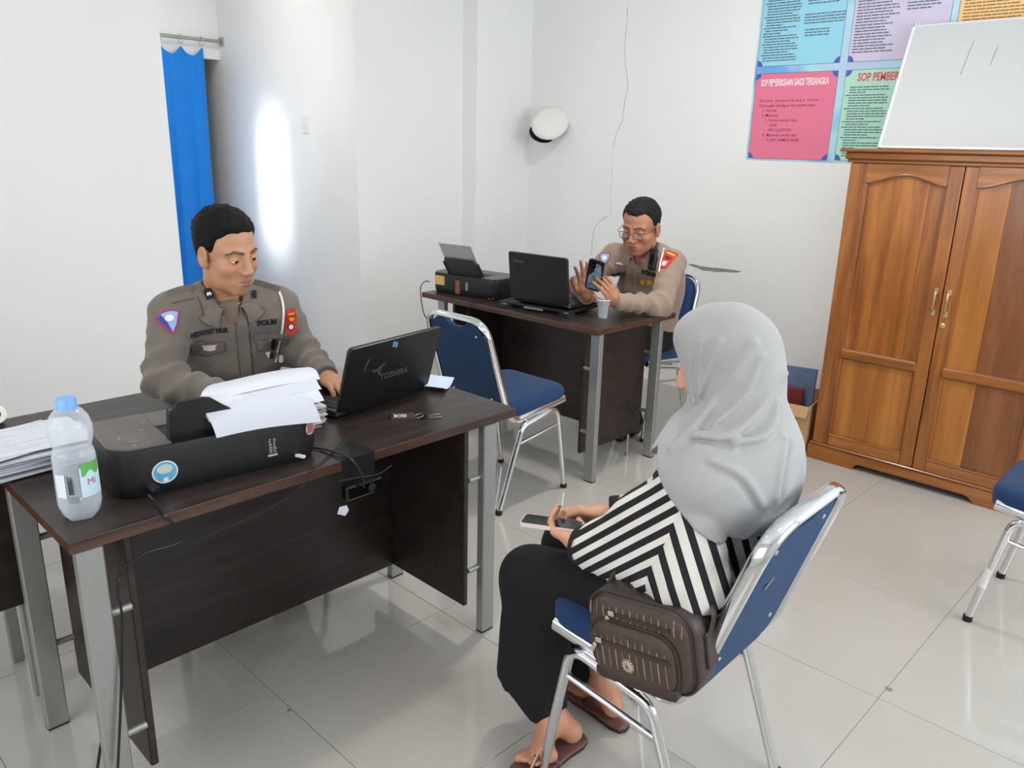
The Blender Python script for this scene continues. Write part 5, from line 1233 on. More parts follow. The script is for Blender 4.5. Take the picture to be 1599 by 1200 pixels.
    parts.append((Vi, Fi, np.tile(A_(srgb(*skin)[:3]), (len(Vi), 1))))
    V4, F4, C4 = join_vf(parts); p.body = np_mesh('body', V4, F4, M['skin'], t, base, col=C4)
    Vh, Fh = make_hair(Mh, opt, hair_line, hair_thick, seed=seed); np_mesh('hair', Vh, Fh, hairmat, t, base)
    eyes(t, base, Mh, opt.get('gaze', (1, 0, -0.25)), opt)
    # collar: two leaves folded down round the neck, open at the throat
    for s in (-1, 1):
        g = []
        for i in range(15):
            k = i/14; a = PI-k*(PI-0.42)                                  # from the nape round to the throat
            ca_, sa_ = math.cos(a), math.sin(a)*s
            rin = 0.058+0.004*k; hi_ = 0.034-0.050*max(0, k-0.45)/0.55
            rout = 0.086+0.024*k**2; lo_ = -0.004-0.066*k**1.7
            pin = ne+f*(rin*ca_+0.010+0.030*max(0, k-0.5))+l*(rin*1.02*sa_)+u*hi_
            ptop = ne+f*((rin+0.010)*ca_+0.010+0.032*max(0, k-0.5))+l*((rin+0.011)*1.02*sa_)+u*(hi_+0.002)
            pout = Vector(ne+f*(rout*ca_+0.012+0.030*k)+l*(rout*sa_*1.05)+u*lo_)
            if k > 0.45: hit, nn, _, _ = p.bvh.ray_cast(pout+Vector(f)*0.12, -Vector(f), 0.3)
            else: hit, nn, _, _ = p.bvh.find_nearest(pout)
            if hit is not None:
                nn = nn if nn.dot(hit-Vector(at(0.5))) > 0 else -nn; pout = pout.lerp(hit+nn*0.006, 0.95)
            mid = (Vector(ptop)+Vector(pout))/2+Vector(f*ca_+l*sa_)*0.006+Vector(u)*0.006
            g.append([Vector(pin)-Vector(u)*0.02-Vector(base), Vector(pin)-Vector(base), Vector(ptop)-Vector(base), mid-Vector(base), Vector(pout)-Vector(base)])
        obj('collar', MB().sheet(g, 0.003), uni, t, True, 70)
    return p
def hm(c, yaw_, pit, rol=0.0, sc=1.0):
    """head frame at c: yaw about z (0 = +X), pit > 0 looks down"""
    return Matrix.Translation(c) @ Matrix.Rotation(yaw_, 4, 'Z') @ Matrix.Rotation(pit, 4, 'Y') @ Matrix.Rotation(rol, 4, 'X') @ Matrix.Scale(sc, 4)

def badge_set(p, base, items):
    for (nm, px, py, rot, layers_) in items:
        F4 = surf_frame(p.bvh, px, py, tuple(p.l*1.0), rot)
        if F4 is None: print('MISS', nm); continue
        root = None
        for i, (shape, m) in enumerate(layers_):
            o = decal(root if root else p.t, base, p.bvh, shape, F4, m, 0.0026+0.0008*i, nm if i == 0 else nm+'_detail'); root = root or o
def disc(r, n=16, sx=1.0, sy2=1.0, cx=0, cy2=0): return flat([(cx+r*sx*math.cos(2*PI*k/n), cy2+r*sy2*math.sin(2*PI*k/n)) for k in range(n)])
def star(r, r2, n=5): return flat([((r if k % 2 == 0 else r2)*math.sin(PI*k/n), (r if k % 2 == 0 else r2)*math.cos(PI*k/n)) for k in range(2*n)])
def rect(w_, h_, cx=0, cy2=0): return flat(dense([(cx-w_/2, cy2-h_/2), (cx+w_/2, cy2-h_/2), (cx+w_/2, cy2+h_/2), (cx-w_/2, cy2+h_/2)], 3))
def poly(*pts): return flat(dense(list(pts), 3))
shield = lambda s, k=1.0: poly((-0.036*s, 0.030*s), (-0.012*s, 0.036*s), (0.012*s, 0.036*s), (0.036*s, 0.030*s), (0.034*s, 0.0), (0.018*s, -0.034*s), (0.0, -0.050*s), (-0.018*s, -0.034*s), (-0.034*s, 0.0))

# ---- the young officer behind the near desk, facing the visitor side
b1 = (1.22, 2.62, 0.0); fy = nz((-0.20, -0.98, 0))
J1 = dict(neck=np.array((1.165, 2.400, 1.045)), pelvis=np.array((1.205, 2.500, 0.56)), shR=(1.005, 2.425, 1.010), shL=(1.325, 2.350, 1.005), elR=(0.915, 2.315, 0.842), elL=(1.405, 2.350, 0.840),
    wrR=(1.03, 2.135, 0.805), wrL=(1.365, 2.150, 0.806), knR=(1.10, 2.20, 0.52), knL=(1.32, 2.17, 0.52), fR=(1.10, 2.50, 0), fL=(1.33, 2.48, 0),
    head=hm((1.150, 2.330, 1.206), math.atan2(-0.94, 0.20), R(13), R(3), 1.005),
    handR=dict(x=(0.55, -0.85, -0.12), z=(0.1, 0.1, 1), s=-1, c=(0.25, 0.3, 0.3, 0.35)), handL=dict(x=(-0.10, -0.97, -0.12), z=(0, 0.1, 1), s=1, c=(0.25, 0.3, 0.3, 0.35)))
opt1 = dict(jaw=1.0, cheek=1.0, beard=0.35, open=0.0029, gaze=(1, 0.10, -0.30), neck_r=0.060, lip=(150, 98, 88), brow=(30, 24, 22))
HL1 = [(-0.12, -0.055), (-0.05, -0.050), (-0.022, -0.020), (0.0, 0.010), (0.012, 0.000), (0.024, 0.012), (0.036, 0.056), (0.06, 0.074), (0.078, 0.082), (0.10, 0.088), (0.12, 0.092)]
P1 = build_officer(b1, 'young officer in grey brown uniform looking aside at the near laptop', J1, fy, opt1, (190, 140, 107), M['uni1'], HL1, (0.002, 0.006, 0.011, 0.013), M['hair'], 0.0, None)
badge_set(P1, b1, [
    ('name_lettering', 326, 518, R(-2), [(flat_text('HIDAYAT NUR', 0.0235, 0.72, 0.0012), M['navy'])]),
    ('polri_lettering', 417, 504, R(2), [(flat_text('POLRI', 0.026, 0.86, 0.0014), M['navy'])]),
    ('pocket_flap', 326, 540, 0, [(poly((-0.052, 0.018), (0.052, 0.018), (0.052, -0.012), (0.0, -0.024), (-0.052, -0.012)), M['uni1'])]),
    ('pocket_flap', 420, 528, 0, [(poly((-0.046, 0.018), (0.046, 0.018), (0.046, -0.012), (0.0, -0.024), (-0.046, -0.012)), M['uni1'])]),
    ('winged_badge', 327, 543, 0, [(poly((-0.027, 0.014), (0.027, 0.014), (0.021, 0.0), (0.024, -0.012), (0.0, -0.016), (-0.024, -0.012), (-0.021, 0.0)), M['p_rust']), (poly((-0.023, 0.010), (0.023, 0.010), (0.017, 0.0), (0.019, -0.008), (0.0, -0.012), (-0.019, -0.008), (-0.017, 0.0)), M['p_white'])]),
    ('gold_badge', 424, 527, 0, [(poly((-0.010, 0.014), (0, 0.010), (0.010, 0.014), (0.008, 0.0), (0.009, -0.014), (-0.009, -0.014), (-0.008, 0.0)), M['p_yel'])]),
    ('white_badge', 418, 555, 0, [(poly((-0.012, 0.010), (0.012, 0.010), (0.0, -0.012)), M['p_white'])]),
    ('sleeve_patch', 267, 503, R(8), [(poly((-0.040, 0.030), (-0.015, 0.040), (0.015, 0.038), (0.036, 0.026), (0.016, -0.012), (-0.006, -0.040), (-0.026, -0.008)), M['p_mag']), (poly((-0.033, 0.026), (-0.013, 0.034), (0.013, 0.032), (0.029, 0.023), (0.012, -0.010), (-0.005, -0.031), (-0.020, -0.005)), M['p_sky']), (poly((-0.033, 0.026), (-0.018, 0.031), (-0.010, 0.0), (-0.006, -0.030), (-0.020, -0.005)), M['p_blue']), (disc(0.012, 14, 1.1, 0.9, 0.0, 0.012), M['p_white'])]),
    ('shoulder_patch', 454, 503, R(-4), [(poly((-0.020, 0.048), (0.012, 0.048), (0.022, 0.010), (0.020, -0.036), (0.0, -0.046), (-0.018, -0.036), (-0.022, 0.0)), M['p_red']), (disc(0.013, 14, 0.9, 1.0, 0.0, -0.016), mat('patch_darkred', (96, 30, 26), 0.7)), (disc(0.0085, 12, 0.9, 1.0, 0.0, -0.016), M['p_white']), (rect(0.024, 0.006, -0.002, 0.030), M['p_yel']), (poly((-0.012, 0.018), (0.012, 0.014), (0.006, 0.004), (-0.006, 0.006)), M['p_yel'])]),
    ('button', 299, 454, 0, [(disc(0.006), M['uni_btn'])]), ('button', 398, 440, 0, [(disc(0.006), M['uni_btn'])]), ('button', 382, 546, 0, [(disc(0.0055), M['uni_btn'])]), ('button', 385, 588, 0, [(disc(0.0055), M['uni_btn'])]), ('button', 410, 531, 0, [(disc(0.005), M['uni_btn'])]), ('button', 346, 541, 0, [(disc(0.005), M['uni_btn'])]),
])
def on_shirt(p, base, pts, off=0.004):
    out = []
    for (px, py) in pts:
        r = _ray(px, py).normalized(); hit, nrm, _, _ = p.bvh.ray_cast(Vector((0, 0, CAM_H)), r)
        if hit is not None: out.append(hit-r*off-Vector(base))
    return out
def strip(p, base, pts, wd, m, name, off=0.003, dirw=(0, 0, 1)):
    q = on_shirt(p, base, pts, off); g = []
    if len(q) < 2: print('MISS strip', name, pts); return None
    q = spline(q, 4)
    for i, a in enumerate(q):
        t_ = (q[min(i+1, len(q)-1)]-q[max(i-1, 0)]).normalized(); n = (a+Vector(base)-Vector((0, 0, CAM_H))).normalized(); s_ = t_.cross(n).normalized()*wd/2; g.append([a-s_, a, a+s_])
    return obj(name, MB().sheet(g, 0.0015), m, p.t, True, 60)
def collar_tab(p, base, px, py, w_, h_, rot, tgt_name='collar_tab', emblem=True):
    # lies on the collar leaf: find the nearest collar along the sight line
    best = None; r = _ray(px, py).normalized()
    for c in p.t.children:
        if not c.name.startswith('collar') or c.name.startswith('collar_tab'): continue
        bv = BVHTree.FromPolygons([tuple(v.co+Vector(base)) for v in c.data.vertices], [tuple(q.vertices) for q in c.data.polygons])
        hit, nrm, _, d = bv.ray_cast(Vector((0, 0, CAM_H)), r)
        if hit is not None and (best is None or d < best[1]): best = (hit, d, nrm)
    hit, nrm, _, d = p.bvh.ray_cast(Vector((0, 0, CAM_H)), r)
    if hit is not None and (best is None or d < best[1]+0.004): best = (hit, d, nrm)
    if best is None: print('MISS tab', px); return
    hit, d, n = best
    if n.dot(r) > 0: n = -n
    n = (n-r*0.5).normalized(); x = Vector(p.l); x = (x-n*x.dot(n)).normalized(); y = n.cross(x)
    F4 = Matrix(((x.x, y.x, n.x, hit.x-base[0]-r.x*0.004), (x.y, y.y, n.y, hit.y-base[1]-r.y*0.004), (x.z, y.z, n.z, hit.z-base[2]-r.z*0.004), (0, 0, 0, 1))) @ Matrix.Rotation(rot, 4, 'Z')
    o = obj(tgt_name, MB().prism([(-w_/2, -h_/2), (w_/2, -h_/2), (w_/2, h_*0.42), (0, h_*0.55), (-w_/2, h_*0.42)], 0.001, 0.0028, F4), M['navy'], p.t)
    if emblem: obj('emblem', MB().prism([(-0.007, -0.005), (-0.003, -0.007), (0, -0.002), (0.003, -0.007), (0.008, -0.005), (0.005, 0.005), (0.0, 0.003), (-0.005, 0.005)], 0.0028, 0.0034, F4), M['p_white'], o)
collar_tab(P1, b1, 326, 459, 0.024, 0.034, R(8)); collar_tab(P1, b1, 397, 460, 0.014, 0.026, R(-14), emblem=False)
strip(P1, b1, [(375, 470), (378, 500), (381, 530), (384, 560), (386, 590)], 0.030, M['uni1'], 'placket', 0.002)
strip(P1, b1, [(436, 455), (441, 470), (443, 490), (440, 520), (434, 545), (430, 566)], 0.007, M['p_white'], 'whistle_cord', 0.005)
strip(P1, b1, [(428, 530), (426, 545), (424, 560)], 0.012, M['black'], 'whistle_strap', 0.006)
strip(P1, b1, [(265, 462), (283, 456), (302, 452)], 0.034, M['uni1'], 'epaulette', 0.004); strip(P1, b1, [(396, 443), (418, 449), (436, 456)], 0.030, M['uni1'], 'epaulette', 0.004)
q = Vector(J1['neck'])
obj('necklace', MB().tube([Vector(J1['neck'])-Vector(b1)+Vector(P1.f)*(0.045+0.022*math.cos(a))+Vector(P1.l)*(0.052*math.sin(a))-Vector(P1.u)*(0.0-0.012+0.022*math.cos(a)) for a in [-1.6+3.2*i/12 for i in range(13)]], 0.0012, 5), M['brass'], P1.t, True)
o = np_mesh('undershirt', *net(lambda P: s_ell(P, J1['neck']-P1.u*0.035+P1.f*0.028, (0.048, 0.056, 0.06), np.stack([P1.f, P1.l, P1.u], 1)), J1['neck']-0.13, J1['neck']+0.1, 0.008, 1), cloth('undershirt_brown', (120, 100, 86)), P1.t, b1)

# ---- the older officer at the far desk, facing the near desk, phone in hand
b2 = (3.68, 2.52, 0.0); f2 = nz((-0.99, -0.12, 0))
J2 = dict(neck=np.array((3.485, 2.415, 1.010)), pelvis=np.array((3.63, 2.47, 0.565)), shR=(3.455, 2.595, 0.975), shL=(3.495, 2.250, 0.975), elR=(3.30, 2.690, 0.815), elL=(3.290, 2.165, 0.803),
    wrR=(3.065, 2.450, 0.830), wrL=(3.080, 2.272, 0.826), knR=(3.26, 2.60, 0.52), knL=(3.26, 2.40, 0.52), fR=(3.50, 2.62, 0), fL=(3.50, 2.42, 0),
    head=hm((3.405, 2.395, 1.158), math.atan2(-0.16, -0.985), R(17), R(-2), 1.08),
    handR=dict(x=(-0.20, 0.02, 0.98), z=(0.75, 0.45, 0.15), s=-1, c=((0.25, 0.25, 0.2), (0.08, 0.1, 0.1), (0.05, 0.1, 0.1), (0.05, 0.1, 0.1)), thumb=(0.75, 0.62, -0.15), spread=0.10),
    handL=dict(x=(-0.62, 0.18, 0.76), z=(-0.35, -0.86, -0.05), s=1, c=((0.30, 0.45, 0.3), (0.30, 0.5, 0.35), (0.35, 0.55, 0.35), (0.4, 0.6, 0.4)), thumb=(0.60, 0.70, -0.35), spread=0.04))
opt2 = dict(jaw=1.18, cheek=1.08, wide=1.06, open=0.0027, gaze=(1, 0.0, -0.38), neck_r=0.066, lip=(138, 82, 74), brow=(58, 48, 44))
HL2 = [(-0.12, -0.058), (-0.05, -0.055), (-0.024, -0.022), (-0.004, 0.008), (0.008, 0.002), (0.020, 0.014), (0.030, 0.052), (0.050, 0.082), (0.066, 0.078), (0.080, 0.074), (0.12, 0.085)]
P2 = build_officer(b2, 'older officer in tan uniform and glasses holding a phone at the far desk', J2, f2, opt2, (178, 122, 92), M['uni2'], HL2, (0.003, 0.005, 0.008, 0.009), M['hair_grey'], 0.018, None)
badge_set(P2, b2, [
    ('name_lettering', 968, 427, R(-2), [(flat_text('RAFULA', 0.030, 0.70, 0.0014), M['navy'])]),
    ('polri_lettering', 1014, 427, R(-2), [(flat_text('POLRI', 0.040, 0.80, 0.0018), M['navy'])]),
    ('cap_badge', 968, 411, 0, [(poly((-0.024, -0.012), (0.024, -0.012), (0.026, 0.0), (0.010, 0.008), (0.0, 0.018), (-0.010, 0.008), (-0.026, 0.0)), M['p_rust']), (poly((-0.022, -0.008), (0.022, -0.008), (0.020, 0.0), (0.006, 0.004), (0.0, 0.010), (-0.006, 0.004), (-0.020, 0.0)), M['p_white'])]),
    ('gold_badge', 1003, 441, 0, [(poly((-0.012, 0.014), (0, 0.010), (0.012, 0.014), (0.009, -0.014), (-0.009, -0.014)), M['p_yel'])]),
    ('gold_star', 1015, 440, 0, [(star(0.024, 0.011), M['p_yel'])]),
    ('gold_badge', 1009, 413, 0, [(disc(0.014), M['p_yel'])]),
    ('white_badge', 963, 438, 0, [(poly((-0.012, 0.008), (0.012, 0.008), (0.0, -0.012)), M['p_white'])]),
    ('pocket_flap', 966, 436, 0, [(poly((-0.040, 0.0), (0.040, 0.0), (0.040, -0.040), (-0.040, -0.040)), M['uni2'])]),
    ('sleeve_patch', 944, 403, R(10), [(shield(0.85), M['p_mag']), (shield(0.68), M['p_sky']), (disc(0.013), M['p_white'])]),
    ('shoulder_patch', 1041, 406, R(-8), [(poly((-0.030, 0.055), (0.030, 0.060), (0.032, 0.0), (0.026, -0.050), (-0.026, -0.054), (-0.028, 0.0)), M['p_red']), (rect(0.046, 0.010, 0, 0.040), M['p_yel']), (poly((-0.020, 0.022), (0.022, 0.018), (0.012, 0.002), (-0.014, 0.008)), mat('patch_darkred', (96, 30, 26), 0.7)), (rect(0.030, 0.032, 0, -0.024), mat('patch_pink', (222, 150, 140), 0.7)), (disc(0.011, 12, 1, 1, 0, -0.024), M['p_white'])]),
])
strip(P2, b2, [(1037, 388), (1034, 400), (1031, 412), (1029, 424)], 0.007, M['p_white'], 'whistle_cord', 0.006)
strip(P2, b2, [(987, 408), (983, 425), (981, 440), (980, 455)], 0.032, M['uni2'], 'placket', 0.002)
strip(P2, b2, [(1046, 384), (1036, 376), (1027, 370)], 0.040, M['uni2'], 'epaulette', 0.006)
# radio microphone clipped at the collar
q0 = on_shirt(P2, b2, [(1020, 403)], 0.030)
if q0:
    RM = Matrix.Translation(q0[0]) @ basis((0, 0, 0), tuple(P2.l), (0.05, -0.12, 1)).to_3x3().to_4x4()
    rd = obj('radio_microphone', MB().cbox(-0.020, 0.020, -0.062, 0.050, -0.012, 0.012, 0.007, RM), M['black'], P2.t, True, 30)
    obj('radio_clip', MB().cbox(-0.010, 0.010, -0.03, 0.02, 0.012, 0.016, 0.002, RM), M['black_gloss'], rd)
    obj('radio_knob', MB().tube([RM @ Vector((0.006, 0.048, 0)), RM @ Vector((0.006, 0.066, 0))], 0.006, 8), M['black'], rd, True)
# glasses
gl = obj('glasses', MB(), M['black_gloss'], P2.t) if False else None
GMx = Matrix.Translation(-Vector(b2)) @ J2['head']
mbg = MB()
for s in (-1, 1):
    rim = [GMx @ Vector((0.107-0.10*abs(p[0])*0.3, p[0], p[1]-0.006)) for p in rrect(0.046, 0.032, 0.009, 4, 0.034*s*1.06, 0)]
    mbg.tube(rim, 0.0016, 6, True)
    mbg.tube([GMx @ Vector((0.101, 0.060*s, 0.004)), GMx @ Vector((0.088, 0.076*s, 0.005)), GMx @ Vector((0.03, 0.083*s, 0.006)), GMx @ Vector((-0.008, 0.083*s, 0.004)), GMx @ Vector((-0.022, 0.082*s, -0.012))], 0.0017, 6)
mbg.tube([GMx @ Vector((0.107, -0.0125, 0.0)), GMx @ Vector((0.110, 0, 0.002)), GMx @ Vector((0.107, 0.0125, 0.0))], 0.0014, 6)
gl = obj('glasses', mbg, mat('glasses_frame', (52, 36, 32), 0.3), P2.t, True)
m_, nt_, p_ = newmat('lens_glass'); tr = node(nt_, 'ShaderNodeBsdfTransparent'); mx_ = node(nt_, 'ShaderNodeMixShader'); mx_.inputs[0].default_value = 0.90
p_.inputs['Base Color'].default_value = (0.8, 0.8, 0.8, 1); p_.inputs['Roughness'].default_value = 0.03
nt_.links.new(p_.outputs[0], mx_.inputs[1]); nt_.links.new(tr.outputs[0], mx_.inputs[2]); nt_.links.new(mx_.outputs[0], nt_.nodes['Material Output'].inputs[0]); M['lens'] = m_
for s in (-1, 1):
    obj('lens', MB().prism([(p[0], p[1]) for p in rrect(0.044, 0.030, 0.008, 4, 0.034*s*1.06, -0.006)], -0.0006, 0.0006, GMx @ Matrix(((-0.03*s, 0, 1, 0.107), (1, 0, 0, 0), (0, 1, 0, 0), (0, 0, 0, 1)))), M['lens'], gl)
# the phone in his hand
ph = thing('smartphone', 'dark phone with a pale patterned back held up by the older officer', 'phone', (2.985, 2.345, 0.955))
PHM = basis((0, 0, 0), (0.30, -0.84, -0.20), (-0.22, -0.28, 0.93))       # x right, y up the phone, z toward the room
zf = 1 if (PHM.to_3x3() @ Vector((0, 0, 1))).x < 0 else -1
obj('case', MB().prism(rrect(0.078, 0.160, 0.012, 4), -0.005, 0.005, PHM), M['black'], ph)
obj('screen', MB().prism(rrect(0.070, 0.150, 0.010, 4), min(-0.0056*zf, -0.004*zf), max(-0.0056*zf, -0.004*zf), PHM), M['black_gloss'], ph)
pz0, pz1 = sorted((0.0048*zf, 0.0056*zf))
obj('back_print', MB().prism([(-0.006, 0.066), (0.026, 0.060), (0.034, 0.020), (0.034, -0.070), (-0.030, -0.072), (-0.030, -0.01), (-0.004, 0.02)], pz0, pz1, PHM), mat('phone_pattern', (150, 172, 190), 0.35, col2=(58, 70, 84), scale=90), ph)
c0, c1 = sorted((0.0050*zf, 0.0075*zf))
cm_ = obj('camera_bump', MB().prism(rrect(0.034, 0.036, 0.008, 4, -0.017, 0.054), c0, c1, PHM), M['black_gloss'], ph)
for a, b in ((-0.025, 0.062), (-0.025, 0.046), (-0.009, 0.054)): obj('camera_lens', MB().lathe([(0.0055, 0), (0.0055, 0.002), (0.0001, 0.002)], 12, PHM @ Matrix.Translation((a, b, 0.0075*zf)) @ Matrix.Diagonal((1, 1, zf, 1))), M['black'], cm_, True)

M['seam1'] = mat('seam_taupe', (78, 71, 64), 0.9); M['seam2'] = mat('seam_tan', (112, 94, 82), 0.9)
def seam(p, base, px, py, pts, m, r=0.0011):
    F4 = surf_frame(p.bvh, px, py, tuple(p.l))
    if F4 is None: return
    zd = -(F4.to_3x3() @ Vector((0, 0, 1))).normalized(); out = []
    for a in dense(pts, 5)+[pts[0]]:
        q = F4 @ Vector((a[0], a[1], 0)); hit, nn, _, _ = p.bvh.ray_cast(q-zd*0.08, zd, 0.2)
        if hit is not None: out.append(hit-zd*0.0032-Vector(base))
    if len(out) > 3: obj('pocket_seam', MB().tube(out, r, 5), m, p.t, True)
for (px, py) in ((326, 548), (420, 537)):
    seam(P1, b1, px, py, [(-0.050, 0.030), (0.050, 0.030), (0.050, -0.004), (0.0, -0.016), (-0.050, -0.004)], M['seam1'])
seam(P2, b2, 966, 432, [(-0.044, 0.055), (0.044, 0.055), (0.044, -0.050), (-0.044, -0.050)], M['seam2'])
seam(P2, b2, 1010, 436, [(-0.050, 0.030), (0.050, 0.030), (0.050, -0.045), (-0.050, -0.045)], M['seam2'])
for p_o, b_o, ln, m in ((P1, b1, [(386, 470), (388, 500), (391, 530), (394, 560), (396, 588)], M['seam1']), (P1, b1, [(364, 478), (367, 505), (370, 530), (373, 560), (376, 590)], M['seam1']), (P2, b2, [(993, 412), (989, 428), (987, 445)], M['seam2']), (P2, b2, [(976, 412), (973, 428), (971, 445)], M['seam2']), (P1, b1, [(268, 474), (284, 470), (303, 466)], M['seam1']), (P1, b1, [(298, 448), (312, 470), (318, 495)], M['seam1'])):
    q = on_shirt(p_o, b_o, ln, 0.0036)
    if len(q) > 1: obj('shirt_seam', MB().tube(spline(q, 4), 0.0011, 5), m, p_o.t, True)
# ---------------------------------------------------------------- the woman on the near chair, seen from behind
b3 = (1.49, 0.85, 0.0)
wt = thing('person', 'woman in a pale grey hijab and striped top seated with a phone', 'person', b3, 0)
W = dict(neck=np.array((1.530, 0.795, 0.955)), pelvis=np.array((1.500, 0.790, 0.575)), shL=np.array((1.376, 0.784, 0.872)), shR=np.array((1.672, 0.820, 0.885)), elL=np.array((1.318, 0.752, 0.680)), elR=np.array((1.715, 0.860, 0.675)),
    wrL=np.array((1.352, 1.058, 0.628)), wrR=np.array((1.520, 1.100, 0.640)), knL=np.array((1.385, 1.244, 0.450)), knR=np.array((1.585, 1.275, 0.455)), hemL=np.array((1.378, 1.205, 0.07)), hemR=np.array((1.585, 1.225, 0.11)))
skW = (214, 160, 130)
fW = nz((-0.05, 1, 0)); lW = nz(np.cross((0, 0, 1), fW)); B3w = np.stack([fW, lW, np.array((0, 0, 1.0))], 1)
MhW = hm((1.535, 0.838, 1.092), R(105), R(18), 0, 0.98)
hipL, hipR = np.array((1.405, 0.83, 0.57)), np.array((1.60, 0.83, 0.57))
def w_torso(P, g):
    d = s_ell(P, (1.515, 0.800, 0.80), (0.110+g, 0.160+g, 0.185+g), B3w)
    d = smin(d, s_ell(P, (1.500, 0.855, 0.60), (0.135+g, 0.180+g, 0.14+g), B3w), 0.07)
    return smin(d, s_cap(P, W['shL'], W['shR'], 0.058+g, 0.058+g), 0.06)
def w_armL(P, g): return smin(s_cap(P, W['shL'], W['elL'], 0.062+g, 0.070+g), s_cap(P, W['elL'], W['wrL'], 0.070+g, 0.040+g), 0.05)
def w_armR(P, g): return smin(s_cap(P, W['shR'], W['elR'], 0.056+g, 0.056+g), s_cap(P, W['elR'], W['wrR'], 0.056+g, 0.038+g), 0.04)
def w_top(P):
    a = w_armL(P, 0.006); q = P-A_(W['shL']*0.5+W['wrL']*0.5)                                   # batwing web under the arm
    web = s_ell(P, (1.350, 0.855, 0.735), (0.105, 0.052, 0.085), B3w)
    a = smin(a, web, 0.05); a = smin(a, s_cap(P, W['shL']+A_((0.0, 0.030, -0.014)), W['wrL']+A_((0, -0.03, 0.012)), 0.052, 0.040), 0.04)
    d = smin(w_torso(P, 0.014), np.minimum(a, w_armR(P, 0.006)), 0.022)
    q = P-A_((1.33, 0.80, 0.66)); w_ = np.exp(-(q*q).sum(1)/0.02); d = d+0.006*w_*np.sin(P[:, 1]*95+P[:, 2]*60)
    q = P-A_((1.35, 1.0, 0.64)); w_ = np.exp(-(q*q).sum(1)/0.008); d = d+0.004*w_*np.sin(P[:, 1]*130+P[:, 2]*40)
    q = P-A_((1.36, 0.72, 0.60)); w_ = np.exp(-(q*q).sum(1)/0.012); d = d+0.006*w_*np.sin(P[:, 2]*110+P[:, 1]*30)
    d = d+0.0025*noise3(P, 4, 25)
    for k in ('wrL', 'wrR'):
        ax = nz(W[k]-W['el'+k[2]]); lo_ = (P-A_(W[k])) @ A_(ax); near = ((P-A_(W[k]))**2).sum(1) < 0.012; d = np.where(near, smax(d, lo_-0.004, 0.004), d)
    d = smax(d, -s_cap(P, W['neck'], W['neck']+np.array((0, 0.02, 0.15)), 0.05, 0.05), 0.006)
    return smax(d, 0.500-P[:, 2], 0.012)
V, F = net(w_top, (1.21, 0.58, 0.47), (1.83, 1.18, 1.02), 0.0062, 1); Vf = V.astype(np.float32)
dT = w_torso(Vf, 0.014); dL = np.minimum(w_armL(Vf, 0.006), s_ell(Vf, (1.350, 0.855, 0.735), (0.105, 0.052, 0.085), B3w)); dR = w_armR(Vf, 0.006)
# the shoulder seam runs obliquely from the shoulder point down to the elbow
seam = (Vf-A_((1.30, 0.772, 0.80))) @ A_(nz((0.25, 1.0, 0.10)))
zone = np.clip(0.5+seam/0.012, 0, 1)*(np.minimum(dL, dR) < dT+0.012)
zone = np.maximum(zone, ((dR < dT-0.02)).astype(np.float32))
cuff = np.zeros(len(V), np.float32)
for k in ('wrL', 'wrR'):
    ax = nz(W[k]-W['el'+k[2]]); lo_ = (Vf-A_(W[k])) @ A_(ax); near = ((Vf-A_(W[k]))**2).sum(1) < 0.012; cuff = np.maximum(cuff, np.where(near, np.clip((lo_+0.028)/0.006, 0, 1), 0))
m_, nt_, p_ = newmat('striped_knit'); tc = node(nt_, 'ShaderNodeTexCoord'); za = node(nt_, 'ShaderNodeAttribute', attribute_name='zone'); cf = node(nt_, 'ShaderNodeAttribute', attribute_name='cuff')
def stripes(vec, period, duty, bend=0.0):
    dp = node(nt_, 'ShaderNodeVectorMath', operation='DOT_PRODUCT'); dp.inputs[1].default_value = vec; nt_.links.new(tc.outputs['Object'], dp.inputs[0])
    di = node(nt_, 'ShaderNodeMath', operation='DIVIDE'); di.inputs[1].default_value = period; nt_.links.new(dp.outputs['Value'], di.inputs[0])
    fr_ = node(nt_, 'ShaderNodeMath', operation='FRACT'); ad = node(nt_, 'ShaderNodeMath', operation='ADD'); ad.inputs[1].default_value = 40.0; nt_.links.new(di.outputs[0], ad.inputs[0]); nt_.links.new(ad.outputs[0], fr_.inputs[0])
    lt = node(nt_, 'ShaderNodeMath', operation='LESS_THAN'); lt.inputs[1].default_value = duty; nt_.links.new(fr_.outputs[0], lt.inputs[0]); return lt, fr_
sv = R_*0.46-U_*0.888-F_*0.25; s1, _ = stripes(tuple(sv), 0.0285, 0.52)
bv_ = R_*0.955+U_*0.30-F_*0.17; s2, fr2 = stripes(tuple(bv_), 0.0345, 0.44)
# thin ribs in the pale bands
rb = node(nt_, 'ShaderNodeMath', operation='MULTIPLY'); rb.inputs[1].default_value = 10.0; nt_.links.new(fr2.outputs[0], rb.inputs[0]); rf = node(nt_, 'ShaderNodeMath', operation='FRACT'); nt_.links.new(rb.outputs[0], rf.inputs[0])
rl = node(nt_, 'ShaderNodeMath', operation='LESS_THAN'); rl.inputs[1].default_value = 0.25; nt_.links.new(rf.outputs[0], rl.inputs[0]); rm = node(nt_, 'ShaderNodeMath', operation='MULTIPLY'); rm.inputs[1].default_value = 0.28; nt_.links.new(rl.outputs[0], rm.inputs[0])
r2 = node(nt_, 'ShaderNodeMath', operation='MAXIMUM'); nt_.links.new(s2.outputs[0], r2.inputs[0]); nt_.links.new(rm.outputs[0], r2.inputs[1])
gt = node(nt_, 'ShaderNodeMath', operation='GREATER_THAN'); gt.inputs[1].default_value = 0.5; nt_.links.new(za.outputs['Fac'], gt.inputs[0])
mx1 = node(nt_, 'ShaderNodeMix', data_type='FLOAT'); nt_.links.new(gt.outputs[0], mx1.inputs[0]); nt_.links.new(r2.outputs[0], mx1.inputs[2]); nt_.links.new(s1.outputs[0], mx1.inputs[3])
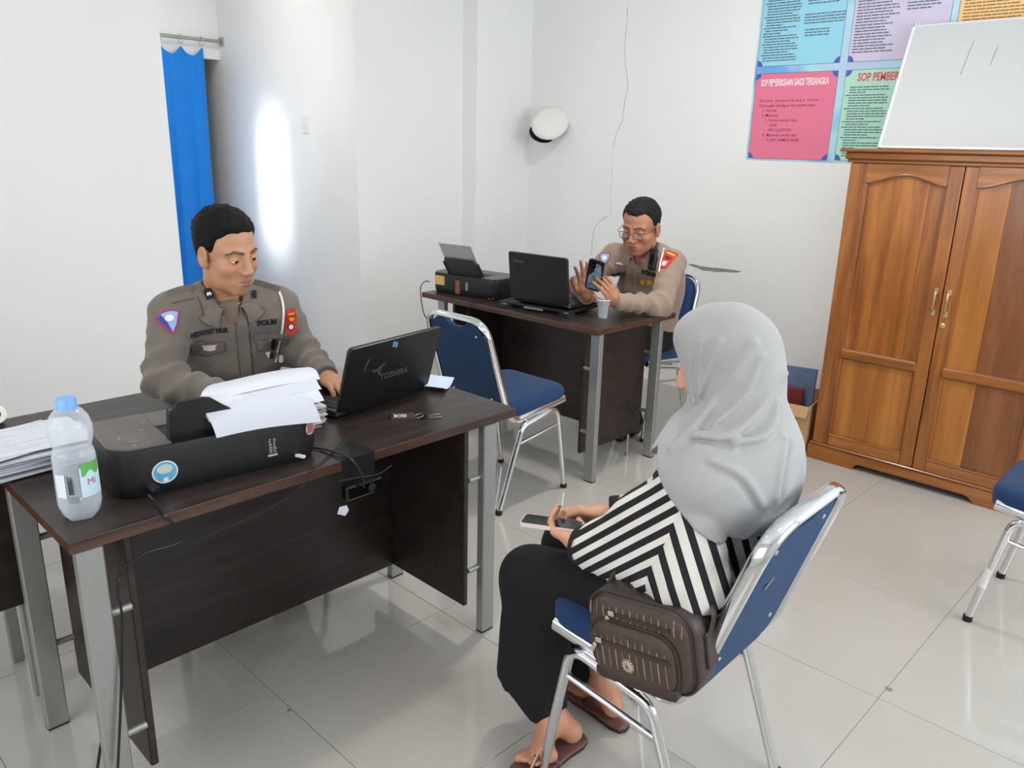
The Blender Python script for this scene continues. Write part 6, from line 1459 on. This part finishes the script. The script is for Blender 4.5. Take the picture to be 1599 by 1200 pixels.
mm = node(nt_, 'ShaderNodeMath', operation='MAXIMUM'); nt_.links.new(mx1.outputs[0], mm.inputs[0]); nt_.links.new(cf.outputs['Fac'], mm.inputs[1])
mc = node(nt_, 'ShaderNodeMix', data_type='RGBA'); mc.inputs[6].default_value = srgb(226, 222, 214); mc.inputs[7].default_value = srgb(24, 19, 24); nt_.links.new(mm.outputs[0], mc.inputs[0]); nt_.links.new(mc.outputs[2], p_.inputs['Base Color'])
p_.inputs['Roughness'].default_value = 0.85; M['striped'] = m_
np_mesh('striped_top', V, F, M['striped'], wt, b3, attr={'zone': zone, 'cuff': cuff})
# trousers
def w_trou(P):
    d = s_ell(P, (1.50, 0.82, 0.575), (0.140, 0.185, 0.075), B3w)
    for hp, kn, he, rr_ in ((hipL, W['knL'], W['hemL'], 0.070), (hipR, W['knR'], W['hemR'], 0.066)):
        a = smin(s_cap(P, hp, kn, 0.088, 0.080), s_cap(P, kn, he+np.array((0, 0.062, 0)), 0.072, rr_), 0.05); a = smin(a, s_cap(P, kn+np.array((0, -0.07, -0.02)), he+np.array((0, -0.02, 0)), 0.060, rr_), 0.04); d = smin(d, a, 0.02)
    d = d+0.004*noise3(P, 9, 30)
    return smax(smax(d, (0.122+0.55*(P[:, 1]-1.24)-P[:, 2])*0.88, 0.004), 0.485-P[:, 2]-7.0*np.clip(P[:, 1]-1.04, 0, 1), 0.01)
V, F = net(w_trou, (1.24, 0.62, 0.02), (1.74, 1.42, 0.68), 0.0095, 1); np_mesh('trousers', V, F, mat('black_skirt_trousers', (11, 11, 13), 0.9, var=0.1, scale=25, bump=0.2, bscale=900), wt, b3)
# hijab
neW = W['neck']; MhI = np.array(MhW.inverted())
def loc(P): return P @ A_(MhI[:3, :3]).T+A_(MhI[:3, 3])
FOLDS = []
def w_hijab(P):
    Q = loc(P)
    d = s_ell(Q, (-0.010, 0, 0.030), (0.112, 0.092, 0.104)); d = smin(d, s_ell(Q, (0.012, 0, -0.045), (0.083, 0.078, 0.085)), 0.03)
    d = smin(d, s_ell(Q, (0.026, 0, 0.076), (0.062, 0.068, 0.046)), 0.03)
    d = smin(d, s_ell(Q, (-0.07, 0, -0.02), (0.055, 0.07, 0.08)), 0.05)
    d = smin(d, s_cap(P, (1.54, 0.80, 1.02), (1.52, 0.785, 0.93), 0.085, 0.125), 0.06)
    d = smin(d, s_cap(P, W['shL']+A_((0.01, 0, -0.012)), W['shR']+A_((-0.01, 0, -0.012)), 0.088, 0.088), 0.07)
    d = smin(d, s_cap(P, W['shL']+A_((0.0, 0.0, 0.0)), W['shL']+A_((0.004, 0.045, -0.010)), 0.080, 0.072), 0.03)
    d = smin(d, s_ell(P, (1.525, 0.752, 0.84), (0.105, 0.185, 0.17), B3w), 0.07)
    d = smin(d, s_ell(P, (1.50, 0.868, 0.870), (0.080, 0.128, 0.11), B3w), 0.05)
    z = P[:, 2]; an = np.arctan2(P[:, 0]-1.53, P[:, 1]-0.80)
    w_ = np.clip((1.05-z)/0.12, 0, 1)
    d = d+0.006*w_*(np.abs(np.sin(3.0*an+15*(z-0.95)+1.3*noise3(P, 2, 11)))**0.7-0.6)
    d = d+0.0016*noise3(P, 12, 40)
    d0 = d
    for i, (pts, r_, dep) in enumerate(FOLDS):
        ri = None; va = None
        for a_, b_ in zip(pts[:-1], pts[1:]):
            c = s_cap(P, a_, b_, r_, r_); ri = c if ri is None else np.minimum(ri, c)
            c2 = s_cap(P, a_+dep, b_+dep, r_*0.75, r_*0.75); va = c2 if va is None else np.minimum(va, c2)
        d = smin(d, ri, 0.012); d = smax(d, -va, 0.010)
    if FOLDS: d = np.minimum(d, d0+0.007)
    d = np.minimum(d, np.where(d < 0.03, w_top(P)-0.005, 1.0)) if FOLDS else d
    zc = np.where(P[:, 1] < 0.88, 0.925+0.78*(P[:, 1]-0.88), 0.925-1.0*(P[:, 1]-0.88)); zc = np.clip(zc, 0.735, 1)-0.02*np.clip((P[:, 0]-1.5)/0.15, 0, 1)+0.006*noise3(P, 6, 30)
    d = smax(d, (zc-z)*0.8, 0.006)
    return smax(d, -s_ell(Q, (0.100, 0, -0.028), (0.058, 0.064, 0.096)), 0.006)
V, F = net(w_hijab, (1.22, 0.52, 0.68), (1.82, 1.06, 1.26), 0.011, 1)
bvh_h = BVHTree.FromPolygons([tuple(v) for v in V], [tuple(int(i) for i in q) for q in F])
for line, r_, lift, off in (([(1051, 701), (1082, 671), (1120, 623), (1148, 584), (1176, 536)], 0.011, 0.000, (7, 12)), ([(1097, 535), (1094, 575), (1088, 622)], 0.006, 0.0, (5, 1)), ([(1125, 536), (1106, 584), (1091, 626)], 0.007, 0.0, (6, 3)), ([(1080, 560), (1081, 600), (1086, 630)], 0.004, 0.0, (4, 0)), ([(1089, 680), (1134, 683), (1176, 655), (1200, 621), (1224, 584)], 0.010, 0.0, (5, 12)), ([(1151, 692), (1190, 685), (1210, 664), (1216, 633), (1232, 612)], 0.009, 0.0, (6, 9)), ([(1226, 690), (1219, 730), (1212, 775)], 0.009, 0.0, (9, 2)), ([(1110, 720), (1160, 745), (1190, 790)], 0.007, 0.0, (-6, 8)), ([(1190, 560), (1165, 620), (1120, 660)], 0.007, 0.0, (6, 6))):
    P0 = []; P1_ = []
    for (px, py) in line:
        h0 = bvh_h.ray_cast(Vector((0, 0, CAM_H)), _ray(px, py).normalized())[0]; h1 = bvh_h.ray_cast(Vector((0, 0, CAM_H)), _ray(px+off[0], py+off[1]).normalized())[0]
        if h0 is None or h1 is None: continue
        P0.append(np.array(h0)); P1_.append(np.array(h1))
    if len(P0) > 1:
        P0 = [np.array(q) for q in spline([Vector(q) for q in P0], 3)]; FOLDS.append((P0, r_, np.mean([b_-a_ for a_, b_ in zip(P0[::3], P1_)], 0)-np.array(_ray(*line[0]).normalized())*r_*0.55))
V, F = net(w_hijab, (1.22, 0.52, 0.68), (1.82, 1.06, 1.26), 0.0048, 1); np_mesh('hijab', V, F, mat('hijab_grey', (166, 165, 163), 0.85, var=0.03, scale=12, bump=0.15, bscale=1400, sheen=0.2), wt, b3)
# body: head, hands, feet and limbs under the cloth
parts = []
parts.append(make_head(MhW, dict(jaw=0.94, neck_w=neW-np.array((0, 0, 0.03)), neck_r=0.05, open=0.0035), skW, (176, 100, 96), (60, 44, 38), h=0.0032))
hl = make_hand(W['wrL'], (0.10, 0.98, -0.04), (-0.55, 0.05, -0.82), 1, ((0.55, 0.6, 0.4), (0.6, 0.7, 0.4), (0.65, 0.7, 0.5), (0.7, 0.7, 0.5)), skW, (0.60, 0.55, -0.55), 0.03, W['wrL']+(W['elL']-W['wrL'])*0.25, sc=0.92, tb=0.3); parts.append(hl[:3])
hr = make_hand(W['wrR'], (-0.42, 0.90, -0.05), (0.25, 0.15, 0.95), -1, ((0.25, 0.35, 0.3), (0.3, 0.4, 0.3), (0.35, 0.4, 0.3), (0.4, 0.4, 0.3)), skW, (0.75, 0.60, -0.2), 0.05, W['wrR']+(W['elR']-W['wrR'])*0.25, sc=0.92); parts.append(hr[:3])
def foot(an, heel, toe, wdir):
    an, heel, toe, wdir = [np.array(v) for v in (an, heel, toe, wdir)]; ax = nz(toe-heel); L = np.linalg.norm(toe-heel)
    def fn(P):
        d = s_cap(P, an+np.array((0.006, 0.065, 0.14)), an, 0.034, 0.033)
        d = smin(d, s_cap(P, heel+ax*0.030+np.array((0, 0, 0.030)), an, 0.030, 0.032), 0.02)
        d = smin(d, s_cap(P, an, heel+ax*(L*0.70)+np.array((0, 0, 0.022)), 0.032, 0.024), 0.03)
        d = smin(d, s_cap(P, heel+ax*(L*0.66)+wdir*0.018+np.array((0, 0, 0.018)), heel+ax*(L*0.62)-wdir*0.020+np.array((0, 0, 0.016)), 0.019, 0.016), 0.02)
        for k in range(5):
            o_ = wdir*(0.028-0.0135*k); r0 = heel+ax*(L*(0.72-0.02*k))+o_+np.array((0, 0, 0.016)); r1 = heel+ax*(L*(0.97-0.035*k))+o_*1.15+np.array((0, 0, 0.012))
            d = smin(d, s_cap(P, r0, r1, 0.010-0.0006*k, 0.0088-0.0009*k+(0.003 if k == 0 else 0)), 0.005)
        return d
    pts = np.stack([an+np.array((0, 0, 0.2)), heel, toe]); V_, F_2 = net(fn, pts.min(0)-0.06, pts.max(0)+0.06, 0.0036, 1)
    return V_, F_2, np.tile(A_(srgb(196, 138, 108)[:3]), (len(V_), 1))
FT = ((np.array((1.374, 1.150, 0.085)), np.array((1.425, 1.090, 0.022)), np.array((1.232, 1.106, 0.022)), 'L'), (np.array((1.565, 1.115, 0.095)), np.array((1.550, 1.045, 0.022)), np.array((1.580, 1.260, 0.022)), 'R'))
for an, heel, toe, sd in FT:
    ax = nz(toe-heel); wd_ = np.cross(ax, (0, 0, 1))*(1 if sd == 'R' else 1); parts.append(foot(an, heel, toe, -wd_ if sd == 'R' else wd_))
def w_inner(P):
    d = smin(w_torso(P, -0.015), np.minimum(smin(s_cap(P, W['shL'], W['elL'], 0.04, 0.035), s_cap(P, W['elL'], W['wrL'], 0.035, 0.026), 0.02), smin(s_cap(P, W['shR'], W['elR'], 0.04, 0.035), s_cap(P, W['elR'], W['wrR'], 0.035, 0.026), 0.02)), 0.03)
    for hp, kn, an in ((hipL, W['knL'], FT[0][0]), (hipR, W['knR'], FT[1][0])): d = smin(d, smin(s_cap(P, hp, kn, 0.06, 0.046), s_cap(P, kn, an, 0.045, 0.032), 0.03), 0.04)
    return smin(d, s_cap(P, neW-A_((0, 0, 0.1)), neW, 0.05, 0.048), 0.03)
Vi, Fi = net(w_inner, (1.22, 0.58, 0.03), (1.80, 1.38, 1.02), 0.018, 0); parts.append((Vi, Fi, np.tile(A_(srgb(*skW)[:3]), (len(Vi), 1))))
V4, F4, C4 = join_vf(parts); np_mesh('body', V4, F4, M['skin'], wt, b3, col=C4)
# sandals
M['sandal'] = mat('sandal_brown', (112, 74, 68), 0.35, var=0.1, scale=20); M['sole'] = mat('sandal_sole', (58, 40, 38), 0.6); M['bead'] = mat('bead_rose', (222, 176, 150), 0.3, 0.3)
for an, heel, toe, sd in FT:
    ax = nz(toe-heel); wd_ = nz(np.cross(ax, (0, 0, 1))); L = np.linalg.norm(toe-heel)+0.066; o_ = heel-ax*0.022; SM = Matrix(((ax[0], wd_[0], 0, o_[0]-b3[0]), (ax[1], wd_[1], 0, o_[1]-b3[1]), (0, 0, 1, -b3[2]), (0, 0, 0, 1)))
    k = -1 if sd == 'L' else 1
    po = [(0.0, 0), (0.006, 0.022), (0.03, 0.032), (0.08, 0.030), (0.13, 0.036), (0.18, 0.046), (0.22, 0.040), (0.243, 0.020), (0.246, -0.004), (0.232, -0.026), (0.19, -0.042), (0.14, -0.038), (0.08, -0.030), (0.03, -0.030), (0.006, -0.020)]
    po = [(p[0]*L/0.246, p[1]) for p in po]
    s_ = obj('sandal', layers(MB(), [[SM @ Vector((p[0]*1.0, p[1]*0.97, z)) for p in po] for z in (0.0, 0.012)]), M['sole'], wt, True, 50)
    obj('footbed', layers(MB(), [[SM @ Vector((p[0]*kk+(1-kk)*L/2, p[1]*kk, z)) for p in po] for z, kk in ((0.012, 1.0), (0.016, 0.99), (0.0175, 0.95))]), M['sandal'], s_, True, 50)
    pts = [SM @ Vector((L*0.80, 0.010*k, 0.018)), SM @ Vector((L*0.74, 0.009*k, 0.040)), SM @ Vector((L*0.66, 0.006*k, 0.056)), SM @ Vector((L*0.56, 0.003*k, 0.074))]
    obj('strap', MB().tube(spline(pts, 6), 0.0042, 8), M['sandal'], s_, True)
    for i, q_ in enumerate(spline(pts, 4)[1:12]): obj('bead', MB().ball(q_+Vector((0, 0, 0.003)), 0.0042, 8, 6), M['bead'], s_, True, 180)
    for sg in (-1, 1): obj('side_strap', MB().tube(spline([SM @ Vector((L*0.72, 0.008*k, 0.046)), SM @ Vector((L*0.60, 0.028*sg, 0.040)), SM @ Vector((L*0.48, 0.037*sg, 0.014))], 5), 0.0045, 8), M['sandal'], s_, True)
# her phone
ph2 = thing('smartphone', 'white phone held low by the woman', 'phone', (1.366, 1.165, 0.640))
PM2 = basis((0, 0, 0), (-0.50, 0.86, 0.0), tuple(F_+U_*0.16))
obj('case', MB().prism(rrect(0.150, 0.074, 0.010, 4), -0.0055, 0.0045, PM2), mat('phone_white', (232, 214, 212), 0.35), ph2)
zt_ = 1 if (PM2.to_3x3() @ Vector((0, 0, 1))).z > 0 else -1; q0, q1 = sorted((0.0044*zt_, 0.0060*zt_))
obj('screen', MB().prism(rrect(0.145, 0.069, 0.009, 4), q0, q1, PM2), M['black_gloss'], ph2)

# ---------------------------------------------------------------- shoulder bag on the seat edge
M['bag'] = mat('bag_brown', (72, 58, 50), 0.6, var=0.12, scale=40, bump=0.3, bscale=700); M['bag_dark'] = mat('bag_leather', (58, 44, 42), 0.45, var=0.1, scale=30, bump=0.25, bscale=500)
M['pin_tan'] = mat('pin_tan', (164, 124, 88), 0.7); M['pin_pale'] = mat('pin_pale', (176, 168, 156), 0.7); M['zip'] = mat('zip_metal', (206, 196, 176), 0.3, 0.8)
BO = Vector((1.222, 0.790, 0.555))
bag = thing('shoulder_bag', 'brown pinstriped shoulder bag resting on the seat beside the woman', 'bag', BO)
BG = basis((0, 0, 0), (0.02, -0.985, 0.17), (-0.06, 0.17, 0.985))       # x towards the chair back, y up, z out of the front
bs = 1 if (BG.to_3x3() @ Vector((0, 0, 1))).x < 0 else -1
BG = BG @ Matrix.Diagonal((1, 1, bs, 1))
bw_, bh_ = 0.262, 0.196
def pillow(w_, h_, r, zz, M4, cx=0, cy2=0, n=8): return layers(MB(), [[M4 @ Vector((cx+p[0]*k, cy2+p[1]*k, z)) for p in rrect(w_, h_, r, n)] for k, z in zz])
obj('body', pillow(bw_, bh_, 0.055, ((0.93, -0.078), (0.985, -0.073), (1.0, -0.06), (1.0, -0.022), (0.985, -0.012), (0.94, -0.004), (0.80, 0.001), (0.4, 0.002)), BG), M['bag_dark'], bag, True, 60)
fp = obj('front_panel', pillow(bw_-0.020, bh_-0.018, 0.050, ((1.0, -0.012), (0.985, 0.004), (0.93, 0.010), (0.7, 0.0125), (0.3, 0.013)), BG), M['bag'], bag, True, 60)
obj('piping', MB().tube([BG @ Vector((p[0], p[1], -0.008)) for p in rrect(bw_-0.004, bh_-0.004, 0.054, 8)], 0.0035, 6, True), M['bag_dark'], bag, True)
pk = obj('front_pocket', pillow(bw_-0.052, 0.128, 0.045, ((1.0, 0.004), (0.99, 0.018), (0.95, 0.026), (0.75, 0.029), (0.3, 0.030)), BG, -0.008, -0.022), M['bag'], bag, True, 60)
obj('piping', MB().tube([BG @ Vector((p[0], p[1], 0.016)) for p in rrect(bw_-0.048, 0.132, 0.047, 8, -0.008, -0.022)], 0.0030, 6, True), M['bag_dark'], pk, True)
lw_ = obj('lower_trim', pillow(bw_-0.060, 0.026, 0.010, ((1.0, 0.006), (1.0, 0.022), (0.9, 0.026)), BG, -0.008, -0.082), M['bag_dark'], pk, True, 60)
for i in range(14):
    x = -0.112+0.0172*i; m = M['pin_tan'] if i % 2 else M['pin_pale']; ht = math.sqrt(max(0.0, 1-(abs(x)/0.135)**4))
    obj('pinstripe', MB().tube([BG @ Vector((x, 0.047, 0.0125)), BG @ Vector((x, 0.062, 0.0128)), BG @ Vector((x, 0.072*ht, 0.0115)), BG @ Vector((x, 0.046+0.038*ht, 0.0075))], 0.0010, 4), m, fp)
    if abs(x+0.008) < 0.100:
        top_ = 0.036-0.018*(abs(x+0.008)/0.1)**3; pts = [BG @ Vector((x, a, 0.0302-0.0035*(abs(a+0.02)/0.05)**3*0.9-0.0028*(abs(x+0.008)/0.1)**4)) for a in (-0.066, -0.055, -0.04, -0.025, -0.012)]
        obj('pinstripe', MB().tube(pts, 0.0011, 4), m, pk)
        obj('pinstripe', MB().tube([BG @ Vector((x, 0.004, 0.0300-0.0028*(abs(x+0.008)/0.1)**4)), BG @ Vector((x, top_-0.016, 0.0285-0.0028*(abs(x+0.008)/0.1)**4)), BG @ Vector((x, top_-0.004, 0.0245-0.003*(abs(x+0.008)/0.1)**4))], 0.0011, 4), m, pk)
def zipper(par, x0, x1, y0, y1, z):
    o = obj('zip_band', MB().sheet([[BG @ Vector((x0+(x1-x0)*u, y0+(y1-y0)*u+d, z)) for d in (-0.005, 0.0, 0.005)] for u in [k/8 for k in range(9)]], 0.003), M['bag_dark'], par, True)
    zp = obj('zip_pull', MB().cbox(-0.005, 0.005, -0.036, -0.010, 0.003, 0.006, 0.0015, BG @ Matrix.Translation((x0+0.012, y0, z)) @ Matrix.Rotation(R(-32), 4, 'Z')), M['zip'], o)
    obj('zip_slider', MB().cbox(-0.006, 0.010, -0.006, 0.006, 0.002, 0.007, 0.002, BG @ Matrix.Translation((x0+0.014, y0+0.001, z))), M['zip'], o)
zipper(fp, -0.070, 0.085, 0.060, 0.056, 0.0125); zipper(pk, -0.098, 0.088, 0.000, -0.006, 0.0300)
bd_ = obj('round_badge', MB().lathe([(0.0155, 0), (0.0155, 0.0025), (0.012, 0.0035), (0.0001, 0.0035)], 24, BG @ Matrix.Translation((-0.014, -0.040, 0.0298))), M['zip'], bag, True, 30)
for k in range(12):
    a = 2*PI*k/12; obj('badge_mark', MB().box(-0.0016, 0.0016, 0.0115, 0.0145, 0.0027, 0.0034, BG @ Matrix.Translation((-0.014, -0.040, 0.0298)) @ Matrix.Rotation(a, 4, 'Z')), M['bag_dark'], bd_)
obj('emblem', text_mb('k', 0.018, BG @ Matrix.Translation((-0.019, -0.046, 0.0333)), 0.0008), M['bag_dark'], bd_)
obj('side_tab', MB().cbox(bw_/2-0.004, bw_/2+0.006, -0.040, 0.040, -0.075, -0.035, 0.003, BG), M['bag_dark'], bag)
obj('strap', MB().tube(spline([BG @ Vector((bw_/2+0.003, 0.034, -0.055)), BG @ Vector((bw_/2+0.012, 0.075, -0.062)), BG @ Vector((bw_/2-0.01, 0.105, -0.085)), BG @ Vector((bw_/2-0.05, 0.112, -0.100))], 5), 0.003, 8, r2=0.011), M['bag_dark'], bag, True)
obj('strap', MB().tube(spline([BG @ Vector((-bw_/2+0.03, bh_/2-0.012, -0.05)), BG @ Vector((-bw_/2+0.045, bh_/2+0.012, -0.062)), BG @ Vector((-bw_/2+0.070, bh_/2+0.030, -0.080))], 5), 0.003, 8, r2=0.010), M['bag_dark'], bag, True)
